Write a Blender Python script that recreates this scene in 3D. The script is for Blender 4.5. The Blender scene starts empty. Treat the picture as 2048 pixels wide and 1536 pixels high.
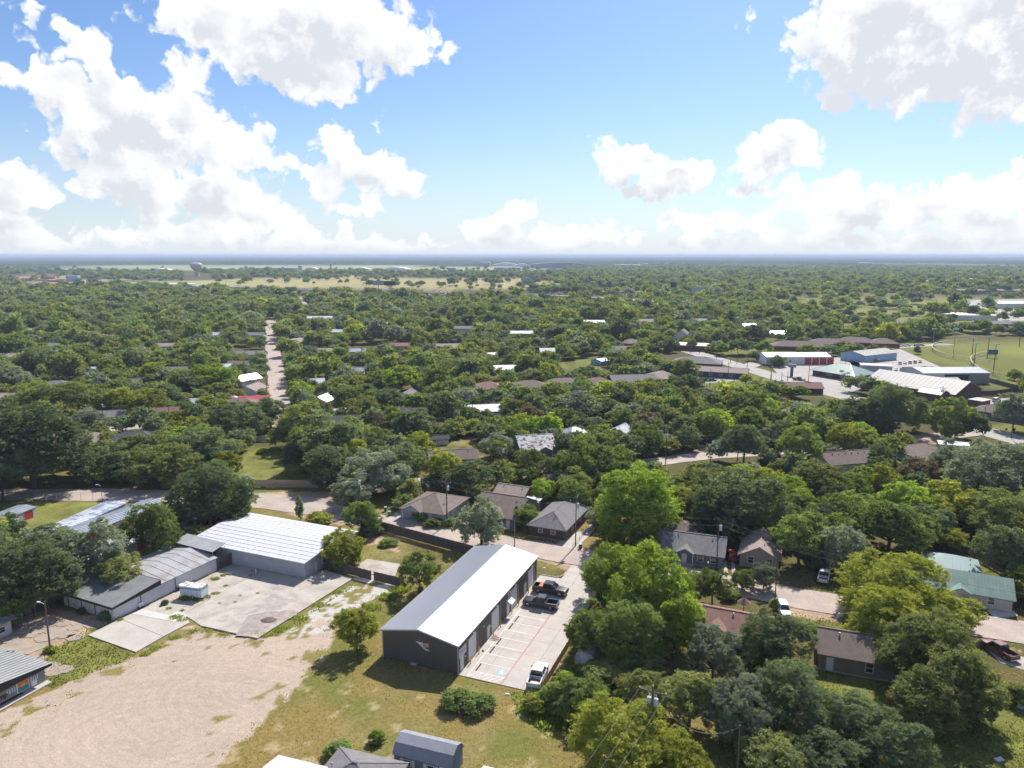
import bpy, math, random
import numpy as np
from mathutils import Vector, Matrix

SC = bpy.context.scene
# ------------------------------------------------------------------ camera
CAMH, FPX = 62.0, 1460.0                 # drone height in metres, focal length in photo pixels (photo is 2048 wide)
TH = math.atan(258 / FPX)
cam_d = bpy.data.cameras.new('camera'); cam = bpy.data.objects.new('camera', cam_d)
SC.collection.objects.link(cam); SC.camera = cam
cam.location = (0, 0, CAMH); cam.rotation_euler = (math.pi / 2 - TH, 0, 0)
cam_d.sensor_width = 36; cam_d.lens = 36 * FPX / 2048
cam_d.clip_start = 0.5; cam_d.clip_end = 60000

def W(px, py, z=0.0):
    """the place on the level z that the photograph shows at this pixel"""
    x = (px - 1024) / FPX; y = (768 - py) / FPX
    d = (x, math.cos(TH) + y * math.sin(TH), -math.sin(TH) + y * math.cos(TH))
    t = (z - CAMH) / d[2]
    return Vector((d[0] * t, d[1] * t, z))
def proj(x, y, z=0.0):
    zc = y * math.cos(TH) - (z - CAMH) * math.sin(TH)
    yc = y * math.sin(TH) + (z - CAMH) * math.cos(TH)
    return 1024 + FPX * x / zc, 768 - FPX * yc / zc, zc

# ------------------------------------------------------------------ sun, sky, exposure
SUN_EL, SUN_AZ = math.radians(45), math.radians(24)      # azimuth measured from +Y towards +X
sund = Vector((math.sin(SUN_AZ) * math.cos(SUN_EL), math.cos(SUN_AZ) * math.cos(SUN_EL), math.sin(SUN_EL)))
sl = bpy.data.lights.new('sun', 'SUN'); sl.energy = 4.2; sl.angle = math.radians(0.55); sl.color = (1, .945, .87)
so = bpy.data.objects.new('sun', sl); SC.collection.objects.link(so)
so.rotation_euler = (-sund).to_track_quat('-Z', 'Y').to_euler(); so.location = (0, 0, 300)
vs = SC.view_settings
vs.view_transform = 'Standard'; vs.look = 'None'; vs.exposure = 0.84; vs.gamma = 1; vs.use_curve_mapping = False
SC.cycles.use_denoising = True
SC.cycles.use_adaptive_sampling = True; SC.cycles.adaptive_threshold = .03
SC.cycles.max_bounces = 5; SC.cycles.diffuse_bounces = 3; SC.cycles.glossy_bounces = 2
SC.cycles.transmission_bounces = 4; SC.cycles.transparent_max_bounces = 8; SC.cycles.volume_bounces = 0
SC.cycles.sample_clamp_indirect = 4

world = bpy.data.worlds.new('World'); SC.world = world; world.use_nodes = True
SKY_STRENGTH, CLOUD_BRIGHT, CLOUD_GROW = 0.066, .88, .93
# clouds as (x, y, half width, half height, weight) where the photograph shows them; turned into directions below
CLOUDS = [
 (620,60,270,95,1.1),(430,30,150,60,.9),(640,160,95,60,1),(560,125,170,60,1),(480,105,110,45,.9),(800,90,100,55,.9),(880,100,55,25,.7),(380,130,60,40,.6),
 (165,80,52,32,.75),(145,95,30,22,.6),
 (120,170,80,48,.9),(60,150,55,25,.7),(210,160,45,62,1),(290,250,190,80,1.15),(370,230,75,60,1),(200,270,110,50,.9),(430,290,90,40,.9),
 (530,268,42,30,.6),(500,300,80,38,.8),(560,330,60,32,.6),
 (670,300,55,50,.85),(740,340,95,48,1),(800,365,65,34,.9),(720,420,85,28,.95),(650,390,40,30,.7),(620,350,45,30,.5),
 (200,350,70,42,.9),(280,360,90,60,1.1),(310,410,60,50,1),(430,380,120,60,1),(500,430,110,55,1),(590,455,60,40,.9),(400,460,150,35,.95),(270,480,140,26,.9),
 (20,370,60,55,1),(60,400,70,28,.8),(30,460,70,50,1),(100,490,90,25,.9),(10,420,40,26,.7),(210,445,60,14,.6),
 (760,250,24,18,.45),(755,175,14,10,.5),(710,205,8,10,.5),
 (680,465,42,26,.85),(770,485,42,24,.85),(850,485,60,22,.85),(960,460,75,32,.9),(1000,445,60,28,.8),(1040,415,42,32,.85),(1060,430,50,22,.8),(1010,480,90,26,.9),(1090,470,60,22,.7),
 (1200,285,42,18,.8),(1230,310,55,30,.9),(1290,330,60,36,1),(1370,350,85,42,1.05),(1330,375,100,24,.9),(1230,345,40,35,.8),
 (1570,285,75,38,1),(1590,265,40,32,.9),(1500,300,42,16,.8),(1540,315,100,14,.8),(1640,300,30,22,.6),
 (1520,340,48,20,.8),(1490,382,32,12,.8),(1570,365,70,22,.75),
 (1680,385,60,38,1),(1760,400,70,36,1),(1620,400,90,26,.8),(1720,430,120,32,.95),(1450,440,70,28,.9),(1510,445,60,22,.85),(1350,440,60,36,.95),(1400,455,60,26,.9),(1290,425,24,10,.6),
 (1880,385,70,34,.95),(1960,410,80,34,.95),(2020,390,60,30,.9),(1900,440,150,34,.95),(2030,450,90,40,.9),(1990,360,40,22,.5),
 (1210,450,45,18,.8),(1170,470,60,22,.85),(1260,480,70,22,.85),(1600,480,160,28,.9),(1800,490,200,26,.95),(1400,490,130,20,.85),(1130,495,80,16,.8),(1900,485,150,26,.9),
 (1780,60,200,110,1.3),(1900,120,240,95,1.3),(2020,60,160,160,1.3),(1660,90,60,60,.95),(1720,150,90,50,1),(2040,170,120,60,1.1),
 (1670,208,38,20,.8),(1650,195,30,14,.6),(1700,190,36,30,.4),(1790,225,26,8,.4),
 (1930,246,52,19,.95),(1985,315,16,7,.4),(2040,325,20,16,.5),
 (1490,30,26,26,.42),(1555,65,16,20,.4),(1580,105,12,10,.4),(1100,288,10,8,.3),
 (60,20,50,25,.4),(55,75,25,22,.3),(260,15,15,22,.4),
 (650,500,400,12,.8),(1500,504,600,10,.8),(150,503,250,10,.8)]
def build_world():
    nt = world.node_tree; N = nt.nodes; Lk = nt.links
    for n in list(N): N.remove(n)
    def azel(px, py):
        x = (px - 1024) / FPX; y = (768 - py) / FPX
        d = Vector((x, math.cos(TH) + y * math.sin(TH), -math.sin(TH) + y * math.cos(TH))).normalized()
        return math.degrees(math.atan2(d.x, d.y)), math.degrees(math.asin(d.z))
    # cloud thickness from the list above, tabled as one curve over azimuth for each band of elevation
    AZ = np.linspace(-39, 39, 79); EL = np.arange(-.6, 21.1, 1.05); Fm = np.full((len(EL), len(AZ)), -1.2)
    for (cx, cy, rx, ry, wt) in CLOUDS:
        if cy > 400: wt *= .93; ry *= .80; rx *= .93
        a, e = azel(cx, cy); sx_ = math.degrees(rx / FPX) * CLOUD_GROW; sy_ = math.degrees(ry / FPX) * CLOUD_GROW
        v = 1.75 * wt * (1 - np.sqrt(((AZ[None, :] - a) / sx_) ** 2 + ((EL[:, None] - e) / sy_) ** 2)); Fm = np.maximum(Fm, v)
    edge = np.clip((39 - np.abs(AZ)) / 3, 0, 1)
    def mN(op, a, b=None, c=None, clamp=False):
        q = N.new('ShaderNodeMath'); q.operation = op; q.use_clamp = clamp
        for i, s in enumerate((a, b, c)):
            if s is None: continue
            if isinstance(s, (int, float)): q.inputs[i].default_value = s
            else: Lk.new(s, q.inputs[i])
        return q.outputs[0]
    def vN(op, a, b=None, scale=None):
        q = N.new('ShaderNodeVectorMath'); q.operation = op
        for i, s in enumerate((a, b)):
            if s is None: continue
            if isinstance(s, (tuple, list)): q.inputs[i].default_value = s
            else: Lk.new(s, q.inputs[i])
        if scale is not None: q.inputs['Scale'].default_value = scale
        return q.outputs[0]
    def noise(v, sc, det, rough=.5):
        q = N.new('ShaderNodeTexNoise'); q.inputs['Scale'].default_value = sc; q.noise_dimensions = '2D'
        q.inputs['Detail'].default_value = det; q.inputs['Roughness'].default_value = rough; Lk.new(v, q.inputs['Vector']); return q
    tc = N.new('ShaderNodeTexCoord'); sx = N.new('ShaderNodeSeparateXYZ'); Lk.new(tc.outputs['Generated'], sx.inputs[0])
    az = mN('MULTIPLY', mN('ARCTAN2', sx.outputs[0], sx.outputs[1]), 57.29578)
    el = mN('MULTIPLY', mN('ARCSINE', mN('MINIMUM', mN('MAXIMUM', sx.outputs[2], -1.0), 1.0)), 57.29578)
    cb = N.new('ShaderNodeCombineXYZ'); Lk.new(az, cb.inputs[0]); Lk.new(el, cb.inputs[1]); P = cb.outputs[0]
    w1 = noise(P, .55, 3, .55); Pw = vN('ADD', P, vN('SCALE', vN('SUBTRACT', w1.outputs['Color'], (.5, .5, .5)), scale=1.9))
    def table(v):
        sp = N.new('ShaderNodeSeparateXYZ'); Lk.new(v, sp.inputs[0]); ax = mN('MULTIPLY_ADD', sp.outputs[0], 1 / 78, .5, clamp=True); F = None
        for k, e in enumerate(EL):
            fc = N.new('ShaderNodeFloatCurve'); cu = fc.mapping.curves[0]; vals = (Fm[k] + 1.2) / 3.2 * edge
            pts = [(i / (len(AZ) - 1), float(vals[i])) for i in range(len(AZ))]
            cu.points[0].location = pts[0]; cu.points[1].location = pts[-1]
            for p in pts[1:-1]: cu.points.new(*p)
            for p in cu.points: p.handle_type = 'AUTO_CLAMPED'
            fc.mapping.update(); Lk.new(ax, fc.inputs['Value'])
            w = mN('SUBTRACT', 1.0, mN('ABSOLUTE', mN('MULTIPLY_ADD', sp.outputs[1], 1 / 1.05, -e / 1.05)), clamp=True)
            F = mN('MULTIPLY', w, fc.outputs[0]) if F is None else mN('MULTIPLY_ADD', w, fc.outputs[0], F)
        return mN('MULTIPLY_ADD', F, 3.2, -1.2)
    # beyond the picture the same kind of broken cumulus goes on all round
    outm = mN('MAXIMUM', mN('MULTIPLY', mN('SUBTRACT', mN('ABSOLUTE', az), 35.5), .15, clamp=True), mN('MULTIPLY', mN('SUBTRACT', el, 18.0), .2, clamp=True))
    gen = mN('MULTIPLY_ADD', noise(vN('MULTIPLY', P, (1, 1.7, 1)), .07, 3).outputs['Fac'], 3.2, -1.62)
    gen = mN('MULTIPLY', mN('ADD', gen, 1.2), outm)
    fb = noise(P, .55, 7, .5); vo = N.new('ShaderNodeTexVoronoi'); vo.feature = 'SMOOTH_F1'; vo.voronoi_dimensions = '2D'; vo.inputs['Scale'].default_value = .75
    vo.inputs['Smoothness'].default_value = .4; vo.inputs['Detail'].default_value = 2.5; vo.inputs['Roughness'].default_value = .5; Lk.new(Pw, vo.inputs['Vector'])
    det = mN('ADD', mN('MULTIPLY_ADD', fb.outputs['Fac'], .9, -.45), mN('MULTIPLY_ADD', vo.outputs['Distance'], -.62, .22))
    F0 = mN('ADD', mN('ADD', table(Pw), gen), det)
    F1 = mN('ADD', mN('ADD', table(vN('ADD', P, (.7, 1.5, 0))), gen), mN('MULTIPLY', det, -.25))
    def sstep(v, a, b):
        q = N.new('ShaderNodeMapRange'); q.interpolation_type = 'SMOOTHSTEP'
        q.inputs['From Min'].default_value = a; q.inputs['From Max'].default_value = b; Lk.new(v, q.inputs['Value']); return q.outputs[0]
    dens = sstep(F0, -.10, .28)
    inner = sstep(F0, .3, 1.8); above = sstep(F1, .0, 1.5)
    # light comes from above and to the right: where more cloud lies that way it is greyer
    sh = mN('ADD', mN('MULTIPLY', above, .55), mN('MULTIPLY', inner, .25), clamp=True)
    lo = noise(P, .42, 6, .62)
    Fb = table(vN('ADD', P, (-.3, -.9, 0))); base = mN('MULTIPLY', mN('SUBTRACT', F1, Fb), .55, clamp=True)
    sh = mN('ADD', sh, base)
    bil = mN('MULTIPLY_ADD', vo.outputs['Distance'], 1.3, -.22, clamp=True)
    sh = mN('MULTIPLY', mN('ADD', sh, mN('MULTIPLY', bil, mN('MULTIPLY', inner, .9))), mN('MULTIPLY_ADD', lo.outputs['Fac'], 3.6, -1.05, clamp=True), clamp=True)
    ramp = N.new('ShaderNodeMix'); ramp.data_type = 'RGBA'; Lk.new(sh, ramp.inputs[0])
    ramp.inputs[6].default_value = (.70, .70, .70, 1); ramp.inputs[7].default_value = (.49, .505, .54, 1)
    sky = N.new('ShaderNodeTexSky'); sky.sky_type = 'NISHITA'; sky.sun_disc = False
    sky.sun_elevation = SUN_EL; sky.sun_rotation = SUN_AZ; sky.air_density = 1.0; sky.dust_density = .6; sky.ozone_density = 2.5; sky.altitude = 100
    # keep the sky direction above the horizon
    skm = N.new('ShaderNodeMix'); skm.data_type = 'RGBA'; skm.blend_type = 'MULTIPLY'; skm.inputs[0].default_value = 1
    Lk.new(sky.outputs[0], skm.inputs[6]); skm.inputs[7].default_value = (.80, .945, 1.15, 1)
    sc = N.new('ShaderNodeVectorMath'); sc.operation = 'SCALE'; sc.inputs['Scale'].default_value = 1 / SKY_STRENGTH * CLOUD_BRIGHT
    Lk.new(ramp.outputs[2], sc.inputs[0])
    mx = N.new('ShaderNodeMix'); mx.data_type = 'RGBA'
    up = mN('MULTIPLY', el, 2.0, clamp=True)
    Lk.new(mN('MULTIPLY', dens, mN('MULTIPLY', up, .97)), mx.inputs[0]); Lk.new(skm.outputs[2], mx.inputs[6]); Lk.new(sc.outputs[0], mx.inputs[7])
    # low veil of haze at the horizon
    hz = N.new('ShaderNodeMix'); hz.data_type = 'RGBA'
    Lk.new(mN('MULTIPLY', mN('POWER', mN('SUBTRACT', 1.0, mN('MULTIPLY', mN('MAXIMUM', el, 0.0), 1 / 17, clamp=True)), 2.6), .82), hz.inputs[0])
    hv = tuple(c / SKY_STRENGTH for c in (.46, .50, .54)); hz.inputs[7].default_value = (*hv, 1)
    Lk.new(skm.outputs[2], hz.inputs[6]); Lk.new(hz.outputs[2], mx.inputs[6])
    vl = N.new('ShaderNodeMix'); vl.data_type = 'RGBA'; Lk.new(mN('MULTIPLY', mN('POWER', mN('SUBTRACT', 1.0, mN('MULTIPLY', mN('MAXIMUM', el, 0.0), .34, clamp=True)), 2.0), .62), vl.inputs[0])
    Lk.new(mx.outputs[2], vl.inputs[6]); vl.inputs[7].default_value = (*[c / SKY_STRENGTH for c in (.47, .50, .525)], 1)
    bg = N.new('ShaderNodeBackground'); bg.inputs['Strength'].default_value = SKY_STRENGTH
    out = N.new('ShaderNodeOutputWorld'); Lk.new(vl.outputs[2], bg.inputs[0]); Lk.new(bg.outputs[0], out.inputs[0])
build_world()
world.cycles.sampling_method = 'NONE'

# ------------------------------------------------------------------ materials
def srgb(r, g, b):
    f = lambda c: ((c / 255 + .055) / 1.055) ** 2.4 if c > 10 else c / 255 / 12.92
    return (f(r), f(g), f(b))
MATS = {}
def mat(name, col, rough=.8, col2=None, nscale=.5, ndet=6, mix=(.35, .65), bump=0, bscale=20, metal=0, spec=.3, fine=0, fscale=8, coord='Object'):
    if name in MATS: return MATS[name]
    m = bpy.data.materials.new(name); m.use_nodes = True; nt = m.node_tree; N = nt.nodes; l = nt.links
    p = N['Principled BSDF']; p.inputs['Roughness'].default_value = rough; p.inputs['Metallic'].default_value = metal
    p.inputs['Specular IOR Level'].default_value = spec
    c = (*col, 1); p.inputs['Base Color'].default_value = c
    tc = N.new('ShaderNodeTexCoord').outputs[coord]
    src = None
    if col2 is not None:
        n1 = N.new('ShaderNodeTexNoise'); n1.inputs['Scale'].default_value = nscale; n1.inputs['Detail'].default_value = ndet; n1.inputs['Roughness'].default_value = .6
        l.new(tc, n1.inputs['Vector'])
        r = N.new('ShaderNodeMapRange'); r.inputs['From Min'].default_value = mix[0]; r.inputs['From Max'].default_value = mix[1]; l.new(n1.outputs['Fac'], r.inputs['Value'])
        mx = N.new('ShaderNodeMix'); mx.data_type = 'RGBA'; mx.inputs[6].default_value = c; mx.inputs[7].default_value = (*col2, 1); l.new(r.outputs[0], mx.inputs[0])
        src = mx.outputs[2]
    if fine:
        n2 = N.new('ShaderNodeTexNoise'); n2.inputs['Scale'].default_value = fscale; n2.inputs['Detail'].default_value = 4; l.new(tc, n2.inputs['Vector'])
        r2 = N.new('ShaderNodeMapRange'); r2.inputs['From Min'].default_value = .3; r2.inputs['From Max'].default_value = .7
        r2.inputs['To Min'].default_value = 1 - fine; r2.inputs['To Max'].default_value = 1 + fine; l.new(n2.outputs['Fac'], r2.inputs['Value'])
        sc = N.new('ShaderNodeVectorMath'); sc.operation = 'SCALE'; l.new(r2.outputs[0], sc.inputs['Scale'])
        if src is not None: l.new(src, sc.inputs[0])
        else: sc.inputs[0].default_value = col
        src = sc.outputs[0]
    if src is not None: l.new(src, p.inputs['Base Color'])
    if bump:
        nb = N.new('ShaderNodeTexNoise'); nb.inputs['Scale'].default_value = bscale; nb.inputs['Detail'].default_value = 3; l.new(tc, nb.inputs['Vector'])
        b = N.new('ShaderNodeBump'); b.inputs['Strength'].default_value = bump; b.inputs['Distance'].default_value = .05; l.new(nb.outputs['Fac'], b.inputs['Height']); l.new(b.outputs[0], p.inputs['Normal'])
    MATS[name] = m; return m

def leaf_mat(name, dark, light, trans=.42, random_hue=None):
    if name in MATS: return MATS[name]
    m = bpy.data.materials.new(name); m.use_nodes = True; nt = m.node_tree; N = nt.nodes; l = nt.links
    for n in list(N): N.remove(n)
    at = N.new('ShaderNodeAttribute'); at.attribute_name = 'lv'
    oi = N.new('ShaderNodeObjectInfo')
    mx = N.new('ShaderNodeMix'); mx.data_type = 'RGBA'; l.new(at.outputs['Fac'], mx.inputs[0])
    if random_hue:
        rA = N.new('ShaderNodeValToRGB'); rB = N.new('ShaderNodeValToRGB')
        for r, k in ((rA, 0), (rB, 1)):
            r.color_ramp.interpolation = 'CONSTANT'; e = r.color_ramp.elements
            while len(e) < len(random_hue): e.new(.5)
            for i, cc in enumerate(random_hue): e[i].position = i / len(random_hue); e[i].color = (*cc[k], 1)
            l.new(oi.outputs['Random'], r.inputs[0])
        l.new(rA.outputs[0], mx.inputs[6]); l.new(rB.outputs[0], mx.inputs[7])
    else:
        mx.inputs[6].default_value = (*dark, 1); mx.inputs[7].default_value = (*light, 1)
    # every tree a little lighter or darker than the next
    v = N.new('ShaderNodeMath'); v.operation = 'MULTIPLY_ADD'; v.inputs[1].default_value = 7.13; v.inputs[2].default_value = 0; l.new(oi.outputs['Random'], v.inputs[0])
    fr = N.new('ShaderNodeMath'); fr.operation = 'FRACT'; l.new(v.outputs[0], fr.inputs[0])
    mr = N.new('ShaderNodeMapRange'); mr.inputs['To Min'].default_value = .78; mr.inputs['To Max'].default_value = 1.25; l.new(fr.outputs[0], mr.inputs['Value'])
    sc = N.new('ShaderNodeVectorMath'); sc.operation = 'SCALE'; l.new(mx.outputs[2], sc.inputs[0]); l.new(mr.outputs[0], sc.inputs['Scale'])
    d = N.new('ShaderNodeBsdfDiffuse'); t = N.new('ShaderNodeBsdfTranslucent')
    l.new(sc.outputs[0], d.inputs[0])
    ty = N.new('ShaderNodeVectorMath'); ty.operation = 'MULTIPLY'; ty.inputs[1].default_value = (1.3, 1.3, .6); l.new(sc.outputs[0], ty.inputs[0]); l.new(ty.outputs[0], t.inputs[0])
    gl = N.new('ShaderNodeBsdfGlossy'); gl.inputs['Roughness'].default_value = .45; gl.inputs[0].default_value = (.8, .85, .8, 1)
    ms = N.new('ShaderNodeMixShader'); ms.inputs[0].default_value = trans; l.new(d.outputs[0], ms.inputs[1]); l.new(t.outputs[0], ms.inputs[2])
    m2 = N.new('ShaderNodeMixShader'); m2.inputs[0].default_value = .0; l.new(ms.outputs[0], m2.inputs[1]); l.new(gl.outputs[0], m2.inputs[2])
    o = N.new('ShaderNodeOutputMaterial'); l.new(m2.outputs[0], o.inputs[0])
    MATS[name] = m; return m
HUES = dict(
 green=((.105,.140,.040),(.250,.290,.072)), dark=((.078,.098,.046),(.180,.208,.086)), olive=((.135,.145,.048),(.280,.285,.085)),
 yellow=((.180,.195,.036),(.38,.375,.062)), bright=((.165,.225,.036),(.37,.44,.070)), grey=((.130,.146,.088),(.250,.262,.165)),
 brown=((.15,.115,.06),(.25,.19,.11)))
for _k, _f in (('green', 1.08), ('dark', 1.2), ('olive', 1.02), ('yellow', .95), ('grey', 1.2), ('brown', 1.0), ('bright', .95)): HUES[_k] = tuple((c[0] * _f * 1.10, c[1] * _f * 1.17, c[2] * _f * 1.55) for c in HUES[_k])
LEAF = {k: leaf_mat('leaves_' + k, *v, trans=(.52 if k in ('bright', 'yellow') else .45)) for k, v in HUES.items()}
order = ['green', 'dark', 'olive', 'green', 'grey', 'dark', 'olive', 'yellow', 'green', 'dark', 'olive', 'green', 'dark']
LEAF['mixed'] = leaf_mat('leaves_mixed', None, None, .42, [HUES[k] for k in order])
BARK = mat('bark', (.09, .075, .06), .9, (.16, .14, .12), 3)
BARKP = mat('pale_bark', (.22, .20, .18), .9, (.14, .12, .11), 3)

# ------------------------------------------------------------------ mesh helpers
class MB:
    def __init__(s): s.v = []; s.f = []; s.m = []; s.mi = 0
    def q(s, *idx): s.f.append(tuple(idx)); s.m.append(s.mi)
    def poly(s, pts):
        b = len(s.v); s.v += [tuple(p) for p in pts]; s.q(*range(b, b + len(pts))); return s
    def prism(s, pts, z0, z1):
        """pts counter-clockwise (x, y); z0/z1 numbers or lists per point"""
        n = len(pts); b = len(s.v)
        a0 = z0 if isinstance(z0, (list, tuple)) else [z0] * n; a1 = z1 if isinstance(z1, (list, tuple)) else [z1] * n
        s.v += [(p[0], p[1], a0[i]) for i, p in enumerate(pts)] + [(p[0], p[1], a1[i]) for i, p in enumerate(pts)]
        s.q(*range(b + n - 1, b - 1, -1)); s.q(*range(b + n, b + 2 * n))
        for i in range(n): j = (i + 1) % n; s.q(b + i, b + j, b + n + j, b + n + i)
        return s
    def box(s, x0, x1, y0, y1, z0, z1): return s.prism([(x0, y0), (x1, y0), (x1, y1), (x0, y1)], z0, z1)
    def hexa(s, P):
        """8 corners: bottom 4 ccw, top 4 ccw"""
        b = len(s.v); s.v += [tuple(p) for p in P]
        s.q(b+3, b+2, b+1, b); s.q(b+4, b+5, b+6, b+7)
        for i in range(4): j = (i + 1) % 4; s.q(b+i, b+j, b+4+j, b+4+i)
        return s
    def tube(s, p0, p1, r0, r1=None, n=8, cap=True):
        r1 = r0 if r1 is None else r1; p0 = Vector(p0); p1 = Vector(p1); d = (p1 - p0)
        if d.length < 1e-6: return s
        d.normalize(); u = d.orthogonal().normalized(); w = d.cross(u); b = len(s.v)
        for p, r in ((p0, r0), (p1, r1)):
            for k in range(n): a = 2 * math.pi * k / n; s.v.append(tuple(p + u * math.cos(a) * r + w * math.sin(a) * r))
        for k in range(n): j = (k + 1) % n; s.q(b + k, b + j, b + n + j, b + n + k)
        if cap: s.q(*range(b + n - 1, b - 1, -1)); s.q(*range(b + n, b + 2 * n))
        return s
    def bar(s, p0, p1, w, h):
        p0 = Vector(p0); p1 = Vector(p1); d = (p1 - p0).normalized()
        up = Vector((0, 0, 1)) if abs(d.z) < .95 else Vector((1, 0, 0)); r = d.cross(up).normalized() * w / 2; u = r.cross(d).normalized() * h / 2
        return s.hexa([p0 - r - u, p0 + r - u, p1 + r - u, p1 - r - u, p0 - r + u, p0 + r + u, p1 + r + u, p1 - r + u])
    def mesh(s, name, mats):
        me = bpy.data.meshes.new(name); me.from_pydata(s.v, [], s.f)
        for m in (mats if isinstance(mats, (list, tuple)) else [mats]): me.materials.append(m)
        if any(s.m): me.polygons.foreach_set('material_index', s.m)
        me.update(); return me
    def build(s, name, mats, parent=None, **kw): return put(name, s.mesh(name, mats), parent, **kw)
def put(name, me, parent=None, loc=None, rz=0, smooth=False, **props):
    o = bpy.data.objects.new(name, me); SC.collection.objects.link(o)
    if parent is not None: o.parent = parent
    if loc is not None: o.location = loc
    if rz: o.rotation_euler = (0, 0, rz)
    if smooth: me.polygons.foreach_set('use_smooth', [True] * len(me.polygons))
    for k, v in props.items():
        if v is not None: o[k] = v
    return o
def npmesh(name, V, F, mats, attrs=None, matidx=None):
    me = bpy.data.meshes.new(name); V = np.asarray(V, np.float32); F = np.asarray(F, np.int32); k = F.shape[1]
    me.vertices.add(len(V)); me.vertices.foreach_set('co', V.ravel())
    me.loops.add(F.size); me.loops.foreach_set('vertex_index', F.ravel())
    me.polygons.add(len(F)); me.polygons.foreach_set('loop_start', np.arange(0, F.size, k, dtype=np.int32))
    for m in (mats if isinstance(mats, (list, tuple)) else [mats]): me.materials.append(m)
    if matidx is not None: me.polygons.foreach_set('material_index', np.asarray(matidx, np.int32))
    me.update(calc_edges=True)
    for nm, (tp, dat) in (attrs or {}).items():
        a = me.attributes.new(nm, tp, 'POINT'); a.data.foreach_set('color' if 'COLOR' in tp else 'value', np.asarray(dat, np.float32).ravel())
    return me
LANDMARKS = []       # (name, x, y)
def thing(name, label, cat, loc=(0, 0, 0), rz=0, group=None, mark=None):
    o = bpy.data.objects.new(name, None); SC.collection.objects.link(o); o.empty_display_size = .5
    o.location = loc; o.rotation_euler = (0, 0, rz); o['label'] = label; o['category'] = cat
    if group: o['group'] = group
    if mark: LANDMARKS.append((mark, loc[0], loc[1]))
    return o
def dup(root, loc, rz, label, group=None):
    r = root.copy(); SC.collection.objects.link(r); r.location = loc; r.rotation_euler = (0, 0, rz); r['label'] = label
    if group: r['group'] = group
    for ch in list(root.children):
        c = ch.copy(); SC.collection.objects.link(c); c.parent = r
        for g in list(ch.children): d = g.copy(); SC.collection.objects.link(d); d.parent = c
    return r
GRID = math.radians(-21.6)           # the foreground lots
OX, OY = -8.1, 100.3                 # near right corner of the dark metal building
UX = Vector((math.cos(GRID), math.sin(GRID), 0)); UY = Vector((-math.sin(GRID), math.cos(GRID), 0))
def LOT(x, y, z=0): return Vector((OX, OY, z)) + UX * x + UY * y
HAZE = 1.0e-4
# ------------------------------------------------------------------ ground
def _hash(ix, iy, s):
    h = (ix.astype(np.int64) * 374761393 + iy.astype(np.int64) * 668265263 + s * 1442695041) & 0x7fffffff
    h = ((h ^ (h >> 13)) * 1274126177) & 0x7fffffff
    return ((h ^ (h >> 16)) & 0xffff) / 65535.0
def vnoise(x, y, s=0):
    ix = np.floor(x); iy = np.floor(y); fx = x - ix; fy = y - iy; ix = ix.astype(np.int64); iy = iy.astype(np.int64)
    fx = fx * fx * (3 - 2 * fx); fy = fy * fy * (3 - 2 * fy)
    a = _hash(ix, iy, s); b = _hash(ix + 1, iy, s); c = _hash(ix, iy + 1, s); d = _hash(ix + 1, iy + 1, s)
    return (a + (b - a) * fx) * (1 - fy) + (c + (d - c) * fx) * fy
def fbm(x, y, sc, octv=4, s=0):
    t = 0; a = .5; w = 0
    for k in range(octv): t = t + a * vnoise(x / sc * 2 ** k, y / sc * 2 ** k, s + k * 17); w += a; a *= .5
    return t / w
def inside(poly, x, y):
    r = np.zeros(np.shape(x), bool); n = len(poly)
    for i in range(n):
        x1, y1 = poly[i][0], poly[i][1]; x2, y2 = poly[(i + 1) % n][0], poly[(i + 1) % n][1]
        if y1 == y2: continue
        c = ((y1 > y) != (y2 > y)) & (x < (x2 - x1) * (y - y1) / (y2 - y1) + x1); r ^= c
    return r
def WP(pts): return [W(*p)[:2] for p in pts]

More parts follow.
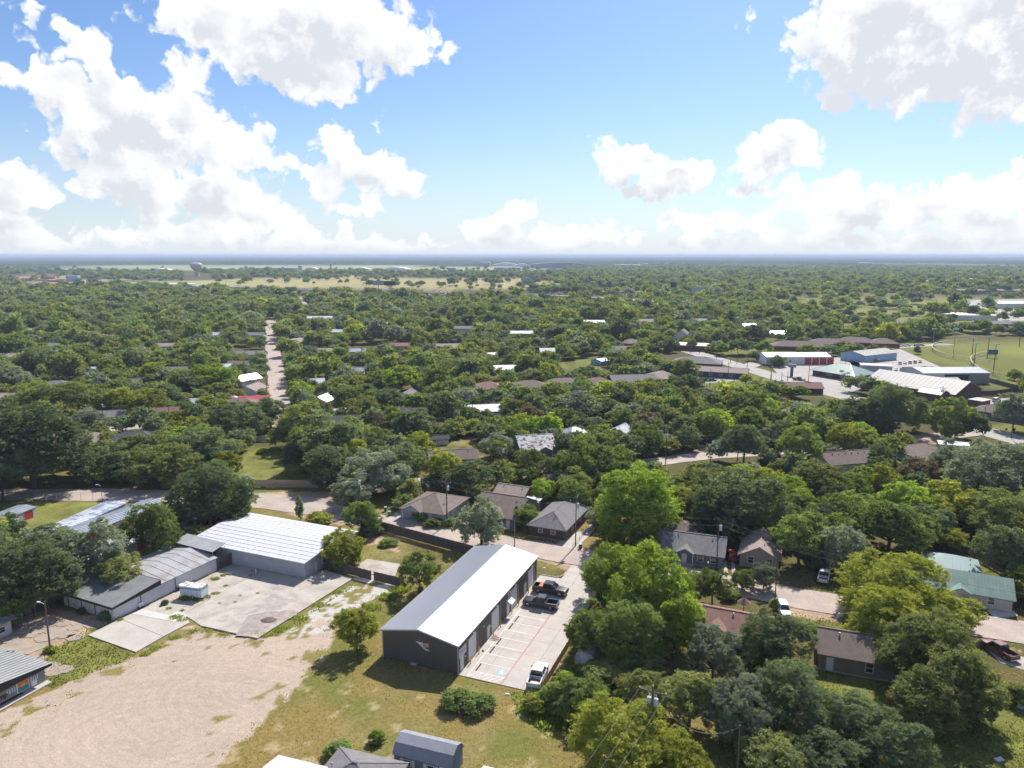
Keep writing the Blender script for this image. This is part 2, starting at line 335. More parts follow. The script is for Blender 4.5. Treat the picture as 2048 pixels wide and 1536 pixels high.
PGRAVEL = WP([(-60,1445),(0,1425),(60,1398),(140,1362),(190,1345),(236,1328),(272,1308),(330,1278),(378,1250),(404,1256),(515,1280),(560,1268),(640,1215),(700,1178),(745,1165),(742,1180),(700,1215),(672,1262),(655,1310),(620,1345),(575,1395),(520,1450),(465,1500),(420,1540),(300,1640),(-200,1640)])
PCALICHE = WP([(560,1272),(600,1240),(640,1205),(700,1172),(780,1165),(800,1180),(730,1205),(690,1225),(640,1270)])
PLUSH = [WP(p) for p in (
 [(60,1345),(100,1300),(170,1262),(205,1240),(262,1220),(232,1256),(180,1272),(272,1306),(236,1328),(180,1348),(110,1375),(60,1372)],
 [(510,1282),(600,1240),(700,1168),(712,1172),(640,1222),(560,1275),(530,1290)],
 [(0,1008),(200,1003),(430,1000),(230,1030),(0,1060)],
 [(1020,1385),(1100,1375),(1180,1260),(1230,1290),(1210,1400),(1100,1480),(1040,1430)],
 [(500,890),(590,905),(640,960),(590,965),(480,965),(450,940)],
 [(500,978),(640,980),(640,990),(500,987)],
 [(1255,1120),(1345,1118),(1445,1138),(1440,1150),(1350,1140),(1260,1130)],
 [(1620,1175),(1700,1190),(1860,1200),(1990,1222),(1940,1225),(1740,1205),(1640,1190)],
 [(1880,1078),(1950,1090),(2048,1130),(2120,1170),(2080,1190),(1990,1155),(1930,1110)],
 [(1580,1225),(1640,1235),(1800,1270),(1950,1300),(1800,1310),(1600,1270)],
 [(1620,1330),(1700,1340),(1790,1350),(1760,1420),(1640,1400)],
 [(1880,1330),(2100,1380),(2200,1600),(1750,1600),(1850,1440)],
 [(185,870),(300,872),(360,905),(240,900)],[(190,858),(235,855),(230,872),(186,875)],[(330,838),(380,842),(370,852),(330,850)],
 [(1400,688),(1560,683),(1640,705),(1560,710),(1440,708)],
 [(1450,750),(1520,738),(1620,765),(1560,778),(1470,765)],[(1395,765),(1465,762),(1470,772),(1400,778)],
 [(1560,770),(1640,772),(1720,800),(1680,800),(1570,785)],
 [(1740,690),(1880,680),(2100,675),(2300,760),(2100,790),(2000,775),(1930,740),(1800,715)],
 [(1120,725),(1160,715),(1200,712),(1220,725),(1160,745),(1120,745)],
 [(1160,650),(1220,648),(1225,655),(1165,658)],
 [(1960,850),(2048,845),(2100,860),(2048,872),(1990,862)],
 [(700,870),(760,878),(830,865),(820,905),(720,900)])]
POLIVE = [WP(p) for p in ([(756,1065),(940,1112),(930,1150),(800,1172),(630,1122),(700,1085)],
 [(1075,1155),(1080,1125),(1120,1128),(1145,1150),(1130,1165)],
 [(880,880),(960,878),(1000,905),(960,925),(880,915)])]
PDIRT = [WP(p) for p in ([(20,1240),(110,1215),(230,1235),(200,1250),(120,1290),(60,1330),(-40,1340)],
 [(498,985),(640,988),(700,998),(690,1018),(764,1040),(756,1062),(690,1052),(600,1034),(498,1008)],
 [(740,1068),(800,1080),(790,1100),(730,1090)],
 [(1060,1118),(1110,1100),(1230,1105),(1240,1150),(1160,1150),(1110,1128)],
 [(1560,1205),(1640,1215),(1760,1240),(1700,1245),(1560,1232)],
 [(1850,1255),(1990,1280),(2048,1300),(1990,1300),(1860,1275)],
 [(1380,890),(1560,880),(1750,885),(1800,870),(1900,862),(1890,885),(1700,905),(1500,908),(1400,905)],
 [(560,985),(690,985),(680,1000),(560,995)], [(0,552),(140,550),(140,566),(0,568)],
 [(860,958),(960,955),(960,968),(860,972)])]
# metres
PFIELDGOLD = [WP(p) for p in ([(440,573),(470,556),(700,553),(1060,557),(1160,573),(900,582),(640,581)],)]
PFIELDPALE = [WP(p) for p in ([(90,540),(150,531),(600,530.5),(1000,533),(1090,546),(960,547),(500,541),(300,543)],
 [(60,566),(140,552),(250,553),(235,564),(120,568)],[(230,576),(250,563),(480,562),(440,578)],[(60,576),(70,566),(230,564),(220,577)])]
PSCRUB = [WP(p) for p in ([(1540,590),(1700,582),(2048,596),(2300,650),(1900,668),(1640,640),(1530,612)],
 [(1820,600),(2300,605),(2300,625),(1850,618)])]
def col(*a): return np.array(a, np.float32)
C_DRY, C_LUSH, C_OLIVE = col(.215,.162,.060), col(.160,.172,.046), col(.165,.145,.055)
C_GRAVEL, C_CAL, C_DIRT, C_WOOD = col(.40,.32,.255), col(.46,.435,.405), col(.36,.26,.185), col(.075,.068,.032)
C_GREENISH = col(.148,.148,.042)
def build_ground():
    def axis(lo, hi, st, far, n):
        a = list(np.arange(lo, hi + 1e-6, st)); k = (far / max(1, st)) ** (1 / n)
        s = st; x = hi; R = []
        while x < far: s *= 1.16; x += s; R.append(x)
        s = st; x = lo; L = []
        while x > -far: s *= 1.16; x -= s; L.append(x)
        return np.array(L[::-1] + a + R)
    X = axis(-125, 130, .6, 26000, 60); Y = axis(62, 235, .6, 26000, 60)
    gx, gy = np.meshgrid(X, Y); sh = gx.shape
    x = gx.ravel(); y = gy.ravel()
    near = (x > -240) & (x < 260) & (y > 40) & (y < 420)
    j1 = (fbm(x, y, 3.5, 4, 3) - .5); j2 = (fbm(x, y, 3.5, 4, 9) - .5)
    amp = np.clip(y / 120, .8, 12) * 3.0
    wx = x + j1 * amp; wy = y + j2 * amp
    n1 = fbm(x, y, 14, 4, 1); n2 = fbm(x, y, 4, 4, 5); n3 = fbm(x, y, 220, 4, 8)
    # base: dry yellow-brown grass with greener patches; woods floor away from the yards
    t = np.clip((n1 - .44) * 5, 0, 1)[:, None]
    C = C_DRY * (1 - t) + C_GREENISH * t
    t = np.clip((n2 - .55) * 5, 0, 1)[:, None] * .30; C = C * (1 - t) + col(.30, .235, .125) * t
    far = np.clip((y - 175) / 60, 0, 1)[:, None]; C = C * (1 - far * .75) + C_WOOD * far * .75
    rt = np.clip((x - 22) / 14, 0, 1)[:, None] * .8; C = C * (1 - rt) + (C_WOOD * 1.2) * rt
    fl = np.clip((y - 2600) / 800, 0, 1)[:, None]
    nf = np.clip((fbm(x, y * .25, 900, 4, 21) - .62) * 9, 0, 1)[:, None]
    C = C * (1 - fl) + (col(.04, .055, .035) * (1 - nf) + col(.20, .20, .10) * nf) * fl
    def paint(poly, c, soft=1.0, vary=.0, seed=0):
        nonlocal C
        m = inside(poly, wx, wy)
        c2 = c * (1 + (n2[m] - .5)[:, None] * vary * 2) if vary else np.broadcast_to(c, (m.sum(), 3))
        C[m] = C[m] * (1 - soft) + c2 * soft; return m
    for p in PSCRUB: paint(p, col(.20, .20, .07), .9, .5)
    for p in PFIELDGOLD: paint(p, col(.33, .285, .14), 1, .25)
    for p in PFIELDPALE: paint(p, col(.30, .32, .17), 1, .2)
    for p in POLIVE: paint(p, C_OLIVE, 1, .7)
    for p in PLUSH: paint(p, C_LUSH, .9, .6)
    for p in PDIRT: paint(p, C_DIRT, .95, .35)
    gm = inside(PGRAVEL, wx, wy)
    C[gm] = C_GRAVEL * (1 + (n1[gm] - .5)[:, None] * .22)
    cm = inside(PCALICHE, wx, wy) & (n2 > .33); C[cm] = C_CAL
    # ragged tufts of weed inside the rim of the gravel
    rim = gm & ~inside(PGRAVEL, x + (fbm(x, y, 1.8, 3, 31) - .5) * 26, y + (fbm(x, y, 1.8, 3, 37) - .5) * 26) & (n2 > .42)
    C[rim] = C_OLIVE * 1.3
    # bare scrapes and mowing tone in the dry grass in front of the metal building
    scr = near & ~gm & (fbm(x, y, 2.2, 3, 44) > .72) & (x > -45) & (x < 20) & (y < 104); C[scr] = C[scr] * .45 + col(.42, .33, .20) * .55
    z = np.zeros_like(x)
    z += np.where(near, (fbm(x, y, 1.6, 3, 51) - .5) * .10 * (1 - gm), 0) - .07
    Vv = np.stack([x, y, z], 1); nx, ny = sh[1], sh[0]
    idx = np.arange(nx * ny).reshape(ny, nx)
    F = np.stack([idx[:-1, :-1].ravel(), idx[:-1, 1:].ravel(), idx[1:, 1:].ravel(), idx[1:, :-1].ravel()], 1)
    m = bpy.data.materials.new('ground'); m.use_nodes = True; nt = m.node_tree; N = nt.nodes; l = nt.links; p = N['Principled BSDF']
    p.inputs['Roughness'].default_value = 1; p.inputs['Specular IOR Level'].default_value = .05
    at = N.new('ShaderNodeAttribute'); at.attribute_name = 'tint'; ag = N.new('ShaderNodeAttribute'); ag.attribute_name = 'gravel'
    tc = N.new('ShaderNodeTexCoord').outputs['Object']
    def nz(sc, det, v=tc, r=.6):
        q = N.new('ShaderNodeTexNoise'); q.inputs['Scale'].default_value = sc; q.inputs['Detail'].default_value = det; q.inputs['Roughness'].default_value = r; l.new(v, q.inputs['Vector']); return q.outputs['Fac']
    def mr(v, a, b, c, d):
        q = N.new('ShaderNodeMapRange'); q.inputs['From Min'].default_value = a; q.inputs['From Max'].default_value = b; q.inputs['To Min'].default_value = c; q.inputs['To Max'].default_value = d; l.new(v, q.inputs['Value']); return q.outputs[0]
    def mul(a, b):
        q = N.new('ShaderNodeMath'); q.operation = 'MULTIPLY'
        for i, s in enumerate((a, b)):
            if isinstance(s, (int, float)): q.inputs[i].default_value = s
            else: l.new(s, q.inputs[i])
        return q.outputs[0]
    fine = mr(nz(1.6, 8, r=.75), .30, .70, .62, 1.36)
    speck = mr(nz(5, 3), .3, .7, .88, 1.12)
    # turning tracks in the gravel: rings about two centres
    def rings(cx, cy, sx, sy, sc):
        mp = N.new('ShaderNodeMapping'); mp.inputs['Location'].default_value = (-cx / sx, -cy / sy, 0); mp.inputs['Scale'].default_value = (1 / sx, 1 / sy, 0); l.new(tc, mp.inputs[0])
        sp = N.new('ShaderNodeSeparateXYZ'); l.new(mp.outputs[0], sp.inputs[0])
        ln = N.new('ShaderNodeVectorMath'); ln.operation = 'LENGTH'; l.new(mp.outputs[0], ln.inputs[0])
        an = N.new('ShaderNodeMath'); an.operation = 'ARCTAN2'; l.new(sp.outputs[0], an.inputs[0]); l.new(sp.outputs[1], an.inputs[1])
        cb = N.new('ShaderNodeCombineXYZ'); l.new(mul(ln.outputs['Value'], sc), cb.inputs[0]); l.new(mul(an.outputs[0], 1.3), cb.inputs[1]); return nz(1.0, 4, cb.outputs[0], .65)
    c1 = W(300, 1470); c2 = W(450, 1390)
    rg = mr(rings(c1.x, c1.y, 1.5, 1, 1.5), .36, .60, .925, 1.03); rg2 = mr(rings(c2.x + 6, c2.y + 2, 1.35, 1, 1.9), .38, .55, .95, 1.02)
    rg = mul(rg, rg2)
    gmix = N.new('ShaderNodeMix'); gmix.data_type = 'FLOAT'; l.new(ag.outputs['Fac'], gmix.inputs[0]); l.new(fine, gmix.inputs[2])
    l.new(mul(mul(rg, speck), mr(nz(.9, 7, r=.75), .3, .7, .88, 1.1)), gmix.inputs[3])
    sc = N.new('ShaderNodeVectorMath'); sc.operation = 'SCALE'; l.new(at.outputs['Color'], sc.inputs[0]); l.new(gmix.outputs[0], sc.inputs['Scale'])
    l.new(sc.outputs[0], p.inputs['Base Color'])
    b = N.new('ShaderNodeBump'); b.inputs['Strength'].default_value = .6; b.inputs['Distance'].default_value = .12; l.new(nz(3.0, 5), b.inputs['Height']); l.new(b.outputs[0], p.inputs['Normal'])
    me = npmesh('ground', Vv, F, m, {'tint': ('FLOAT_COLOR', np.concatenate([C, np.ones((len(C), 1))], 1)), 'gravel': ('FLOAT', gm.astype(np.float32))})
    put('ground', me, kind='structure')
    # ---- tufts of grass
    rng = np.random.default_rng(5); n = 150000
    tx = rng.uniform(-75, 100, n); ty = 68 + rng.random(n) ** 1.3 * 95
    ok = ~inside(PGRAVEL, tx, ty)
    dens = fbm(tx, ty, 5, 3, 61) + .25 * rng.random(n)
    rimk = inside(PGRAVEL, tx, ty) & ~inside(PGRAVEL, tx + (fbm(tx, ty, 1.8, 3, 31) - .5) * 26, ty + (fbm(tx, ty, 1.8, 3, 37) - .5) * 26)
    lz = np.zeros(n, bool)
    for q in PLUSH: lz |= inside(q, tx, ty)
    ok = (ok & (dens > .52) & (lz | (rng.random(n) < .6))) | (rimk & (dens > .55))
    lushy = np.zeros(n, bool)
    for q in PLUSH: lushy |= inside(q, tx, ty)
    for q in NOGRASS: ok &= ~inside(q, tx, ty)
    return tx[ok], ty[ok], lushy[ok], rng
def grass_stuff(tx, ty, lushy, rng):
    n = len(tx); B = 3
    V = np.zeros((n, B, 3, 3)); a = rng.uniform(0, 2 * np.pi, (n, B)); h = rng.uniform(.03, .10, (n, B)) * np.where(lushy, 1.6, 1)[:, None]; w = h * 1.0
    ca, sa = np.cos(a), np.sin(a); lean = rng.uniform(-.6, .6, (n, B)) * h
    V[:, :, 0, 0] = tx[:, None] - ca * w; V[:, :, 0, 1] = ty[:, None] - sa * w; V[:, :, 0, 2] = -.08
    V[:, :, 1, 0] = tx[:, None] + ca * w; V[:, :, 1, 1] = ty[:, None] + sa * w; V[:, :, 1, 2] = -.08
    V[:, :, 2, 0] = tx[:, None] - sa * lean + ca * lean; V[:, :, 2, 1] = ty[:, None] + ca * lean; V[:, :, 2, 2] = h
    F = np.arange(n * B * 3).reshape(-1, 3)
    lv = np.repeat(rng.random(n), B * 3)
    mi = np.repeat(lushy.astype(int), B)
    me = npmesh('grass', V.reshape(-1, 3), F, [leaf_mat('dry_blades', (.34, .27, .12), (.50, .41, .20), .65), leaf_mat('green_blades', (.15, .165, .05), (.25, .26, .09), .6)], {'lv': ('FLOAT', lv)}, mi)
    put('grass', me, kind='stuff', label='tufts of dry and green grass over the open lots', category='grass')

# ------------------------------------------------------------------ roads and slabs
M_ROAD = mat('worn_asphalt', (.42, .345, .295), .9, (.33, .275, .245), .25, fine=.12, fscale=3, bump=.2)
M_ROADG = mat('main_street_concrete', (.36, .335, .305), .9, (.29, .27, .25), .2, fine=.08, fscale=2)
M_CONC = mat('concrete', (.45, .41, .37), .85, (.385, .345, .31), .35, fine=.06, fscale=4, bump=.1)
M_CONC2 = mat('old_concrete', (.43, .39, .345), .9, (.31, .27, .235), .30, fine=.10, fscale=3, bump=.15, mix=(.42, .68))
M_CONCW = mat('pale_concrete', (.55, .52, .485), .85, (.47, .44, .41), .4)
M_WHITE = mat('white_paint', (.78, .78, .76), .6, (.62, .60, .57), 1.2)
M_REDP = mat('red_paint', (.50, .12, .10), .7, (.45, .22, .19), 1.5)
M_BLUEP = mat('blue_paint', (.22, .40, .58), .7, (.34, .42, .48), 2)
def road(name, cl, w, m, z, step=4.0, jit=.35, kind='structure', **kw):
    pts = [W(*p) if len(p) == 2 else Vector(p) for p in cl]; S = []
    for a, b in zip(pts[:-1], pts[1:]):
        k = max(1, int((b - a).length / step))
        for i in range(k): S.append(a.lerp(b, i / k))
    S.append(pts[-1])
    for _ in range(6): S = [S[0]] + [(S[i-1] + S[i] * 2 + S[i+1]) / 4 for i in range(1, len(S)-1)] + [S[-1]]
    mb = MB(); R = random.Random(hash(name) % 999 if False else len(cl)); cols = 5
    rows = []
    for i, p in enumerate(S):
        d = (S[min(i+1, len(S)-1)] - S[max(i-1, 0)]).normalized(); nrm = Vector((-d.y, d.x, 0)); r = []
        ww = w if not isinstance(w, (list, tuple)) else w[0] + (w[1] - w[0]) * i / (len(S)-1)
        for c in range(cols + 1):
            t = (c / cols - .5) * ww
            if c in (0, cols): t += R.uniform(-jit, jit)
            q = p + nrm * t; mb.v.append((q.x, q.y, z)); r.append(len(mb.v) - 1)
        rows.append(r)
    for a, b in zip(rows[:-1], rows[1:]):
        for c in range(cols): mb.q(a[c], a[c+1], b[c+1], b[c])
    ROADS.append((S, (max(w) if isinstance(w, (list, tuple)) else w) / 2))
    return mb.build(name, m, kind=kind, **kw)
ROADS = []
NOGRASS = [[LOT(0,0)[:2], LOT(13.5,-.5)[:2], LOT(13,40)[:2], LOT(0,40)[:2]], [LOT(-12.9,0)[:2], LOT(0,0)[:2], LOT(0,35)[:2], LOT(-12.9,35)[:2]],
  WP([(178,1272),(229,1241),(433,1142),(600,1150),(700,1160),(515,1277),(404,1253),(272,1305)]), WP([(120,1212),(229,1241),(433,1142),(350,1120)]),
  WP([(498,985),(640,988),(764,1040),(756,1062),(600,1034),(498,1008)]), WP([(756,1036),(1150,1089),(1600,1174),(2048,1246),(2048,1290),(1600,1224),(1150,1130),(756,1060)])]
_g = build_ground(); grass_stuff(*_g)
road('road', [(620,1012),(690,1030),(760,1047),(950,1080),(1150,1110),(1300,1137),(1445,1166),(1600,1199),(1780,1226),(1960,1249),(2100,1272),(2400,1320)], 8.6, M_ROAD, .02)
road('road', [(-300,1000),(-100,992),(0,990),(150,988),(300,992),(500,998),(640,1014)], [8.5, 11], M_ROAD, .016)
road('road', [(700,985),(820,965),(905,957),(1060,946),(1130,944),(1240,934),(1300,925),(1400,911),(1550,903),(1636,899),(1780,880),(1900,872),(1960,862)], 7.5, M_ROAD, .02)
road('road', [(566,852),(560,800),(551,740),(543,680),(541,640)], [8.5, 9.5], M_ROAD, .03)
road('road', [(616,626),(604,606),(594,588)], 11, M_ROAD, .03)
road('road', [(60,868),(210,860),(350,846),(560,838),(720,814),(830,800)], 7.5, M_ROADG, .026)
road('road', [(1240,662),(1300,680),(1340,690),(1420,715),(1490,735),(1560,757),(1620,774),(1700,796),(1790,815),(1850,832),(1950,856),(2048,884),(2200,925)], 12.5, M_ROADG, .03)
road('road', [(1380,792),(1440,783),(1500,776),(1560,772)], 10, M_ROADG, .034)
road('road', [(1490,735),(1540,716),(1600,706),(1720,700),(1800,694),(1900,688)], 9, M_ROADG, .034)
road('road', [(1130,658),(1180,656),(1240,660)], 8, M_ROADG, .034)
def slab(name, pts, m, z0, z1, parent=None, **kw):
    P = [p if isinstance(p, Vector) else W(*p) for p in pts]
    mb = MB(); mb.prism([(p.x, p.y) for p in P], z0, z1); return mb.build(name, m, parent, **kw)
for pts in ([(1535,722),(1705,712),(1800,752),(1700,785),(1640,768),(1555,748)], [(1690,712),(1800,698),(1900,742),(1860,768),(1790,775),(1715,745)],
            [(1960,800),(2100,790),(2150,850),(1990,838),(1950,822)], [(1370,748),(1470,742),(1500,752),(1490,760),(1400,768)], [(1340,684),(1400,698),(1420,712),(1350,700)],
            [(1590,762),(1640,768),(1720,790),(1700,798),(1600,775)], [(1930,600),(2100,598),(2200,650),(1960,652),(1940,640)]):
    slab('parking_area', pts, M_ROADG, -.05, .010, kind='structure')

def weeds():
    rng = np.random.default_rng(12); T = []
    for (px, py, r, n, h) in ((430,1158,.8,160,.30),(447,1151,.5,90,.22),(452,1172,.5,60,.16),(430,1187,.7,120,.2),(412,1194,.9,160,.25),(398,1201,.9,160,.25),(372,1198,1.0,260,.55),(337,1217,.5,70,.18),(365,1221,.5,60,.16),
       (352,1235,1.1,260,.22),(366,1240,.9,160,.2),(500,1152,.3,40,.18),(515,1187,.4,40,.15),(480,1192,.3,30,.14),(440,1207,.3,30,.14),(470,1205,.3,30,.14),(101,1303,.8,260,.8),(330,1205,.5,80,.3),(240,1240,.6,120,.3),(213,1236,1.0,300,1.0),
       (1095,1405,2.6,1500,.75),(1125,1385,2.4,1300,.75),(1150,1365,2.0,900,.7),(1060,1420,1.6,500,.5),(1110,1440,2.4,900,.6),(1170,1340,1.6,500,.6),(775,1195,1.6,500,.5),(800,1180,1.6,500,.5),(748,1215,1.4,300,.4),(1549,1210,.7,220,.8),
       (520,1268,1.2,200,.2),(560,1258,1.3,220,.22),(600,1236,1.3,220,.22),(640,1210,1.3,220,.22),(675,1185,1.2,200,.2),(410,1262,1.0,110,.18),(450,1270,1.0,110,.18),(385,1262,1.0,150,.2),(350,1275,1.0,140,.2),(310,1296,1.0,140,.2),(290,1308,.8,140,.2)):
        p = W(px, py); a = rng.uniform(0, 6.28, n); q = r * np.sqrt(rng.random(n)) * rng.uniform(.5, 1.1, n); T.append(np.stack([p.x + q * np.cos(a) * 1.3, p.y + q * np.sin(a), rng.uniform(.35, 1, n) * h], 1))
    T = np.concatenate(T); n = len(T); V = np.zeros((n, 3, 3)); a = rng.uniform(0, 6.28, n); w = T[:, 2] * .35 + .03; le = rng.uniform(-.5, .5, n) * T[:, 2]
    V[:, 0] = np.stack([T[:, 0] - np.cos(a) * w, T[:, 1] - np.sin(a) * w, np.full(n, -.05)], 1); V[:, 1] = np.stack([T[:, 0] + np.cos(a) * w, T[:, 1] + np.sin(a) * w, T[:, 2] * .25], 1)
    V[:, 2] = np.stack([T[:, 0] + le, T[:, 1] - le, T[:, 2] + .12], 1)
    me = npmesh('weeds', V.reshape(-1, 3), np.arange(n * 3).reshape(-1, 3), leaf_mat('weed_blades', (.13, .17, .04), (.30, .34, .09), .55), {'lv': ('FLOAT', np.repeat(rng.random(n), 3))})
    put('weeds', me, kind='stuff', label='weeds growing in slab joints and along the lot edges', category='weeds')
weeds()
# ------------------------------------------------------------------ building materials
M_DWALL = mat('charcoal_metal_siding', (.115, .100, .094), .42, spec=.5)
M_TRIM = mat('grey_trim', (.33, .32, .31), .5)
M_WROOF = mat('white_metal_roof', (.62, .63, .65), .36, (.59, .60, .62), .15, spec=.5, metal=.35)
M_WCOAT = mat('white_coated_roof', (.56, .57, .59), .6, (.51, .52, .545), .22, fine=.03, fscale=1)
M_GROOF = mat('weathered_grey_metal_roof', (.34, .35, .365), .5, (.27, .27, .285), .3, fine=.08, fscale=2)
M_RUST = mat('stained_metal_roof', (.33, .335, .35), .55, (.27, .235, .225), .32, mix=(.48, .64), fine=.1, fscale=2)
M_CAP = mat('dark_cap_sheet', (.145, .155, .165), .9, (.20, .20, .20), .5, fine=.08, fscale=4)
M_FASC = mat('black_fascia', (.025, .025, .028), .6)
M_LWALL = mat('lavender_white_wall', (.56, .56, .60), .7, (.50, .50, .53), .6, fine=.04)
M_BLOCK = mat('flaking_white_block', (.60, .58, .56), .9, (.40, .37, .34), 1.2, fine=.1)
M_DOORW = mat('white_door', (.62, .62, .64), .5)
M_YEL = mat('yellow_bollard_paint', (.70, .47, .05), .5)
M_BLK = mat('dark_rubber', (.03, .03, .03), .8)
M_GLASS = mat('dark_glass', (.02, .03, .04), .08, spec=.8)
M_WOODF = mat('weathered_fence_wood', (.105, .085, .07), .9, (.16, .135, .115), 1.2, fine=.15, fscale=5)
M_WOODN = mat('new_fence_wood', (.42, .27, .14), .85, (.33, .2, .1), 1.5)
M_TANF = mat('tan_fence_boards', (.46, .35, .29), .85, (.40, .30, .25), 1)
M_GALV = mat('galvanised_steel', (.38, .39, .40), .45, metal=.5)
M_POLE = mat('pole_wood', (.10, .078, .06), .9, (.15, .12, .10), 2)
M_WIRE = mat('wire', (.10, .10, .10), .6)
M_LAMP = mat('pale_lamp_housing', (.70, .72, .72), .4)
M_PORC = mat('transformer_grey', (.55, .58, .60), .4)
M_WHITEW = mat('white_siding', (.68, .68, .66), .7, (.60, .60, .58), .8)
M_BRICK = mat('red_brown_brick', (.21, .095, .065), .9, (.15, .075, .055), 2, fine=.12, fscale=6)
M_REDD = mat('red_door', (.48, .045, .045), .5, (.40, .05, .045), .8)
SH = dict(brown=mat('brown_shingles', (.20, .155, .135), .95, (.155, .12, .105), .9, fine=.12, fscale=5), grey=mat('grey_shingles', (.20, .19, .195), .95, (.155, .15, .15), .9, fine=.12, fscale=5),
  dark=mat('charcoal_shingles', (.085, .085, .09), .95, (.065, .065, .07), .9, fine=.12, fscale=5), red=mat('reddish_shingles', (.25, .145, .12), .95, (.19, .115, .10), .9, fine=.12, fscale=5),
  tan=mat('tan_shingles', (.33, .265, .235), .95, (.27, .215, .19), .9, fine=.1, fscale=5), green=mat('green_metal_roof', (.135, .215, .185), .4, (.20, .29, .26), .5, mix=(.45, .7)),
  teal=mat('pale_teal_metal_roof', (.27, .37, .36), .45), white=M_WROOF, grey_metal=M_GROOF, patchy=mat('flaking_white_shingles', (.52, .50, .50), .95, (.16, .14, .13), .8, mix=(.50, .58)),
  redm=mat('red_metal_roof', (.36, .06, .07), .5), beige=mat('cream_metal_roof', (.31, .30, .28), .6, (.27, .26, .24), .2), blue=mat('blue_grey_metal_roof', (.24, .28, .34), .5, (.31, .34, .38), .5), coat=M_WCOAT)
WL = dict(white=M_WHITEW, brick=M_BRICK, blue=mat('pale_blue_siding', (.33, .41, .47), .8, (.28, .35, .40), .6), grey=mat('blue_grey_siding', (.17, .20, .23), .8, (.14, .165, .19), .6), tan=mat('tan_siding', (.34, .29, .24), .8, (.29, .25, .21), .6),
  cream=mat('cream_stone_veneer', (.52, .47, .42), .85, (.43, .38, .34), 1.4, fine=.08), navy=mat('navy_front', (.06, .085, .14), .7), metal=mat('pale_metal_siding', (.50, .52, .54), .5, (.44, .46, .48), .4), brown=mat('taupe_siding', (.22, .18, .155), .85, (.18, .15, .13), .8), green=mat('mint_siding', (.42, .52, .50), .8), sky=mat('light_blue_panel', (.30, .45, .62), .7), dk=mat('dark_brick', (.12, .08, .065), .9, (.09, .065, .055), 2))

def roof_mesh(kind, w, d, h, rise, o=.45, th=.16):
    """w along x, d along y; ridge along x for gable, centred; returns MB"""
    mb = MB(); X, Y = w / 2 + o, d / 2 + o; k = rise / (d / 2); ze = h - o * k
    if kind == 'gabley': return None
    if kind == 'gable':
        top = [(-X, -Y, ze), (X, -Y, ze), (X, 0, h + rise), (-X, 0, h + rise), (X, Y, ze), (-X, Y, ze)]; fc = [(0, 1, 2, 3), (3, 2, 4, 5)]; rim = [0, 1, 2, 4, 5, 3]
    elif kind == 'hip':
        r = max(X - Y, .01); top = [(-X, -Y, ze), (X, -Y, ze), (X, Y, ze), (-X, Y, ze), (-r, 0, h + rise), (r, 0, h + rise)]
        fc = [(0, 1, 5, 4), (2, 3, 4, 5), (1, 2, 5), (3, 0, 4)]; rim = [0, 1, 2, 3]
    elif kind == 'shed':      # high at +y
        top = [(-X, -Y, h), (X, -Y, h), (X, Y, h + rise), (-X, Y, h + rise)]; fc = [(0, 1, 2, 3)]; rim = [0, 1, 2, 3]
    else:
        top = [(-X, -Y, h + .1), (X, -Y, h + .1), (X, Y, h + .1), (-X, Y, h + .1)]; fc = [(0, 1, 2, 3)]; rim = [0, 1, 2, 3]
    n = len(top); mb.v = top + [(a, b, c - th) for a, b, c in top]
    for f in fc: mb.q(*f); mb.q(*[i + n for i in reversed(f)])
    for i in range(len(rim)): a, b = rim[i], rim[(i + 1) % len(rim)]; mb.q(b, a, a + n, b + n)
    return mb
def seams(kind, w, d, h, rise, sp=.6, o=.45, sz=.06):
    mb = MB(); X, Y = w / 2 + o - .02, d / 2 + o; k = rise / (d / 2); ze = h - o * k; n = max(1, int(2 * X / sp))
    for i in range(n + 1):
        x = -X + 2 * X * i / n
        if kind == 'gable':
            for s in (-1, 1): mb.bar((x, s * Y, ze + sz * .4), (x, s * .02, h + rise + sz * .4), sz * .7, sz)
        elif kind == 'shed': mb.bar((x, -Y, h + sz * .4), (x, Y, h + rise + sz * .4), sz * .7, sz)
        elif kind == 'hip':
            r = max(X - Y, .01); t = 1 if abs(x) <= r else (X - abs(x)) / (X - r)
            if t > .05:
                for s in (-1, 1): mb.bar((x, s * Y, ze + sz * .4), (x, s * (Y * (1 - t) + .02), ze + (h + rise - ze) * t + sz * .4), sz * .7, sz)
    return mb
def walls(kind, w, d, h, rise):
    x, y = w / 2, d / 2; mb = MB()
    if kind == 'gable':
        b = [(-x, -y, 0), (x, -y, 0), (x, y, 0), (-x, y, 0), (-x, -y, h), (x, -y, h), (x, y, h), (-x, y, h), (-x, 0, h + rise - .18), (x, 0, h + rise - .18)]
        mb.v = b; mb.q(0, 1, 5, 4); mb.q(2, 3, 7, 6); mb.q(1, 2, 6, 9, 5); mb.q(3, 0, 4, 8, 7); mb.q(4, 5, 9, 8); mb.q(6, 7, 8, 9)
    elif kind == 'shed': mb.prism([(-x, -y), (x, -y), (x, y), (-x, y)], 0, [h - .1, h - .1, h + rise * .93, h + rise * .93])
    else: mb.box(-x, x, -y, y, 0, h - .02)
    return mb
WMESH = {}
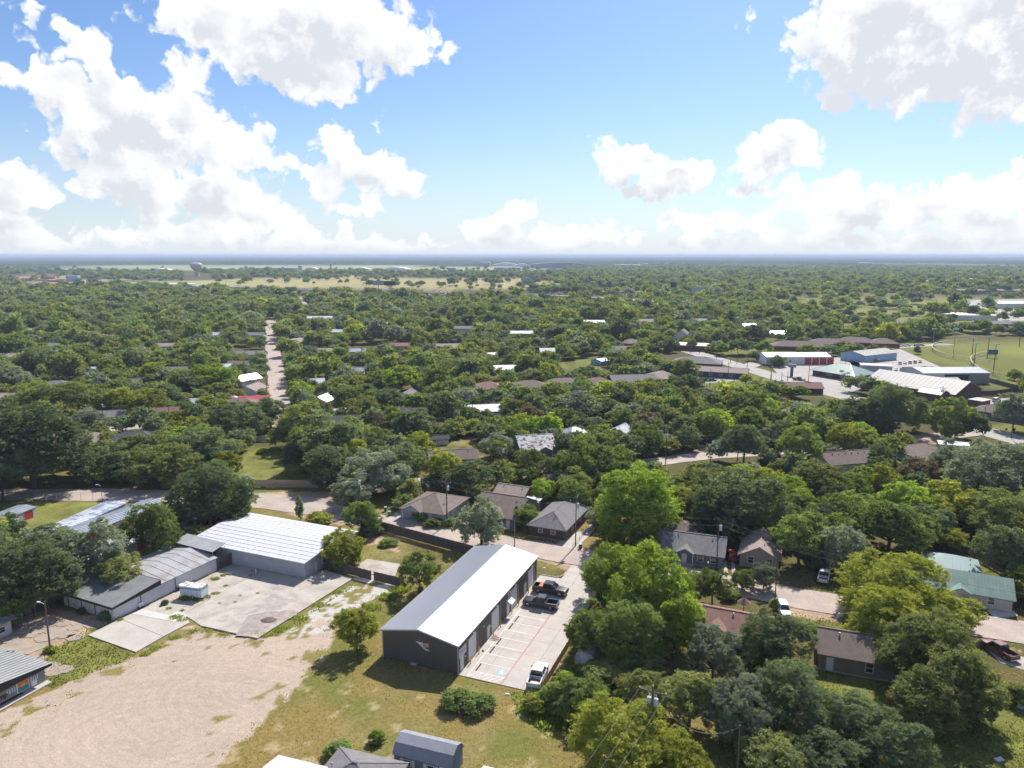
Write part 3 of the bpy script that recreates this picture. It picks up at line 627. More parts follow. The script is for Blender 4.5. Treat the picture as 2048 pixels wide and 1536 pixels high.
def opening(o, kind, side, p, z0, ww, hh, w, d, parts_mats):
    """a window, door or roller door set on a wall; side in front/back/left/right"""
    fm, pm = parts_mats
    rot = dict(front=0, right=math.pi / 2, back=math.pi, left=-math.pi / 2)[side]
    off = {'front': (p, -d / 2), 'back': (p, d / 2), 'left': (-w / 2, p), 'right': (w / 2, p)}[side]
    key = (kind, ww, hh, fm.name, pm.name)
    if key not in WMESH:
        f = MB(); t = .09
        f.box(-ww/2 - t, ww/2 + t, -.07, .05, -t if kind == 'window' else 0, 0.001 if kind == 'window' else .02); f.box(-ww/2 - t, ww/2 + t, -.07, .05, hh, hh + t)
        f.box(-ww/2 - t, -ww/2, -.07, .05, .02, hh); f.box(ww/2, ww/2 + t, -.07, .05, .02, hh)
        if kind == 'window': f.box(-ww/2, ww/2, -.05, .0, hh * .48, hh * .53)
        g = MB()
        if kind == 'roller_door':
            n = 5
            for i in range(n): g.box(-ww/2, ww/2, -.035, .04, i * hh / n + .015, (i + 1) * hh / n - .015)
            g.box(-ww/2, ww/2, -.01, .03, 0.01, hh)
        else: g.box(-ww/2, ww/2, -.03, .04, 0.001, hh - .001)
        WMESH[key] = (f.mesh(kind, fm), g.mesh('pane', pm))
    a, b = WMESH[key]
    nm = {'window': 'window', 'door': 'door', 'roller_door': 'roller_door'}[kind]
    wn = put(nm, a, o, (off[0], off[1], z0), rot); put('pane' if kind == 'window' else 'door_leaf', b, wn)
    return wn
def house(name, label, cat, loc, rz, w, d, h, kind='gable', rise=1.6, wall='white', roof='grey', mark=None, wins=(), doors=(), rollers=(), o=.45, seam=0, porch=None, chim=None, vents=0, group=None, gabley=False, roller_mat=None, seam_mat=None):
    t = thing(name, label, cat, (loc[0], loc[1], 0), rz, group, mark)
    wm = WL[wall] if isinstance(wall, str) else wall; rm = SH[roof] if isinstance(roof, str) else roof
    walls(kind, w, d, h, rise).build('wall', wm, t)
    MB().box(-w/2 - .05, w/2 + .05, -d/2 - .05, d/2 + .05, -.4, .12).build('foundation', M_CONC2, t)
    r = roof_mesh(kind, w, d, h, rise, o).build('roof', rm, t)
    if kind in ('gable', 'hip') and not seam:
        c = MB(); rr = (w/2 + o) if kind == 'gable' else max(w/2 - d/2, .3); c.bar((-rr, 0, h + rise + .01), (rr, 0, h + rise + .01), .3, .06)
        if kind == 'hip':
            X, Y = w/2 + o, d/2 + o; ze = h - o * rise / (d/2)
            for sx in (-1, 1):
                for sy in (-1, 1): c.bar((sx * X, sy * Y, ze), (sx * max(X - Y, .01), 0, h + rise), .22, .05)
        c.build('ridge_cap', rm, r)
    if seam: seams(kind, w, d, h, rise, seam, o).build('roof_seams', seam_mat or rm, r, kind='stuff')
    for (side, p, z0, ww, hh) in wins: opening(t, 'window', side, p, z0, ww, hh, w, d, (M_WHITEW, M_GLASS))
    for (side, p, ww, hh) in doors: opening(t, 'door', side, p, .1, ww, hh, w, d, (M_TRIM, M_DOORW))
    for (side, p, ww, hh) in rollers: opening(t, 'roller_door', side, p, .05, ww, hh, w, d, (M_TRIM, roller_mat or M_REDD))
    if porch:     # (x, width, depth, material of roof)
        px, pw, pd = porch
        pm = MB(); zz = h; rs = pw / 2 * .55
        P = [(px - pw/2, -d/2 - pd, zz - .1), (px + pw/2, -d/2 - pd, zz - .1), (px, -d/2 - pd, zz - .1 + rs), (px - pw/2, 0 - d * .15, zz - .1 + .02), (px + pw/2, -d * .15, zz - .1 + .02), (px, -d * .10, zz - .1 + rs)]
        pm.v = P + [(a, b, c - .14) for a, b, c in P]
        pm.q(0, 2, 5, 3); pm.q(2, 1, 4, 5); pm.q(6 + 3, 6 + 5, 6 + 2, 6 + 0); pm.q(6 + 5, 6 + 4, 6 + 1, 6 + 2); pm.q(6, 7, 1, 0) if False else None
        pm.q(0, 6, 8, 2); pm.q(2, 8, 7, 1)
        pr = pm.build('porch_roof', rm, t)
        g = MB(); g.poly([(px - pw/2 + .15, -d/2 - pd + .2, zz - .22), (px + pw/2 - .15, -d/2 - pd + .2, zz - .22), (px, -d/2 - pd + .2, zz + rs - .32)]); g.build('gable_panel', wm, pr)
        for s in (-1, 1): MB().box(px + s * (pw/2 - .2) - .06, px + s * (pw/2 - .2) + .06, -d/2 - pd + .15, -d/2 - pd + .27, 0, zz - .25).build('porch_post', M_WHITEW, t)
        MB().box(px - pw/2, px + pw/2, -d/2 - pd, -d/2 - .06, -.3, .15).build('porch_slab', M_CONC, t)
    if chim: c = MB(); cx, cy = chim; c.box(cx - .35, cx + .35, cy - .35, cy + .35, h, h + rise + .8); c.build('chimney', M_BRICK, r)
    if cat == 'house' and not vents and loc[1] < 320: vents = 2
    for i in range(vents):
        x = -w * .32 + i * w * .64 / max(1, vents - 1) + .2; y = d * (.11 if kind != 'shed' else 0); z = h + rise * (1 - y / (d/2)) if kind != 'flat' else h
        MB().tube((x, -y, z - .1), (x, -y, z + .32), .11, n=6).tube((x, -y, z + .3), (x, -y, z + .42), .2, .08, n=6).build('roof_vent', M_GALV, r)
    return t

# ------------------------------------------------------------------ the dark metal building beside the parking lot
def main_building():
    Wd, Ln, He, Hr = 12.9, 34.8, 4.8, 6.05
    t = thing('metal_workshop', 'long charcoal metal building with bright white roof beside striped parking lot', 'building', LOT(0, 0), GRID, mark='charcoal metal building')
    mb = MB(); mb.v = [(-Wd, 0, 0), (0, 0, 0), (0, Ln, 0), (-Wd, Ln, 0), (-Wd, 0, He), (0, 0, He), (0, Ln, He), (-Wd, Ln, He), (-Wd/2, 0, Hr), (-Wd/2, Ln, Hr)]
    mb.q(0, 1, 5, 8, 4); mb.q(1, 2, 6, 5); mb.q(2, 3, 7, 9, 6); mb.q(3, 0, 4, 7); mb.q(4, 8, 9, 7); mb.q(8, 5, 6, 9)
    w = mb.build('wall', M_DWALL, t)
    rb = MB()
    holes = [(.71, 1.86), (3.5, 6.6), (10.87, 11.93), (12.6, 15.9), (19.44, 20.64), (21.2, 24.4), (28.0, 29.0), (29.9, 33.0)]
    y = .2
    while y < Ln:
        blk = [hh for hh in holes if hh[0] - .15 < y < hh[1] + .15]
        z0 = 0 if not blk else (3.95 if blk[0][1] - blk[0][0] > 2 else 2.25)
        rb.box(0, .045, y, y + .09, z0, He - .02)
        rb.box(-Wd - .045, -Wd, y, y + .09, 0, He - .02); y += .305
    x = -Wd + .25
    while x < -.1:
        zt = He + (Hr - He) * (1 - abs(x + Wd/2) / (Wd/2)) - .05
        rb.box(x, x + .09, -.045, 0, .0, zt); x += .305
    rb.build('siding_ribs', M_DWALL, w, kind='stuff')
    o = .28; k = (Hr - He) / (Wd/2); ze = He - o * k
    for s, nm in ((-1, 'roof_slope'), (1, 'roof_slope')):
        xe = -Wd/2 + s * (Wd/2 + o); r = MB()
        P = [(xe, -.35, ze + .05), (xe, Ln + .35, ze + .05), (-Wd/2, Ln + .35, Hr + .05), (-Wd/2, -.35, Hr + .05)]
        if s < 0: P = [P[0], P[3], P[2], P[1]]
        r.v = P + [(a, b, c - .07) for a, b, c in P]; r.q(0, 1, 2, 3); r.q(7, 6, 5, 4)
        for i in range(4): j = (i + 1) % 4; r.q(j, i, i + 4, j + 4)
        ro = r.build(nm, M_WROOF, t)
        sm = MB(); y = -.2
        while y < Ln + .3: sm.bar((xe, y, ze + .08), (-Wd/2 + s * .05, y, Hr + .08), .07, .06); y += .305
        sm.build('roof_ribs', M_WROOF, ro, kind='stuff')
        g = MB(); g.bar((xe + s * .05, -.35, ze + .0), (xe + s * .05, Ln + .35, ze + .0), .12, .14); g.build('gutter', M_TRIM, ro)
    MB().bar((-Wd/2, -.37, Hr + .1), (-Wd/2, Ln + .37, Hr + .1), .45, .05).build('ridge_cap', M_WROOF, t)
    for (a, b) in ((0, 0), (-Wd, 0), (0, Ln), (-Wd, Ln)): MB().box(a - .08 if a < 0 else a - .06, a + .06 if a < 0 else a + .08, b - .08, b + .08, 0, He - .05).build('corner_trim', M_TRIM, t)
    for s in (-1, 1): MB().bar((-Wd/2 + s * (Wd/2 + .2), -.36, ze - .02), (-Wd/2, -.36, Hr - .04), .05, .2).build('rake_trim', M_TRIM, t)
    def onwall(nm, y0, y1, z0, z1, m, fr, par=t):
        f = MB(); a = .1
        f.box(0, .10, y0 - a, y0, z0, z1 + a); f.box(0, .10, y1, y1 + a, z0, z1 + a); f.box(0, .10, y0, y1, z1, z1 + a)
        fo = f.build(nm, fr, par)
        g = MB()
        if nm == 'roller_door':
            n = 8
            for i in range(n): g.box(.0, .062, y0, y1, z0 + i * (z1 - z0)/n + .02, z0 + (i+1) * (z1 - z0)/n)
            g.box(0, .045, y0, y1, z0, z1)
        else: g.box(0, .07, y0, y1, z0, z1)
        g.build('door_leaf', m, fo)
        if nm == 'door': MB().box(.07, .13, y1 - .16, y1 - .08, 1.0, 1.1).build('handle', M_GALV, fo)
        return fo
    for a, b in ((3.64, 6.5), (12.71, 15.8), (21.32, 24.3), (29.97, 32.9)): onwall('roller_door', a, b, .02, 3.75, M_DOORW, M_TRIM)
    for a, b in ((.8, 1.8), (10.95, 11.9), (19.5, 20.5), (28.05, 29.0)): onwall('door', a, b, .02, 2.13, M_DOORW, M_DOORW)
    for y in (5.0, 14.3, 22.9, 31.5):
        l = MB().box(.0, .16, y - .13, y + .13, 4.22, 4.42).build('wall_light', M_BLK, t); MB().tube((.16, y, 4.3), (.42, y, 4.24), .13, .17, n=8).build('lamp_lens', M_LAMP, l)
    for y, z in ((2.35, 1.75), (12.2, 1.75), (9.4, 3.1)): MB().tube((.02, y, z), (.2, y, z), .14, .12, n=8).build('meter', M_LAMP, t)
    for y in (7.05, 16.4, 24.9, 33.4): MB().box(.05, .15, y - .06, y + .06, .1, 4.65).build('downspout', M_TRIM, t)
    aw = MB(); aw.hexa([(0.05, 19.1, 2.5), (1.15, 19.1, 2.35), (1.15, 20.9, 2.35), (.05, 20.9, 2.5), (0.05, 19.1, 3.05), (1.15, 19.1, 2.5), (1.15, 20.9, 2.5), (.05, 20.9, 3.05)]); aw.build('awning', M_DOORW, t)
    # sign panel over the first door with two lines of small grey letters
    sg = MB().box(.05, .12, .3, 2.75, 2.35, 3.75).build('sign_panel', M_DOORW, t)
    gm = mat('sign_print_grey', (.25, .28, .32), .6); R = random.Random(3)
    for row, (z, hgt) in enumerate(((3.2, .22), (2.8, .16))):
        y = .55
        while y < 2.4: wl = R.uniform(.10, .2); MB().box(.12, .135, y, y + wl, z, z + hgt).build('letter', gm, sg); y += wl + .07
    sg2 = MB().box(.05, .11, 19.9, 21.0, 3.3, 4.1).build('sign_panel', M_DOORW, t); MB().box(.11, .125, 20.1, 20.8, 3.5, 3.9).build('emblem', M_REDP, sg2)
    # emblem on the end wall: white wedge and a red block
    e = MB()
    e.hexa([(-6.75, -.06, 3.55), (-4.9, -.06, 3.55), (-4.9, -.045, 3.55), (-6.75, -.045, 3.55)] + [(-6.75, -.06, 3.6), (-5.55, -.06, 3.62), (-5.55, -.045, 3.62), (-6.75, -.045, 3.6)]) if False else None
    P = [(-7.1, 3.98), (-6.3, 3.95), (-5.95, 3.35), (-5.3, 2.95), (-4.75, 3.05), (-4.7, 2.85), (-5.2, 2.8)]
    P = [(-7.15, 4.02), (-5.35, 2.78), (-4.72, 2.80), (-4.75, 2.98), (-5.3, 3.05), (-5.75, 3.5), (-5.8, 3.98)]
    e.v = [(a, -.062, b) for a, b in P] + [(a, -.048, b) for a, b in P]; n = len(P); e.q(*range(n)); e.q(*range(2*n-1, n-1, -1))
    for i in range(n): j = (i+1) % n; e.q(j, i, i+n, j+n)
    em = e.build('emblem', M_DOORW, t)
    MB().box(-5.78, -4.78, -.075, -.064, 3.35, 4.0).build('emblem_block', M_REDP, em)
    for i in range(4): MB().box(-5.68 + i * .22, -5.55 + i * .22, -.082, -.076, 3.75, 3.92).build('letter', M_DOORW, em)
    for i in range(3): MB().box(-5.5 + i * .22, -5.36 + i * .22, -.082, -.076, 3.45, 3.62).build('letter', M_DOORW, em)
    MB().box(-8, -6.9, -.3, -.05, .0, .35).build('electrical_box', M_TRIM, t)
main_building()
# parking lot slabs with joints, kerb and markings
def lot():
    root = bpy.data.objects.new('parking_lot', None); SC.collection.objects.link(root); root['kind'] = 'structure'
    xs = [.0, 3.6, 7.1, 10.2, 12.9]; ys = [-.1 + 4.5 * i for i in range(9)] + [40.2]
    for i in range(4):
        for j in range(9):
            b0, b1 = ys[j], ys[j+1]
            P = [LOT(xs[i] + .015, b0 + .015), LOT(xs[i+1] - .015, b0 + .015), LOT(xs[i+1] - .015, b1 - .015), LOT(xs[i] + .015, b1 - .015)]
            if j == 8 and i < 2: continue
            slab('slab', P, M_CONC, -.35, .04, root)
    for x0, x1, y0, y1 in ((0, 4.27, 35.93, 37.2), (4.3, 7.08, 35.93, 40.2)): slab('slab', [LOT(x0 + .015, y0), LOT(x1, y0), LOT(x1, y1), LOT(x0 + .015, y1)], M_CONC, -.35, .04, root)
    slab('slab', [LOT(4.3, 40.25), LOT(13, 40.25), LOT(14.5, 44), LOT(4.4, 44)], M_CONC, -.35, .038, root)
    k = MB(); pts = [LOT(0, 37.25), LOT(3.2, 37.25), LOT(3.9, 37.8), LOT(4.25, 38.8), LOT(4.3, 40.4)]
    for a, b in zip(pts[:-1], pts[1:]): k.bar((a.x, a.y, .08), (b.x, b.y, .08), .16, .2)
    k.build('kerb', M_CONC, root)
    def stripe(p, q, w, m=M_WHITE, z=.048, nm='painted_line'):
        a, b = LOT(*p), LOT(*q); d = (b - a).normalized(); n = Vector((-d.y, d.x, 0)) * w / 2
        MB().prism([((a - n).x, (a - n).y), ((b - n).x, (b - n).y), ((b + n).x, (b + n).y), ((a + n).x, (a + n).y)], z - .004, z).build(nm, m, root)
    stripe((1.42, .2), (1.42, 30.2), .11)
    for y in (20.35, 17.65, 15.0, 12.3, 9.65, 6.95, 4.25, 1.65, 23.4, 26.3, 29.2): stripe((1.5, y), (6.85, y), .10)
    for i in range(6): stripe((1.5 + i * .85, .15), (2.6 + i * .85 - .1, 1.5), .09, z=.047)
    stripe((6.92, .1), (7.05, 34), .13, M_REDP, .052, 'fire_lane_line')
    b = LOT(5.9, 2.9)
    s = MB().box(-.75, .75, -.65, .65, .044, .048).build('accessible_symbol', M_BLUEP, root, loc=(b.x, b.y, 0), rz=GRID)
    g = MB(); N = 20          # wheelchair figure: head, body, wheel arc
    for i in range(14):
        a0, a1 = math.radians(100 + i * 18), math.radians(118 + i * 18); r0, r1 = .24, .33
        g.prism([(r1 * math.cos(a0), r1 * math.sin(a0) - .12), (r1 * math.cos(a1), r1 * math.sin(a1) - .12), (r0 * math.cos(a1), r0 * math.sin(a1) - .12), (r0 * math.cos(a0), r0 * math.sin(a0) - .12)], .048, .052)
    g.box(-.06, .05, -.1, .38, .053, .056); g.box(-.05, .3, -.14, -.05, .053, .056); g.box(.24, .33, -.45, -.1, .057, .06)
    g.prism([(.09 * math.cos(math.radians(i * 45)), .49 + .09 * math.sin(math.radians(i * 45))) for i in range(8)], .053, .056)
    g.build('wheelchair_figure', M_WHITE, s)
lot()
k0 = MB().box(-.09, .09, -.95, .95, 0, .13).mesh('wheel_stop', mat('brown_wheel_stop', (.07, .045, .04), .8))
NTH = ['first', 'second', 'third', 'fourth', 'fifth', 'sixth', 'seventh', 'eighth', 'ninth', 'tenth', 'eleventh', 'twelfth']
for i, y in enumerate((2.85, 8.2, 10.9, 16.25, 19.0)):
    w = put('wheel_stop', k0, None, LOT(2.1, y, .042), GRID); w['category'] = 'wheel stop'; w['group'] = 'wheel stops along the white parking line'
    w['label'] = f'{NTH[i]} dark wheel stop counting back from the blue accessible symbol'
for i, y in enumerate((3.34, 6.51, 12.29, 15.41, 20.62, 23.91, 28.93)):
    p = LOT(.55, y, .04); t = thing('bollard', f'{NTH[i]} yellow steel bollard from the near corner of the metal building', 'bollard', p, 0, 'yellow bollards beside the roller doors')
    if i == 0: bm0 = MB().tube((0, 0, -.1), (0, 0, 1.2), .085, n=10).mesh('post', M_YEL); bm1 = MB().tube((0, 0, 1.2), (0, 0, 1.27), .085, .03, n=10).mesh('cap', M_YEL)
    put('post', bm0, t); put('cap', bm1, t)
# broken pallet and off-cuts by the bollards
t = thing('broken_pallet', 'broken orange-brown wooden pallet pieces lying against the third bollard', 'pallet', LOT(1.1, 11.8, .05), GRID)
R = random.Random(8)
for i in range(11):
    a = R.uniform(0, 6.28); l = R.uniform(.5, 1.2); x, y = R.uniform(-.4, .5), R.uniform(-.7, .6); z = .05 + .03 * i
    MB().bar((x - math.cos(a) * l/2, y - math.sin(a) * l/2, z), (x + math.cos(a) * l/2, y + math.sin(a) * l/2, z + R.uniform(-.03, .12)), .11, .03).build('plank', M_WOODN, t)
t = thing('rag_heap', 'small reddish brown heap on the concrete beside the second bollard', 'rubbish', LOT(.9, 7.4, .04), 0)
m_ = MB(); 
for i in range(6): a = R.uniform(0, 6.28); m_.tube((R.uniform(-.2, .2), R.uniform(-.2, .2), .0), (R.uniform(-.25, .25), R.uniform(-.25, .25), .12), .12, .05, n=6)
m_.build('heap', mat('red_brown_cloth', (.16, .07, .05), .9), t)

# fences: posts, rails and one panel of pickets after another
FENCEM = {}
def fence(label, pts, h=1.85, m=M_WOODF, name='wood_fence', gap=.012, pane=2.4, mark=None, z=0, tilt=0):
    P = [p if isinstance(p, Vector) else W(*p) for p in pts]
    t = thing(name, label, 'fence', (P[0].x, P[0].y, 0), 0, mark=mark); o = P[0]
    key = (round(h, 2), m.name, pane)
    if key not in FENCEM:
        b = MB(); R = random.Random(4); x = 0
        while x < pane - .02: b.box(x, x + .135 - gap, -.012, .012, .04, h + R.uniform(-.035, .03)); x += .14
        for zz in (.35, h - .35): b.box(0, pane - .08, .012, .05, zz, zz + .09)
        FENCEM[key] = (b.mesh('fence_panel', m), MB().box(-.05, .05, -.0, .1, -.2, h + .05).mesh('post', m))
    for a, b in zip(P[:-1], P[1:]):
        d = b - a; L_ = d.length; n = max(1, round(L_ / pane)); ang = math.atan2(d.y, d.x)
        for i in range(n):
            q = a + d * i / n - o
            po = put('post', FENCEM[key][1], t, (q.x, q.y, 0), ang)
            pn = put('fence_panel', FENCEM[key][0], t, (q.x + math.cos(ang) * .06, q.y + math.sin(ang) * .06, 0), ang); pn.scale = (L_ / n / pane, 1, 1)
    q = P[-1] - o; put('post', FENCEM[key][1], t, (q.x, q.y, 0), ang)
    return t
fence('dark weathered board fence along the near side of the dirt road', [(735,1052),(756,1060),(850,1086),(945,1112)], 2.3)
fence('dark board fence between the white-roofed warehouse and the back of the metal building', [(632,1128),(700,1149),(742,1160)], 1.9)
fence('short dark board fence panel run ending behind the charcoal building', [(748,1161),(800,1174)], 1.9)
fence('low new wood rail fence along the right edge of the parking lot', [LOT(13.1, .8), LOT(13.1, 22), LOT(12.7, 39)], 1.25, M_WOODN)
fence('tan board fence in front of the grassy lot', [(497,974),(637,976)], 2.1, M_TANF, mark='tan board fence')
fence('dark board fence behind the left road under the trees', [(95,965),(240,963),(330,968)], 1.9)
fence('pale metal fence at the far side of the grassy lot', [(478,884),(560,882),(600,878)], 1.9, mat('pale_fence_metal', (.42, .45, .50), .6))
fence('brown board fence slanting behind the green-roofed house', [(1865,1080),(1950,1118),(2048,1172),(2100,1198)], 1.9)
fence('board fence along the back yard behind the shingled hip roofs', [(1075,1018),(1120,985),(1140,968)], 1.8)
fence('grey board fence round the yard beside the ball field', [(1968,762),(2046,783),(1985,791),(1905,792)], 2.2)
fence('short brown fence between the two brown-roofed houses', [(185,898),(232,897)], 1.8)
fence('long brown fence near the red metal roof', [(420,806),(530,803)], 1.8)
def chain_fence(label, pts, h=1.8, mark=None, post=3.0, rail=True):
    P = [p if isinstance(p, Vector) else W(*p) for p in pts]; o = P[0]
    t = thing('chain_link_fence', label, 'fence', (o.x, o.y, 0), 0)
    pm = MB().tube((0, 0, 0), (0, 0, h), .035, n=6).mesh('post', M_GALV); wires = MB(); rl = MB()
    for a, b in zip(P[:-1], P[1:]):
        d = b - a; n = max(1, round(d.length / post))
        for i in range(n + 1):
            q = a + d * i / n - o; put('post', pm, t, (q.x, q.y, 0))
        A = a - o; B = b - o; rl.bar((A.x, A.y, h), (B.x, B.y, h), .05, .05)
        k = int(d.length / .45); L_ = d.length
        for i in range(k):
            for s in (0, 1):
                q0 = A.lerp(B, i / k); q1 = A.lerp(B, min(1, (i + 1.0 * h / .9) / k)) if s else A.lerp(B, max(0, (i - h / .9) / k))
                wires.bar((q0.x, q0.y, .03), (q1.x, q1.y, h), .012, .012)
    rl.build('top_rail', M_GALV, t); wires.build('wire_mesh', M_GALV, t, kind='stuff')
    return t
chain_fence('tall chain-link fence beside the broken paving and shaded brush', [(46,1254),(121,1204)], 2.6)
chain_fence('chain-link fence between the storage units and the left road', [(0,1002),(90,1001),(210,999)], 2.0)
chain_fence('chain-link fence of a front yard beside the silver van', [(790,1036),(830,1042),(880,1052)], 1.1)
chain_fence('low white chain-link fence right of the concrete driveway', [(1145,1100),(1172,1064)], 1.1)
R_ = math.radians
def A3(a, z=0): return Vector((a[0], a[1], z))
def frontage(a, b, depth, back=0):
    """centre, width and turn of a building whose front wall stands on the pixels a and b"""
    p, q = W(*a), W(*b); d = q - p; n = Vector((-d.y, d.x, 0)).normalized(); return (p + q) / 2 + n * (depth / 2 + back), d.length, math.atan2(d.y, d.x)
# ---- warehouse with the bright coated roof
a_, b_ = W(375, 1077, 4), W(611, 1123, 4); u_ = (b_ - a_).normalized(); n_ = Vector((-u_.y, u_.x, 0)); c_ = (a_ + b_) / 2 + n_ * 9.0
house('warehouse', 'wide low warehouse with coated white roof behind the stained concrete yard', 'building', c_, math.atan2(u_.y, u_.x), 28.2, 16.6, 3.65, 'gable', .75, mat('pale_panel_wall', (.44, .45, .49), .6, (.38, .39, .42), .5), 'coat', 'white-roofed warehouse', o=.75, seam=1.9, seam_mat=mat('seam_white', (.62, .63, .65), .6),
      doors=(('right', -5, .95, 2.1), ('right', 2, .95, 2.1)), wins=(('right', -2, 1.0, 1.4, 1.0),))
wh = [o for o in SC.objects if o.name == 'warehouse'][0]; lp = MB()
for sy in (-1, 1):
    for k in range(1, 7): yy = sy * (9.05 - k * 1.4); zz = 3.65 + .75 * (1 - abs(yy) / 8.3) + .05; lp.bar((-14.6, yy, zz), (14.6, yy, zz), .12, .02)
lp.build('roof_laps', mat('lap_white', (.60, .61, .635), .6), wh, kind='stuff')
t = thing('standpipe', 'thin pale standpipe in the concrete yard before the warehouse', 'pipe', W(512, 1150, .05)); MB().tube((0, 0, 0), (0, 0, 1.1), .06, n=8).build('pipe', M_LAMP, t); MB().box(-.1, .1, -.1, .1, 1.05, 1.2).build('cap', M_LAMP, t)
t = thing('manhole_lid', 'square dark-edged metal lid lying on the concrete yard', 'lid', W(459, 1146, .05), R_(-22)); MB().box(-.8, .8, -.6, .6, 0, .1).build('lid', M_CONCW, t); MB().box(-.85, .85, -.68, -.6, 0, .12).build('rim', M_BLK, t)
# ---- long low building
U, V = Vector((math.cos(R_(64.4)), math.sin(R_(64.4)), 0)), Vector((-math.sin(R_(64.4)), math.cos(R_(64.4)), 0)); F1 = W(229, 1241)
LP = lambda s, v, z=0: F1 + U * s + V * v + Vector((0, 0, z))
def long_building():
    t = house('long_low_building', 'long low lavender-walled building with stained metal roof behind the white trailer', 'building', LP(15.7, 6.8), R_(64.4), 13.4, 13.4, 2.75, 'gable', .95, M_LWALL, M_RUST, 'long low building', o=.25, seam=1.9)
    cx = Vector((15.7, 6.8, 0)); Lc = lambda s, v: (s - 15.7, v - 6.8)
    a = MB(); x0, y0 = Lc(0, 0); x1, y1 = Lc(8.95, 13.4)
    a.box(x0, x1, y0 + .02, y1, 0, 2.5); a.build('annex_wall', M_LWALL, t)
    e = MB(); e.box(x0 - .03, x0, y0 + .1, y1, 0, 2.5); e.build('end_wall', M_BLOCK, t)
    r = MB(); P = [(x0 - .5, y0 - .45, 2.62), (x1 + .25, y0 - .45, 3.65), (x1 + .25, y1 + .4, 3.65), (x0 - .5, y1 + .4, 2.62)]
    r.v = P + [(p[0], p[1], p[2] - .1) for p in P]; r.q(0, 1, 2, 3); r.q(7, 6, 5, 4)
    for i in range(4): j = (i+1) % 4; r.q(j, i, i+4, j+4)
    ro = r.build('cap_sheet_roof', M_CAP, t)
    f = MB(); f.hexa([(x0 - .5, y0 - .5, 2.30), (x1 + .25, y0 - .5, 2.75), (x1 + .25, y0 - .46, 2.75), (x0 - .5, y0 - .46, 2.30), (x0 - .5, y0 - .5, 2.66), (x1 + .25, y0 - .5, 3.69), (x1 + .25, y0 - .46, 3.69), (x0 - .5, y0 - .46, 2.66)])
    f.box(x0 - .55, x0 - .5, y0 - .46, y1 + .4, 2.25, 2.66); f.box(x1 + .25, x1 + .3, y0 - .5, y1 + .4, 2.75, 3.69); f.build('fascia', M_FASC, ro)
    for k in range(4): MB().box(x0 - .12, x0 - .03, y0 + 1.2 + k * 3.6, y0 + 1.32 + k * 3.6, 0, 2.3).build('end_post', M_WOODF, t)
    for s in (5.3, 12.6): MB().box(s - 15.7 - .05, s - 15.7 + .05, y0 - .06, y0, 0.1, 2.5).build('downspout', M_FASC, t)
    MB().box(12.6 - 15.7, 16.9 - 15.7, y0 - .05, y0 - .0, .28, .36).build('conduit', M_FASC, t)
    m = MB(); m.box(22.3 - 15.7 - 0, 24.2 - 15.7, 0.2, 6, 0, 2.6) if False else None
long_building()
acm = None
def ac_unit(label, s):
    t = thing('air_conditioner', label, 'air conditioner', LP(s, -.02, .55), R_(64.4), 'wall air conditioners of the long low building')
    MB().box(-.42, .42, -.62, 0, 0, .5).build('housing', M_LAMP, t)
    g = MB()
    for i in range(5): g.box(-.36, .36, -.64, -.62, .06 + i * .09, .10 + i * .09)
    g.build('grille', M_TRIM, t); MB().box(-.36, -.30, -.5, 0, -.5, 0).box(.30, .36, -.5, 0, -.5, 0).build('bracket', M_BLK, t)
ac_unit('white wall air conditioner nearest the dark-roofed end of the long building', 4.9); ac_unit('white wall air conditioner just left of the white trailer', 13.4)
t = thing('canopy', 'grey metal lean-to canopy between the long building and the warehouse', 'canopy', LP(24.2, 6.5), R_(64.4))
MB().hexa([(-1.9, -5.6, 3.7), (1.6, -5.6, 4.3), (1.6, 5.4, 4.5), (-1.9, 5.4, 3.9), (-1.9, -5.6, 3.77), (1.6, -5.6, 4.37), (1.6, 5.4, 4.57), (-1.9, 5.4, 3.97)]).build('roof', M_GROOF, t)
for x, y in ((-1.7, -5.4), (1.4, -5.4), (-1.7, 5), (1.4, 5), (-1.7, 0)): MB().tube((x, y, 0), (x, y, 3.8), .07, n=8).build('post', M_GALV, t)
fence('dark plank gate closing the gap beside the warehouse', [LP(22.4, .2), LP(26.2, -.2)], 2.4)
fence('low dark board wall of the passage behind the gate', [LP(22.6, 4), LP(26.2, 4)], 2.2)
# ---- yard slabs
yard = bpy.data.objects.new('concrete_yard', None); SC.collection.objects.link(yard); yard['kind'] = 'structure'
slab('slab', [(262,1227),(434,1143.5),(474,1112),(530,1134),(367,1228.5),(338,1232),(300,1231)], M_CONC2, -.3, -.0, yard)
slab('slab', [(367.5,1229),(530.6,1134.3),(598,1148),(403,1252)], M_CONC2, -.3, .03, yard)
s3 = slab('slab', [(515,1278),(403.8,1253),(598.6,1148.5),(650,1142),(706,1158)], M_CONC2, -.3, .16, yard)
slab('slab', [(176,1271),(272,1305),(326,1274),(240,1239),(232,1243)], M_CONC, -.3, .10, yard)
slab('slab', [(241,1238.5),(327,1273.5),(379,1246),(340,1243.5),(262,1228)], M_CONC, -.3, .095, yard)
slab('slab', [(263,1227.5),(283,1218),(340,1231),(352,1224),(368,1225),(379,1245.5),(344,1243)], M_CONCW, -.3, .05, yard)
slab('slab', [(700,1140),(735,1118),(800,1128),(790,1152),(740,1148)], M_CONC2, -.3, .03, yard)
slab('slab', [(700,1158),(745,1150),(760,1160),(742,1168)], M_CONC2, -.3, .035, yard)
m_ash = mat('ash_and_soot', (.09, .07, .06), .95, (.16, .13, .115), 2)
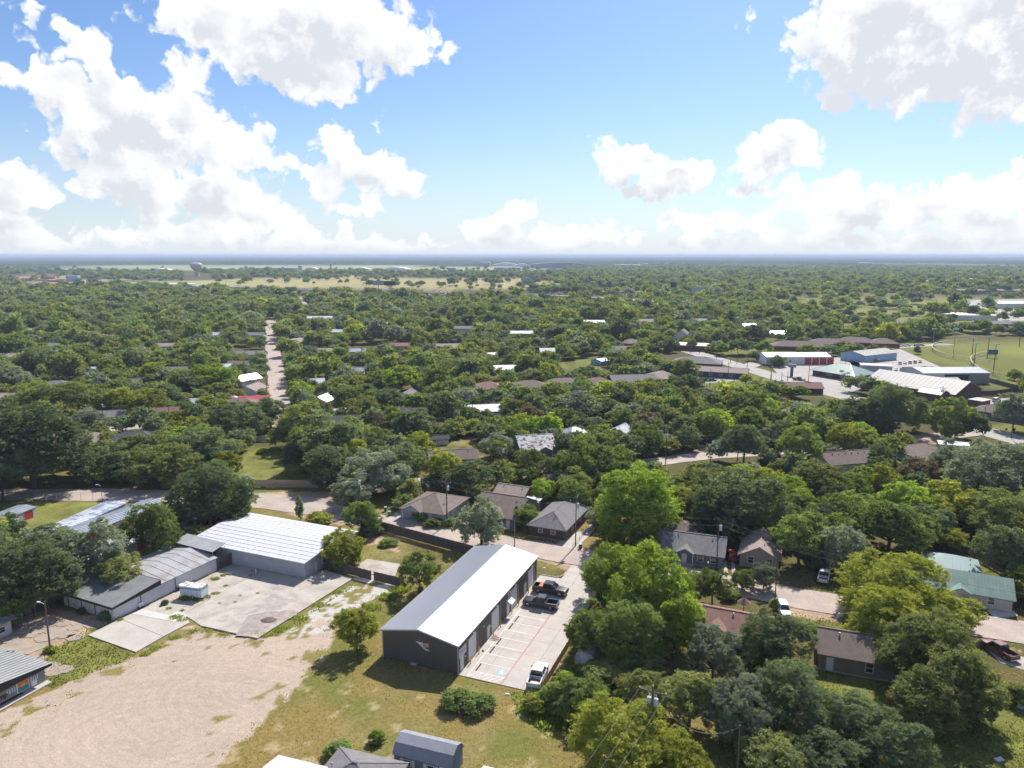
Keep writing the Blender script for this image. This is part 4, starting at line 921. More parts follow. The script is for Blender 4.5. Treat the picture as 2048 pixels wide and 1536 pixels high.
def blotch(label, px, py, rx, ry, m, z, seed, rz=0, name='stain', kind='structure', parent=yard):
    p = W(px, py); R = random.Random(seed); pts = []
    for i in range(26):
        a = i / 26 * 2 * math.pi; k = 1 + .25 * math.sin(a * 3 + seed) + R.uniform(-.12, .12); pts.append((p.x + (rx * math.cos(a) * math.cos(rz) - ry * math.sin(a) * math.sin(rz)) * k, p.y + (rx * math.cos(a) * math.sin(rz) + ry * math.sin(a) * math.cos(rz)) * k))
    return MB().prism(pts, z - .003, z).build(name, m, parent)
m_st = mat('damp_stain', (.30, .265, .245), .9, (.38, .335, .30), 1); m_st2 = mat('burn_stain', (.24, .205, .19), .9, (.36, .31, .27), .9)
blotch('', 530, 1243, 5.2, 2.9, m_st2, .170, 3, R_(50)); blotch('', 545, 1214, 2.6, 1.3, m_st, .176, 5); blotch('', 567, 1203, 1.9, 1.0, m_st, .170, 8); blotch('', 574, 1172, 2.2, .8, m_st, .176, 11, .6); blotch('', 548, 1195, 1.3, 1.0, m_st, .170, 2)
blotch('', 508, 1224, 1.6, .6, m_st, .182, 12, .9)
t = thing('ash_pile', 'dark round heap of ash and cinders on the stained slab', 'ash pile', W(537, 1240, .16))
mb = MB(); R = random.Random(2); ring = []
for k, (r, z) in enumerate(((1.35, .0), (.95, .10), (.45, .16))):
    ring.append([]); 
    for i in range(18): a = i / 18 * 6.283; rr = r * (1 + R.uniform(-.12, .12)); mb.v.append((rr * math.cos(a), rr * .8 * math.sin(a), z + (R.uniform(-.02, .05) if k else .01))); ring[-1].append(len(mb.v) - 1)
mb.v.append((0, 0, .14)); c = len(mb.v) - 1
for k in range(2):
    for i in range(18): j = (i+1) % 18; mb.q(ring[k][i], ring[k][j], ring[k+1][j], ring[k+1][i])
for i in range(18): mb.q(ring[2][i], ring[2][(i+1) % 18], c)
mb.build('ash', m_ash, t)
m_rp = mat('faded_red_slab', (.42, .22, .18), .9, (.46, .33, .28), 1)
slab('red_kerb_block', [(322,1207),(345,1198),(349,1200),(327,1210)], m_rp, -.1, .12, yard); slab('red_kerb_block', [(440,1149),(446,1147),(450,1149),(444,1152)], m_rp, -.1, .1, yard)
# old paving broken up by weeds: plates of concrete
R = random.Random(12); old = bpy.data.objects.new('broken_paving', None); SC.collection.objects.link(old); old['kind'] = 'structure'
plates = [(60,1250),(92,1247),(128,1247),(150,1256),(78,1262),(112,1262),(60,1270),(92,1275),(130,1268),(30,1292),(52,1300),(72,1294),(20,1280),(160,1244),(190,1248),(75,1318),(150,1274),(40,1262),(108,1344),(128,1338),(96,1332)]
for i, (px, py) in enumerate(plates):
    p = W(px, py); n = 7; pts = []; r = R.uniform(1.0, 1.7)
    for k in range(n): a = k / n * 6.283 + R.uniform(-.2, .2); pts.append((p.x + r * 1.25 * math.cos(a), p.y + r * R.uniform(.8, 1.1) * math.sin(a)))
    MB().prism(pts, -.2, .0 + .004 * (i % 4)).build('slab', mat('weathered_paving', (.36,.30,.25), .95, (.27,.225,.185), .5, fine=.15), old)

# ---- painted building at the left edge
def mural():
    C0 = W(91.5, 1363); u = Vector((math.cos(R_(-112.5)), math.sin(R_(-112.5)), 0)); v = Vector((-math.cos(R_(-22.5)), -math.sin(R_(-22.5)), 0))
    t = thing('mural_shop', 'grey building with graffiti mural under a ribbed metal roof', 'building', C0, R_(-112.5) , mark='mural building')
    # local x runs towards the viewer along the painted wall, local -y points west
    Ln, D = 16, 10.5
    MB().box(0, Ln, -D, 0, 0, 2.35).build('wall', mat('grey_painted_block', (.25, .24, .26), .8, (.21, .20, .22), 1), t)
    r = MB(); P = [(-.7, -D - .5, 2.75), (Ln, -D - .5, 2.75 + 2.2), (Ln, .75, 2.75 + 2.2), (-.7, .75, 2.75)]
    r.v = P + [(a, b, c - .1) for a, b, c in P]; r.q(3, 2, 1, 0); r.q(4, 5, 6, 7)
    for i in range(4): j = (i+1) % 4; r.q(i, j, j+4, i+4)
    ro = r.build('roof', M_GROOF, t); s = MB(); y = -D - .3
    while y < .8: s.bar((-.7, y, 2.79), (Ln, y, 4.99), .22, .07); y += .78
    s.build('roof_ribs', SH['beige'], ro, kind='stuff')
    MB().hexa([(-.7, .76, 2.4), (Ln, .76, 2.75), (Ln, .80, 2.75), (-.7, .80, 2.4), (-.7, .76, 2.76), (Ln, .76, 4.96), (Ln, .80, 4.96), (-.7, .80, 2.76)]).build('fascia', M_FASC, ro)
    MB().hexa([(0, .0, 2.35), (Ln, .0, 2.35), (Ln, .75, 2.5), (0, .75, 2.4), (0, 0, 2.5), (Ln, 0, 3.2), (Ln, .75, 3.2), (0, .75, 2.5)]).build('soffit', M_FASC, ro)
    MB().box(-.2, Ln, .0, 1.1, -.1, .12).build('walk', M_CONC, t)
    mo = mat('mural_orange', (.55, .17, .09), .8, (.60, .26, .12), .8); ml = mat('mural_sky', (.46, .56, .66), .8); mt = mat('mural_teal', (.05, .25, .28), .8); mg = mat('mural_gold', (.70, .42, .10), .8); mw = mat('mural_white', (.66, .68, .70), .8)
    def pane(x0, x1, z0, z1, m, d, nm='mural_panel'): return MB().box(x0, x1, 0, d, z0, z1).build(nm, m, t)
    pane(0.2, Ln, 2.26, 2.34, mg, .02, 'painted_band')
    P = [(.5, 2.25), (2.6, 2.25), (2.6, 1.75), (1.6, 1.95)]; q = MB(); q.v = [(a, .021, b) for a, b in P]; q.q(3, 2, 1, 0); q.build('mural_panel', mo, t)
    P = [(4.3, 2.25), (5.8, 2.25), (5.2, 1.95)]; q = MB(); q.v = [(a, .021, b) for a, b in P]; q.q(2, 1, 0); q.build('mural_panel', mo, t)
    pane(2.35, 4.15, .48, 2.1, mw, .012); pane(2.45, 4.0, 1.2, 2.02, mo, .03); pane(2.45, 4.0, .55, 1.2, mt, .03)
    q = MB(); q.v = [(3.2 + .38 * math.cos(i * math.pi / 8), .036, 1.21 + .38 * math.sin(i * math.pi / 8)) for i in range(9)]; q.q(*range(9)); q.build('mural_sun', mg, t)
    pane(1.25, 2.1, .35, 1.15, mw, .02)
    for i in range(4): pane(4.35 + i * .34, 4.52 + i * .34, 1.0 + .02 * i, 1.75, ml, .03, 'lettering')
    for i in range(4): pane(1.05 + i * .30, 1.2 + i * .30, 1.15, 1.72 + (.2 if i > 2 else 0), ml, .03, 'lettering')
    pane(1.05, 2.0, 1.12, 1.24, ml, .034, 'lettering')
    for k, (ch, x) in enumerate((('p', 5.95), ('m', 6.75), ('u', 7.35))):
        cu = bpy.data.curves.new('letter', 'FONT'); cu.body = ch; cu.size = 1.05; cu.extrude = .015; cu.offset = .03
        o = bpy.data.objects.new('letter', cu); SC.collection.objects.link(o); o.data.materials.append(M_BLK); o.parent = t
        o.location = (x, .04, .95); o.rotation_euler = (math.pi/2, 0, math.pi)
        bpy.context.view_layer.update(); me = bpy.data.meshes.new_from_object(o.evaluated_get(bpy.context.evaluated_depsgraph_get()))
        bpy.data.objects.remove(o); o2 = put('lettering', me, t, (x, .04, .95)); o2.rotation_euler = (math.pi/2, 0, math.pi)
    pane(0.0 + 3.4, 7, .0, .42, M_FASC, .015, 'mural_panel')
mural()
house('white_shed', 'small white building with dark roof edge at the left picture edge', 'building', W(-42, 1278), R_(64), 7, 6, 2.6, 'flat', .4, M_BLOCK, 'grey', wins=(('front', 1.8, .9, 1.3, .9),), o=.7)

# ---- storage units
def storage(label, a, b, z, ln, wd, h, rise, kind, roof, doors, side='front', mark=None, rz=None, ddx=0):
    p, q = W(*a, z), W(*b, z); d = (q - p).normalized(); n = Vector((-d.y, d.x, 0)); c = (p + q) / 2
    return house('storage_building', label, 'storage building', c, math.atan2(d.y, d.x), ln, wd, h, kind, rise, WL['metal'], roof, mark, rollers=[(side, x, 2.3, 2.1) for x in doors], o=.15, seam=.8)
storage('first storage building from the left picture edge with one red roller door', (-30,1052), (44,1023), 1.5, 12.5, 5.2, 2.4, .35, 'gable', 'blue', (4.1,))
_t = [o for o in SC.objects if o.get('label', '').startswith('first storage')][0]
opening(_t, 'roller_door', 'front', .6, .05, 2.5, 1.9, 12.5, 5.2, (M_TRIM, M_DOORW)); opening(_t, 'roller_door', 'front', -3.0, .05, 2.5, 1.9, 12.5, 5.2, (M_TRIM, M_DOORW))
storage('low storage building with patchy faded metal roof', (78,1070), (226,1004), 2.9, 23.5, 5.6, 2.6, .3, 'gable', mat('patchy_metal_roof', (.50, .53, .57), .5, (.24, .29, .38), .30, mix=(.50, .56)), (), mark='storage buildings')
storage('long storage building with blue-grey roof and pale ridge', (118,1070), (312,999), 3.0, 25, 6.6, 2.6, .55, 'gable', 'blue', (-7, -3, 2, 6, 10))
storage('short storage building with red doors beside the warehouse', (360,1042), (420,1012), 3.0, 13, 6.5, 2.6, .4, 'gable', 'grey_metal', (-4, -1, 3))
storage('low storage building with whitish roof partly hidden by the shaded trees', (150,1118), (300,1052), 3.0, 18, 6, 2.5, .4, 'gable', 'white', (-4, 4))

# ---- bottom edge of the picture
c = W(870, 1520, 1.5); 
def gambrel():
    a = W(788, 1506, 2.3); b = W(905, 1535, 2.3); u = (b - a).normalized(); n = Vector((-u.y, u.x, 0)); w, d = 7.4, 3.9; c = a + u * w/2 + n * d/2; c.z = 0
    t = thing('garden_shed', 'blue-grey barn-style garden shed with shingled gambrel roof', 'shed', c, math.atan2(u.y, u.x), mark='garden shed')
    x, y = w/2, d/2; wl = MB(); P = [(-y, 0), (y, 0), (y, 2.25), (y * .62, 3.25), (0, 3.75), (-y * .62, 3.25), (-y, 2.25)]
    wl.v = [(-x, a, b) for a, b in P] + [(x, a, b) for a, b in P]; n7 = 7; wl.q(*range(n7 - 1, -1, -1)); wl.q(*range(n7, 14))
    for i in range(7): j = (i+1) % 7; wl.q(i, j, j+7, i+7)
    wl.build('wall', mat('slate_blue_siding', (.16, .20, .26), .8), t)
    o = .2; r = MB(); Q = [(-y - .12, 2.2), (-y * .64, 3.32), (0, 3.86), (y * .64, 3.32), (y + .12, 2.2)]
    for i in range(4):
        (a, b), (a2, b2) = Q[i], Q[i+1]; r.hexa([(-x - o, a, b - .07), (x + o, a, b - .07), (x + o, a2, b2 - .07), (-x - o, a2, b2 - .07), (-x - o, a, b), (x + o, a, b), (x + o, a2, b2), (-x - o, a2, b2)])
    r.build('roof', mat('blue_grey_shingles', (.27, .28, .32), .9, (.22, .23, .265), 1, fine=.1), t)
    for px in (-1.9, 1.2):
        f = MB().box(px - .45, px + .45, -y - .05, -y, 1.0, 1.85).build('window', M_WHITEW, t); MB().box(px - .36, px + .36, -y - .07, -y - .05, 1.08, 1.77).build('pane', M_GLASS, f)
        for s in (-1, 1): MB().box(px + s * .75 - .2, px + s * .75 + .2, -y - .05, -y, .95, 1.9).build('shutter', M_WHITEW, t)
    MB().box(2.4, 3.3, -y - .05, -y, .05, 2.0).build('door', M_WHITEW, t)
gambrel()
c = W(715, 1528, 3.2)
house('shingled_roof_house', 'house with dark brown hip roof at the bottom edge beside the shed', 'house', (c.x, c.y - 1.2, 0), R_(-18), 8.6, 8.0, 2.4, 'hip', 2.0, 'brown', 'grey', o=.4, wins=(('front', 1, 1, 1, 1),))
c = W(625, 1538, 3); house('metal_roofed_shed', 'low building under white standing-seam roof at the bottom edge', 'shed', (c.x - 1.0, c.y - 1.6, 0), R_(-18), 9.5, 5.6, 2.7, 'gable', .5, 'metal', 'white', o=.3, seam=.5)
c = W(1010, 1548, 2.6); house('metal_shed', 'white ribbed metal shed roof right of the garden shed', 'shed', (c.x + .8, c.y - 1.5, 0), R_(-20), 8.4, 4.2, 2.1, 'gable', .55, 'metal', 'white', o=.2, seam=.4)
c = W(990, 1478); 
# ---- houses along the middle road
Z = dict
def H(name, label, px, py, z, deg, *a, **k):
    p = W(px, py, z); return house(name, label, k.pop('cat', 'house'), (p.x, p.y, 0), R_(deg), *a, **k)
H('blue_house', 'pale blue house with brown hip roof beside the silver van', 870, 1000, 3.2, -23, 11.5, 13, 2.7, 'hip', 2.3, 'blue', 'brown', 'blue hip-roofed house', wins=(('front', -2.2, 1.0, 1.1, 1.2), ('right', -3, 1.0, 1.0, 1.2)), doors=(('front', 2.2, .95, 2.1),), porch=(-2.2, 5.2, 1.3))
H('brown_gable_house', 'house with big brown gable roof behind the grey willow-like tree', 1010, 1008, 3.4, -24, 11.4, 13.5, 2.9, 'gable', 2.9, 'grey', SH['brown'], 'brown gabled house', wins=(('right', -2, 1.0, 1.0, 1.3), ('right', 3, 1.0, 1.0, 1.3)), porch=(.5, 5, 1.4), doors=(('front', 3.8, .95, 2.1),))
H('back_shed', 'small weathered grey gable roof behind the brown gabled house', 1028, 975, 3.2, -24, 8, 6.5, 2.5, 'gable', 1.4, 'tan', 'tan')
H('lean_to', 'bright white lean-to roof behind the brown gabled house', 1063, 999, 2.6, -24, 3.2, 4.0, 2.2, 'shed', .3, 'blue', 'white')
H('hip_roof_house', 'deep grey hip-roofed house with dark brick front and concrete driveway', 1118, 1028, 3.0, 66.6, 16, 8.6, 2.8, 'hip', 2.1, WL['dk'], 'grey', 'grey hip-roofed house', wins=(('front', 3, 1, 1, 1.2), ('front', -3, 1, 1, 1.2), ('left', 1.5, 1.2, .9, 1.2), ('left', -1.5, 1.2, .9, 1.2)))
H('back_shed', 'small tan hip roof behind the grey hip-roofed house', 1148, 997, 3.0, 66, 6, 6, 2.5, 'hip', 1.2, 'tan', 'tan')
H('slate_house', 'blue-grey house with long dark shingle roof and white front door', 1380, 1088, 2.4, -20, 14.0, 9.5, 2.7, 'gable', 2.2, WL['grey'], 'grey', 'long slate-coloured house', wins=(('front', 2.6, .9, 1.1, 1.4), ('front', 5.2, .9, 1.1, 1.4), ('front', -3.4, .9, 1.4, 1.3)), doors=(('front', -.6, 1, 2.1),), porch=(-.4, 3.6, 1.1))
H('back_wing', 'grey hip-roofed back wing behind the long slate-coloured house', 1362, 1050, 3.6, -20, 9, 9, 2.8, 'hip', 2.0, WL['grey'], 'brown')
H('tan_house', 'small tan gabled house right of the red car', 1522, 1090, 2.8, 68, 11, 7.4, 2.6, 'gable', 2.0, 'tan', 'tan', 'tan gabled house', wins=(('left', 1.6, .9, 1, 1.3), ('left', -2, .9, 1, 1.3)))
H('tarp_shed', 'little shed under a light blue metal roof behind the tan house', 1556, 1070, 2.6, -22, 5.5, 3.6, 2.3, 'shed', .3, 'tan', SH['blue'])
H('red_roof_house', 'long house with faded red-brown roof below the middle road', 1465, 1238, 2.8, -23.7, 18, 8.0, 2.6, 'gable', 1.7, 'white', 'red', 'red-brown roofed house', vents=3, wins=(('front', -6, .9, 1.2, 1.2), ('front', 0, .9, 1.2, 1.2)), porch=(-2, 4, 1))
H('taupe_house', 'taupe house with brown shingle roof and white porch posts', 1738, 1292, 3.0, -20.5, 14.0, 8.2, 2.9, 'gable', 2.0, 'brown', 'brown', 'taupe house', vents=3, wins=(('front', -.2, .9, .95, 1.4), ('front', 4, .9, .95, 1.4)), doors=(('front', -5.6, .95, 2.1),))
H('green_roof_house', 'cream stone house with green standing-seam roof', 1893, 1163, 2.2, -26, 19.5, 8.2, 2.7, 'gable', 2.1, 'cream', 'green', 'green-roofed house', seam=.55, wins=(('front', -6.6, 1.0, .95, 1.3), ('front', -2.6, 1.0, .95, 1.3), ('front', 6.6, 1.0, .95, 1.3)), doors=(('front', 1.6, 1.1, 2.2),), porch=(1.8, 3.4, 1.2), vents=1)
H('back_wing', 'light green hip-roofed wing behind the green-roofed house', 1900, 1118, 3.2, -26, 9.5, 7.5, 2.6, 'hip', 1.6, 'cream', 'teal', seam=.6)
slab('driveway', [(1964,1200),(2002,1198),(2036,1232),(1990,1236),(1975,1222)], M_CONCW, -.2, .03, kind='structure')
slab('driveway', [(1104,1092),(1150,1066),(1172,1058),(1190,1040),(1200,1046),(1178,1072),(1150,1098)], M_CONC, -.2, .028, kind='structure')
slab('driveway', [(772,1040),(800,1018),(822,1000),(838,1004),(815,1024),(790,1046)], M_CONC, -.2, .028, kind='structure')
slab('driveway', [(905,1046),(925,1034),(945,1038),(935,1052)], M_CONC, -.2, .028, kind='structure')
slab('driveway_strip', [(1447,1122),(1453,1122),(1456,1146),(1448,1148)], M_CONC2, -.2, .018, kind='structure')
slab('driveway_strip', [(1462,1122),(1468,1122),(1472,1149),(1464,1150)], M_CONC2, -.2, .018, kind='structure')
slab('driveway', [(1960,1285),(2010,1300),(2100,1335),(2080,1350),(2000,1325),(1985,1310)], M_CONC2, -.2, .02, kind='structure')
for (pts) in ([(1875,1200),(1985,1216),(1990,1221),(1872,1205)], [(1085,1062),(1130,1072),(1150,1062),(1146,1070),(1130,1080),(1080,1068)]): slab('front_walk', pts, M_CONC, -.2, .04, kind='structure')
# ---- houses farther back
H('white_cottage', 'white cottage with dark shingle roof and row of vents beyond the thicket', 1690, 913, 3.2, 14, 17, 9.5, 2.7, 'gable', 2.3, 'white', 'brown', 'white cottage', vents=6, wins=(('front', 6.5, 1, 1, 1.3), ('front', 3.0, 1, .5, 1.3)))
H('pale_blue_house', 'pale blue house with large dark hip roof beyond the thicket', 1850, 900, 3.2, 104, 15, 14, 2.7, 'hip', 2.6, 'sky', 'brown', 'pale blue house', vents=3, wins=(('front', 0, 1, 1, 1.2),))
H('carport', 'light blue metal carport roof behind the pale blue house', 1905, 885, 2.6, -20, 8, 5, 2.5, 'gable', .5, 'metal', 'blue', cat='carport', seam=.8)
H('grey_street_house', 'low grey house with dark roof beside the main street', 2010, 822, 3, -50, 20, 11, 2.8, 'hip', 2.2, 'grey', 'brown', 'grey street house', wins=(('front', -6, 1.4, 1, 1.2),))
H('peeling_roof_house', 'house with peeling white shingle roof behind the back road', 1068, 890, 3.0, 14, 11.5, 13, 3, 'gable', 3.4, 'grey', 'patchy', 'peeling-roofed house', o=.3, porch=(1.6, 4.8, .9))
H('brown_roof_house', 'low house with brown shingle roof half hidden by trees', 905, 908, 3.0, 10, 14, 8, 2.6, 'gable', 1.8, 'brown', 'brown', 'low brown-roofed house', vents=2)
H('white_shed', 'small white shed with double doors in the yard', 880, 878, 1.6, 8, 5.4, 3.6, 2.2, 'gable', .9, 'white', 'dark', cat='shed', doors=(('front', 0, 1.5, 1.8),), wins=(('front', -1.8, .9, .8, .8),))
H('grey_shingle_house', 'house with charcoal roof and white lean-to porch roof', 683, 838, 3.4, 3, 14, 11, 2.7, 'gable', 2.2, 'white', 'dark', 'charcoal-roofed house')
H('lean_to', 'white sloping lean-to roof in front of the charcoal-roofed house', 673, 850, 3.0, 3, 9.5, 4.6, 2.2, 'shed', .7, 'white', 'white')
H('white_gable_cottage', 'tiny white gabled cottage with two dark windows', 647, 800, 2.4, 90-12, 9.5, 6.6, 2.8, 'gable', 2.0, 'white', 'white', 'white gabled cottage', wins=(('left', 1.6, .9, .9, 1.3), ('left', -.2, .9, .9, 1.3)), doors=(('left', -2.2, .95, 2.1),))
H('white_house', 'white gabled house beyond the long brown fence', 492, 757, 3, 60, 12, 8, 3.0, 'gable', 2.2, 'white', 'white', 'white gabled house')
H('white_house', 'second white house nearer the long brown fence', 505, 778, 2.4, 80, 11, 9, 2.8, 'gable', 2.0, 'white', 'tan')
H('red_metal_shed', 'low building with bright red metal roof', 508, 793, 3, 8, 12, 7, 2.6, 'gable', .8, 'white', 'redm', 'red metal roof', cat='building', seam=.8)
H('reddish_house', 'house with reddish shingle roof left of the straight road', 480, 803, 3, 8, 14, 10, 2.6, 'hip', 2.0, 'tan', 'red')
H('small_gazebo', 'small white domed shelter beside the red roofs', 467, 797, 1.8, 8, 4, 4, 2.2, 'hip', .9, 'white', 'white', cat='shelter')
H('white_roof_shed', 'white flat metal roof behind the bright yellow-green tree', 446, 731, 3, 5, 7, 9, 2.8, 'shed', .5, 'white', 'white', cat='shed')
H('brown_roof_cottage', 'white cottage with brown roof behind the white pickup', 328, 823, 3, 16, 10.5, 8, 2.8, 'gable', 2.0, 'white', 'red', 'brown-roofed cottage', wins=(('front', -3, .9, .9, 1.3), ('front', 0, .9, .9, 1.3), ('front', 3, .9, .9, 1.3)), porch=(-.5, 3.4, .8))
H('grey_cottage', 'white cottage with grey roof left of the brown-roofed cottage', 225, 830, 2.6, 16, 9, 8, 2.8, 'gable', 1.7, 'white', 'grey', wins=(('front', 0, .9, .9, 1.2),))
H('large_brown_house', 'wide brick house with complex brown hip roof at left', 140, 874, 3.4, 5, 19, 13, 2.8, 'hip', 2.8, 'brick', 'brown', 'wide brown-roofed house', wins=(('front', -3, 1, 1.2, 1.2), ('front', 4, 1, 1.2, 1.2)), porch=(-6, 7, 3.5))
H('dark_roof_house', 'brick house with dark brown hip roof right of the small lawn', 270, 872, 3.4, 5, 16, 11, 2.8, 'hip', 2.4, 'brick', 'dark', 'dark-roofed brick house', wins=(('front', -3, 1, 1.2, 1.2),))
H('teal_roof_house', 'house with pale teal metal roof behind the pale metal fence', 478, 853, 3, 5, 11, 9, 2.8, 'gable', 1.5, 'grey', 'teal', 'teal-roofed house', seam=.8)
H('grey_metal_shed', 'grey metal shed roof beside the brown-roofed cottage', 384, 800, 3, 15, 5, 12, 2.6, 'gable', .8, 'metal', 'blue', cat='shed')
H('grey_roof_house', 'house with slate grey roof among the left trees', 112, 768, 3, 10, 13, 9, 2.8, 'hip', 2, 'white', 'grey')
H('white_roof_cottage', 'cottage with cream white roof among the left trees', 190, 737, 3, 0, 10, 8, 2.8, 'gable', 1.2, 'white', 'white')
H('long_grey_house', 'long grey-roofed house beside the far straight road', 493, 706, 3, 0, 22, 12, 2.8, 'gable', 1.8, 'white', 'grey')
H('white_barn', 'long building with bright white roof beyond the straight road', 638, 634, 4, 0, 26, 14, 3.4, 'gable', 1.6, 'white', 'white', 'white barn')
H('tan_roof_house', 'house with tan hip roof right of the straight road', 594, 680, 3.4, 60, 15, 11, 2.8, 'gable', 2, 'white', 'tan')
H('mint_house', 'low mint-walled house with grey roof in the middle of the trees', 792, 745, 3, 2, 15.5, 8, 2.9, 'gable', 1.6, 'green', 'grey', 'mint-walled house', wins=(('front', 4, 1, 1, 1.2),), doors=(('front', -1, .95, 2.1),))
H('small_grey_house', 'small grey-roofed white house below the dead grey tree', 815, 788, 3, 80, 11, 7, 2.8, 'gable', 1.8, 'white', 'grey')
H('white_flat_roof_house', 'house with white flat roof and dark gabled dormer', 968, 815, 3, 10, 15, 11, 2.7, 'gable', 1.6, 'sky', 'white', 'white flat-roofed house')
H('brown_hip_house', 'brown hip-roofed house nearest the far lawn', 1058, 770, 3.4, 12, 19, 15, 2.8, 'hip', 3, 'tan', 'brown', 'brown hip-roofed house')
H('rust_roof_house', 'house with rusty red roof left of the brown hip-roofed house', 975, 771, 3.2, 12, 14, 13, 2.8, 'hip', 2.4, 'tan', 'red')
H('dark_roof_house', 'wide dark grey roof in front of the tan gabled shed', 1128, 762, 3.2, 12, 18, 12, 2.8, 'hip', 2, 'brown', 'brown')
H('tan_gable_shed', 'tall tan gabled shed on the edge of the far lawn', 1148, 752, 3.2, 30, 6, 6, 3.2, 'gable', 2, 'tan', 'brown', cat='shed')
H('blue_gable_house', 'house with grey roof and blue gable', 1264, 758, 3.2, 8, 22, 14, 2.9, 'gable', 2.6, 'navy', 'grey', 'blue-gabled house')
H('brown_roof_house', 'brown hip roof left of the blue-gabled house', 1196, 762, 3.2, 12, 14, 12, 2.8, 'hip', 2.4, 'tan', 'brown')
H('tan_hip_house', 'tan-brown hip-roofed house right of the blue-gabled house', 1322, 750, 3.4, 20, 16, 14, 2.8, 'hip', 2.8, 'tan', 'tan', 'tan hip-roofed house')
H('light_blue_shed', 'light blue-white shed roof among the far trees', 1203, 718, 3, 40, 9, 8, 2.6, 'gable', 1, 'sky', 'teal', cat='shed')
H('white_bungalow', 'white bungalow with flat white porch roof on the far lawn', 1186, 644, 3, -2, 26, 14, 3.2, 'gable', 1.6, 'white', 'white', 'far white bungalow', wins=(('front', -5, 1, 1.5, 1.3), ('front', 0, 1, 1.5, 1.3), ('front', 6, 1, 1.5, 1.3)))
H('brown_far_house', 'low roof right of the far white bungalow', 1292, 642, 3, 0, 24, 12, 3, 'hip', 2, 'tan', 'tan')
H('pinkish_house', 'house with pinkish brown roof and dark vents', 1262, 684, 3, 30, 14, 12, 3, 'hip', 2.4, 'brick', 'brown')
H('grey_low_house', 'pale grey roof below the pinkish brown roof', 1240, 697, 3, 0, 14, 10, 3, 'gable', 1.8, 'white', 'grey')
H('patio_roof_house', 'low house with white patio roof among far trees', 1041, 665, 3, 0, 20, 12, 3, 'gable', 1.4, 'tan', 'white')
H('far_brown_roof', 'small rust-brown roof among far central trees', 802, 690, 3, 0, 14, 10, 3, 'gable', 1.6, 'brown', 'red')
H('far_blue_roof', 'small blue-grey roof among far central trees', 720, 701, 3, 10, 12, 9, 3, 'gable', 1.4, 'white', 'blue')
H('far_tan_roof', 'tan roof beside the leftmost far trees', 58, 660, 3, 0, 16, 10, 3, 'gable', 1.6, 'tan', 'tan')
H('edge_house', 'small roof and shed at the left picture edge among trees', 4, 792, 3, 0, 12, 9, 2.8, 'gable', 1.6, 'tan', 'tan')
H('blue_metal_roof_house', 'blue-grey metal roof beside the peeling white-roofed house', 1148, 862, 3, 30, 9, 8, 2.8, 'hip', 1.8, 'tan', 'blue')
H('blue_metal_roof_house', 'narrow grey metal roof between the olive trees', 1241, 858, 3, 60, 9, 6, 2.8, 'gable', 1.6, 'tan', 'blue')
# ---- commercial strip
H('strip_office', 'long low building with grey roof and navy front on the main street', 1424, 738, 3.6, -22, 36, 11, 3.2, 'gable', 1.8, 'navy', 'tan', 'navy-fronted building', wins=[('front', -10 + 5 * i, 1, 1.5, 1.4) for i in range(5)], cat='building')
H('slate_roof_office', 'hip-roofed office behind the navy-fronted building', 1395, 720, 3.8, -22, 26, 15, 3.2, 'hip', 2.6, 'brick', 'grey', 'slate-roofed office', cat='building')
H('flat_roof_shop', 'brick shop with flat white roof beyond the wide street corner', 1378, 688, 3.6, -22, 30, 16, 3.6, 'flat', .2, 'brick', 'white', 'flat white-roofed shop', cat='building')
H('white_barn_house', 'white barn-shaped house behind the flat white-roofed shop', 1365, 670, 4, 70, 14, 10, 4.6, 'gable', 3.6, 'white', 'brown')
p = W(1636, 722, 3)
house('fire_station', 'white metal garage with four red roller doors', 'garage', (164, 422, 0), R_(3), 38, 15, 4.6, 'gable', 1.6, 'white', 'grey_metal', 'red-doored garage', rollers=[('front', 5.5 + i * 4.4, 3.7, 3.7) for i in range(4)], o=.2, wins=(('front', -5, 1.6, 1, 1.2),), seam=1.2)
p = W(1705, 763); u = Vector((math.cos(R_(30)), math.sin(R_(30)), 0)); c = p + u * 8 + Vector((-u.y, u.x, 0)) * 11
house('green_roof_shop', 'brick shop with large green hip roof on the main street', 'building', c, R_(120), 24, 17, 3.4, 'hip', 3.6, 'dk', 'green', 'green hip-roofed shop', wins=(('back', -6, 1, 3, 1.4), ('back', 2, 1, 3, 1.4), ('left', 3, 1, 2, 1.2)), o=1.2)
H('blue_shop', 'light blue and white metal shop with bright white roof', 1738, 706, 4, 29, 30, 16, 4.4, 'gable', 1.8, 'sky', 'beige', 'light blue shop', cat='building', seam=1.2)
H('grey_block_building', 'low grey block building beside the car lot', 1752, 728, 4, -20, 15, 9, 3.6, 'flat', .2, 'metal', 'beige', 'grey block building', cat='building')
def hangar():
    p = W(1875, 768); q = W(1964, 768)
    c = (p + q) / 2 + Vector((-2, 10, 0))
    t = house('open_hangar', 'large grey metal shed with open bay facing the wooden yard fence', 'building', c, R_(2), 33, 19, 5.4, 'gable', 1.5, 'metal', 'blue', 'open-fronted shed', o=.3, seam=1.2)
    MB().box(-6, 6, -9.62, -9.52, 0, 4.6).build('bay_shade_panel', mat('painted_bay_shade', (.06, .06, .07), .9), t); MB().box(-16.4, -6.1, -9.6, -9.5, .1, 5.2).build('panel', M_WHITEW, t); MB().box(6.1, 16.3, -9.6, -9.5, .1, 5.2).build('panel', SH['beige'], t)  # dark sheet on the closed wall, coloured like the shaded inside of a bay
    opening(t, 'window', 'front', -13, 1.2, 1.4, 1, 33, 19.3, (M_WHITEW, M_GLASS))
hangar()
H('small_white_shed', 'small cream shed in front of the open-fronted metal shed', 1897, 760, 2.5, 2, 8, 5, 3, 'gable', .9, 'white', 'beige', cat='shed')
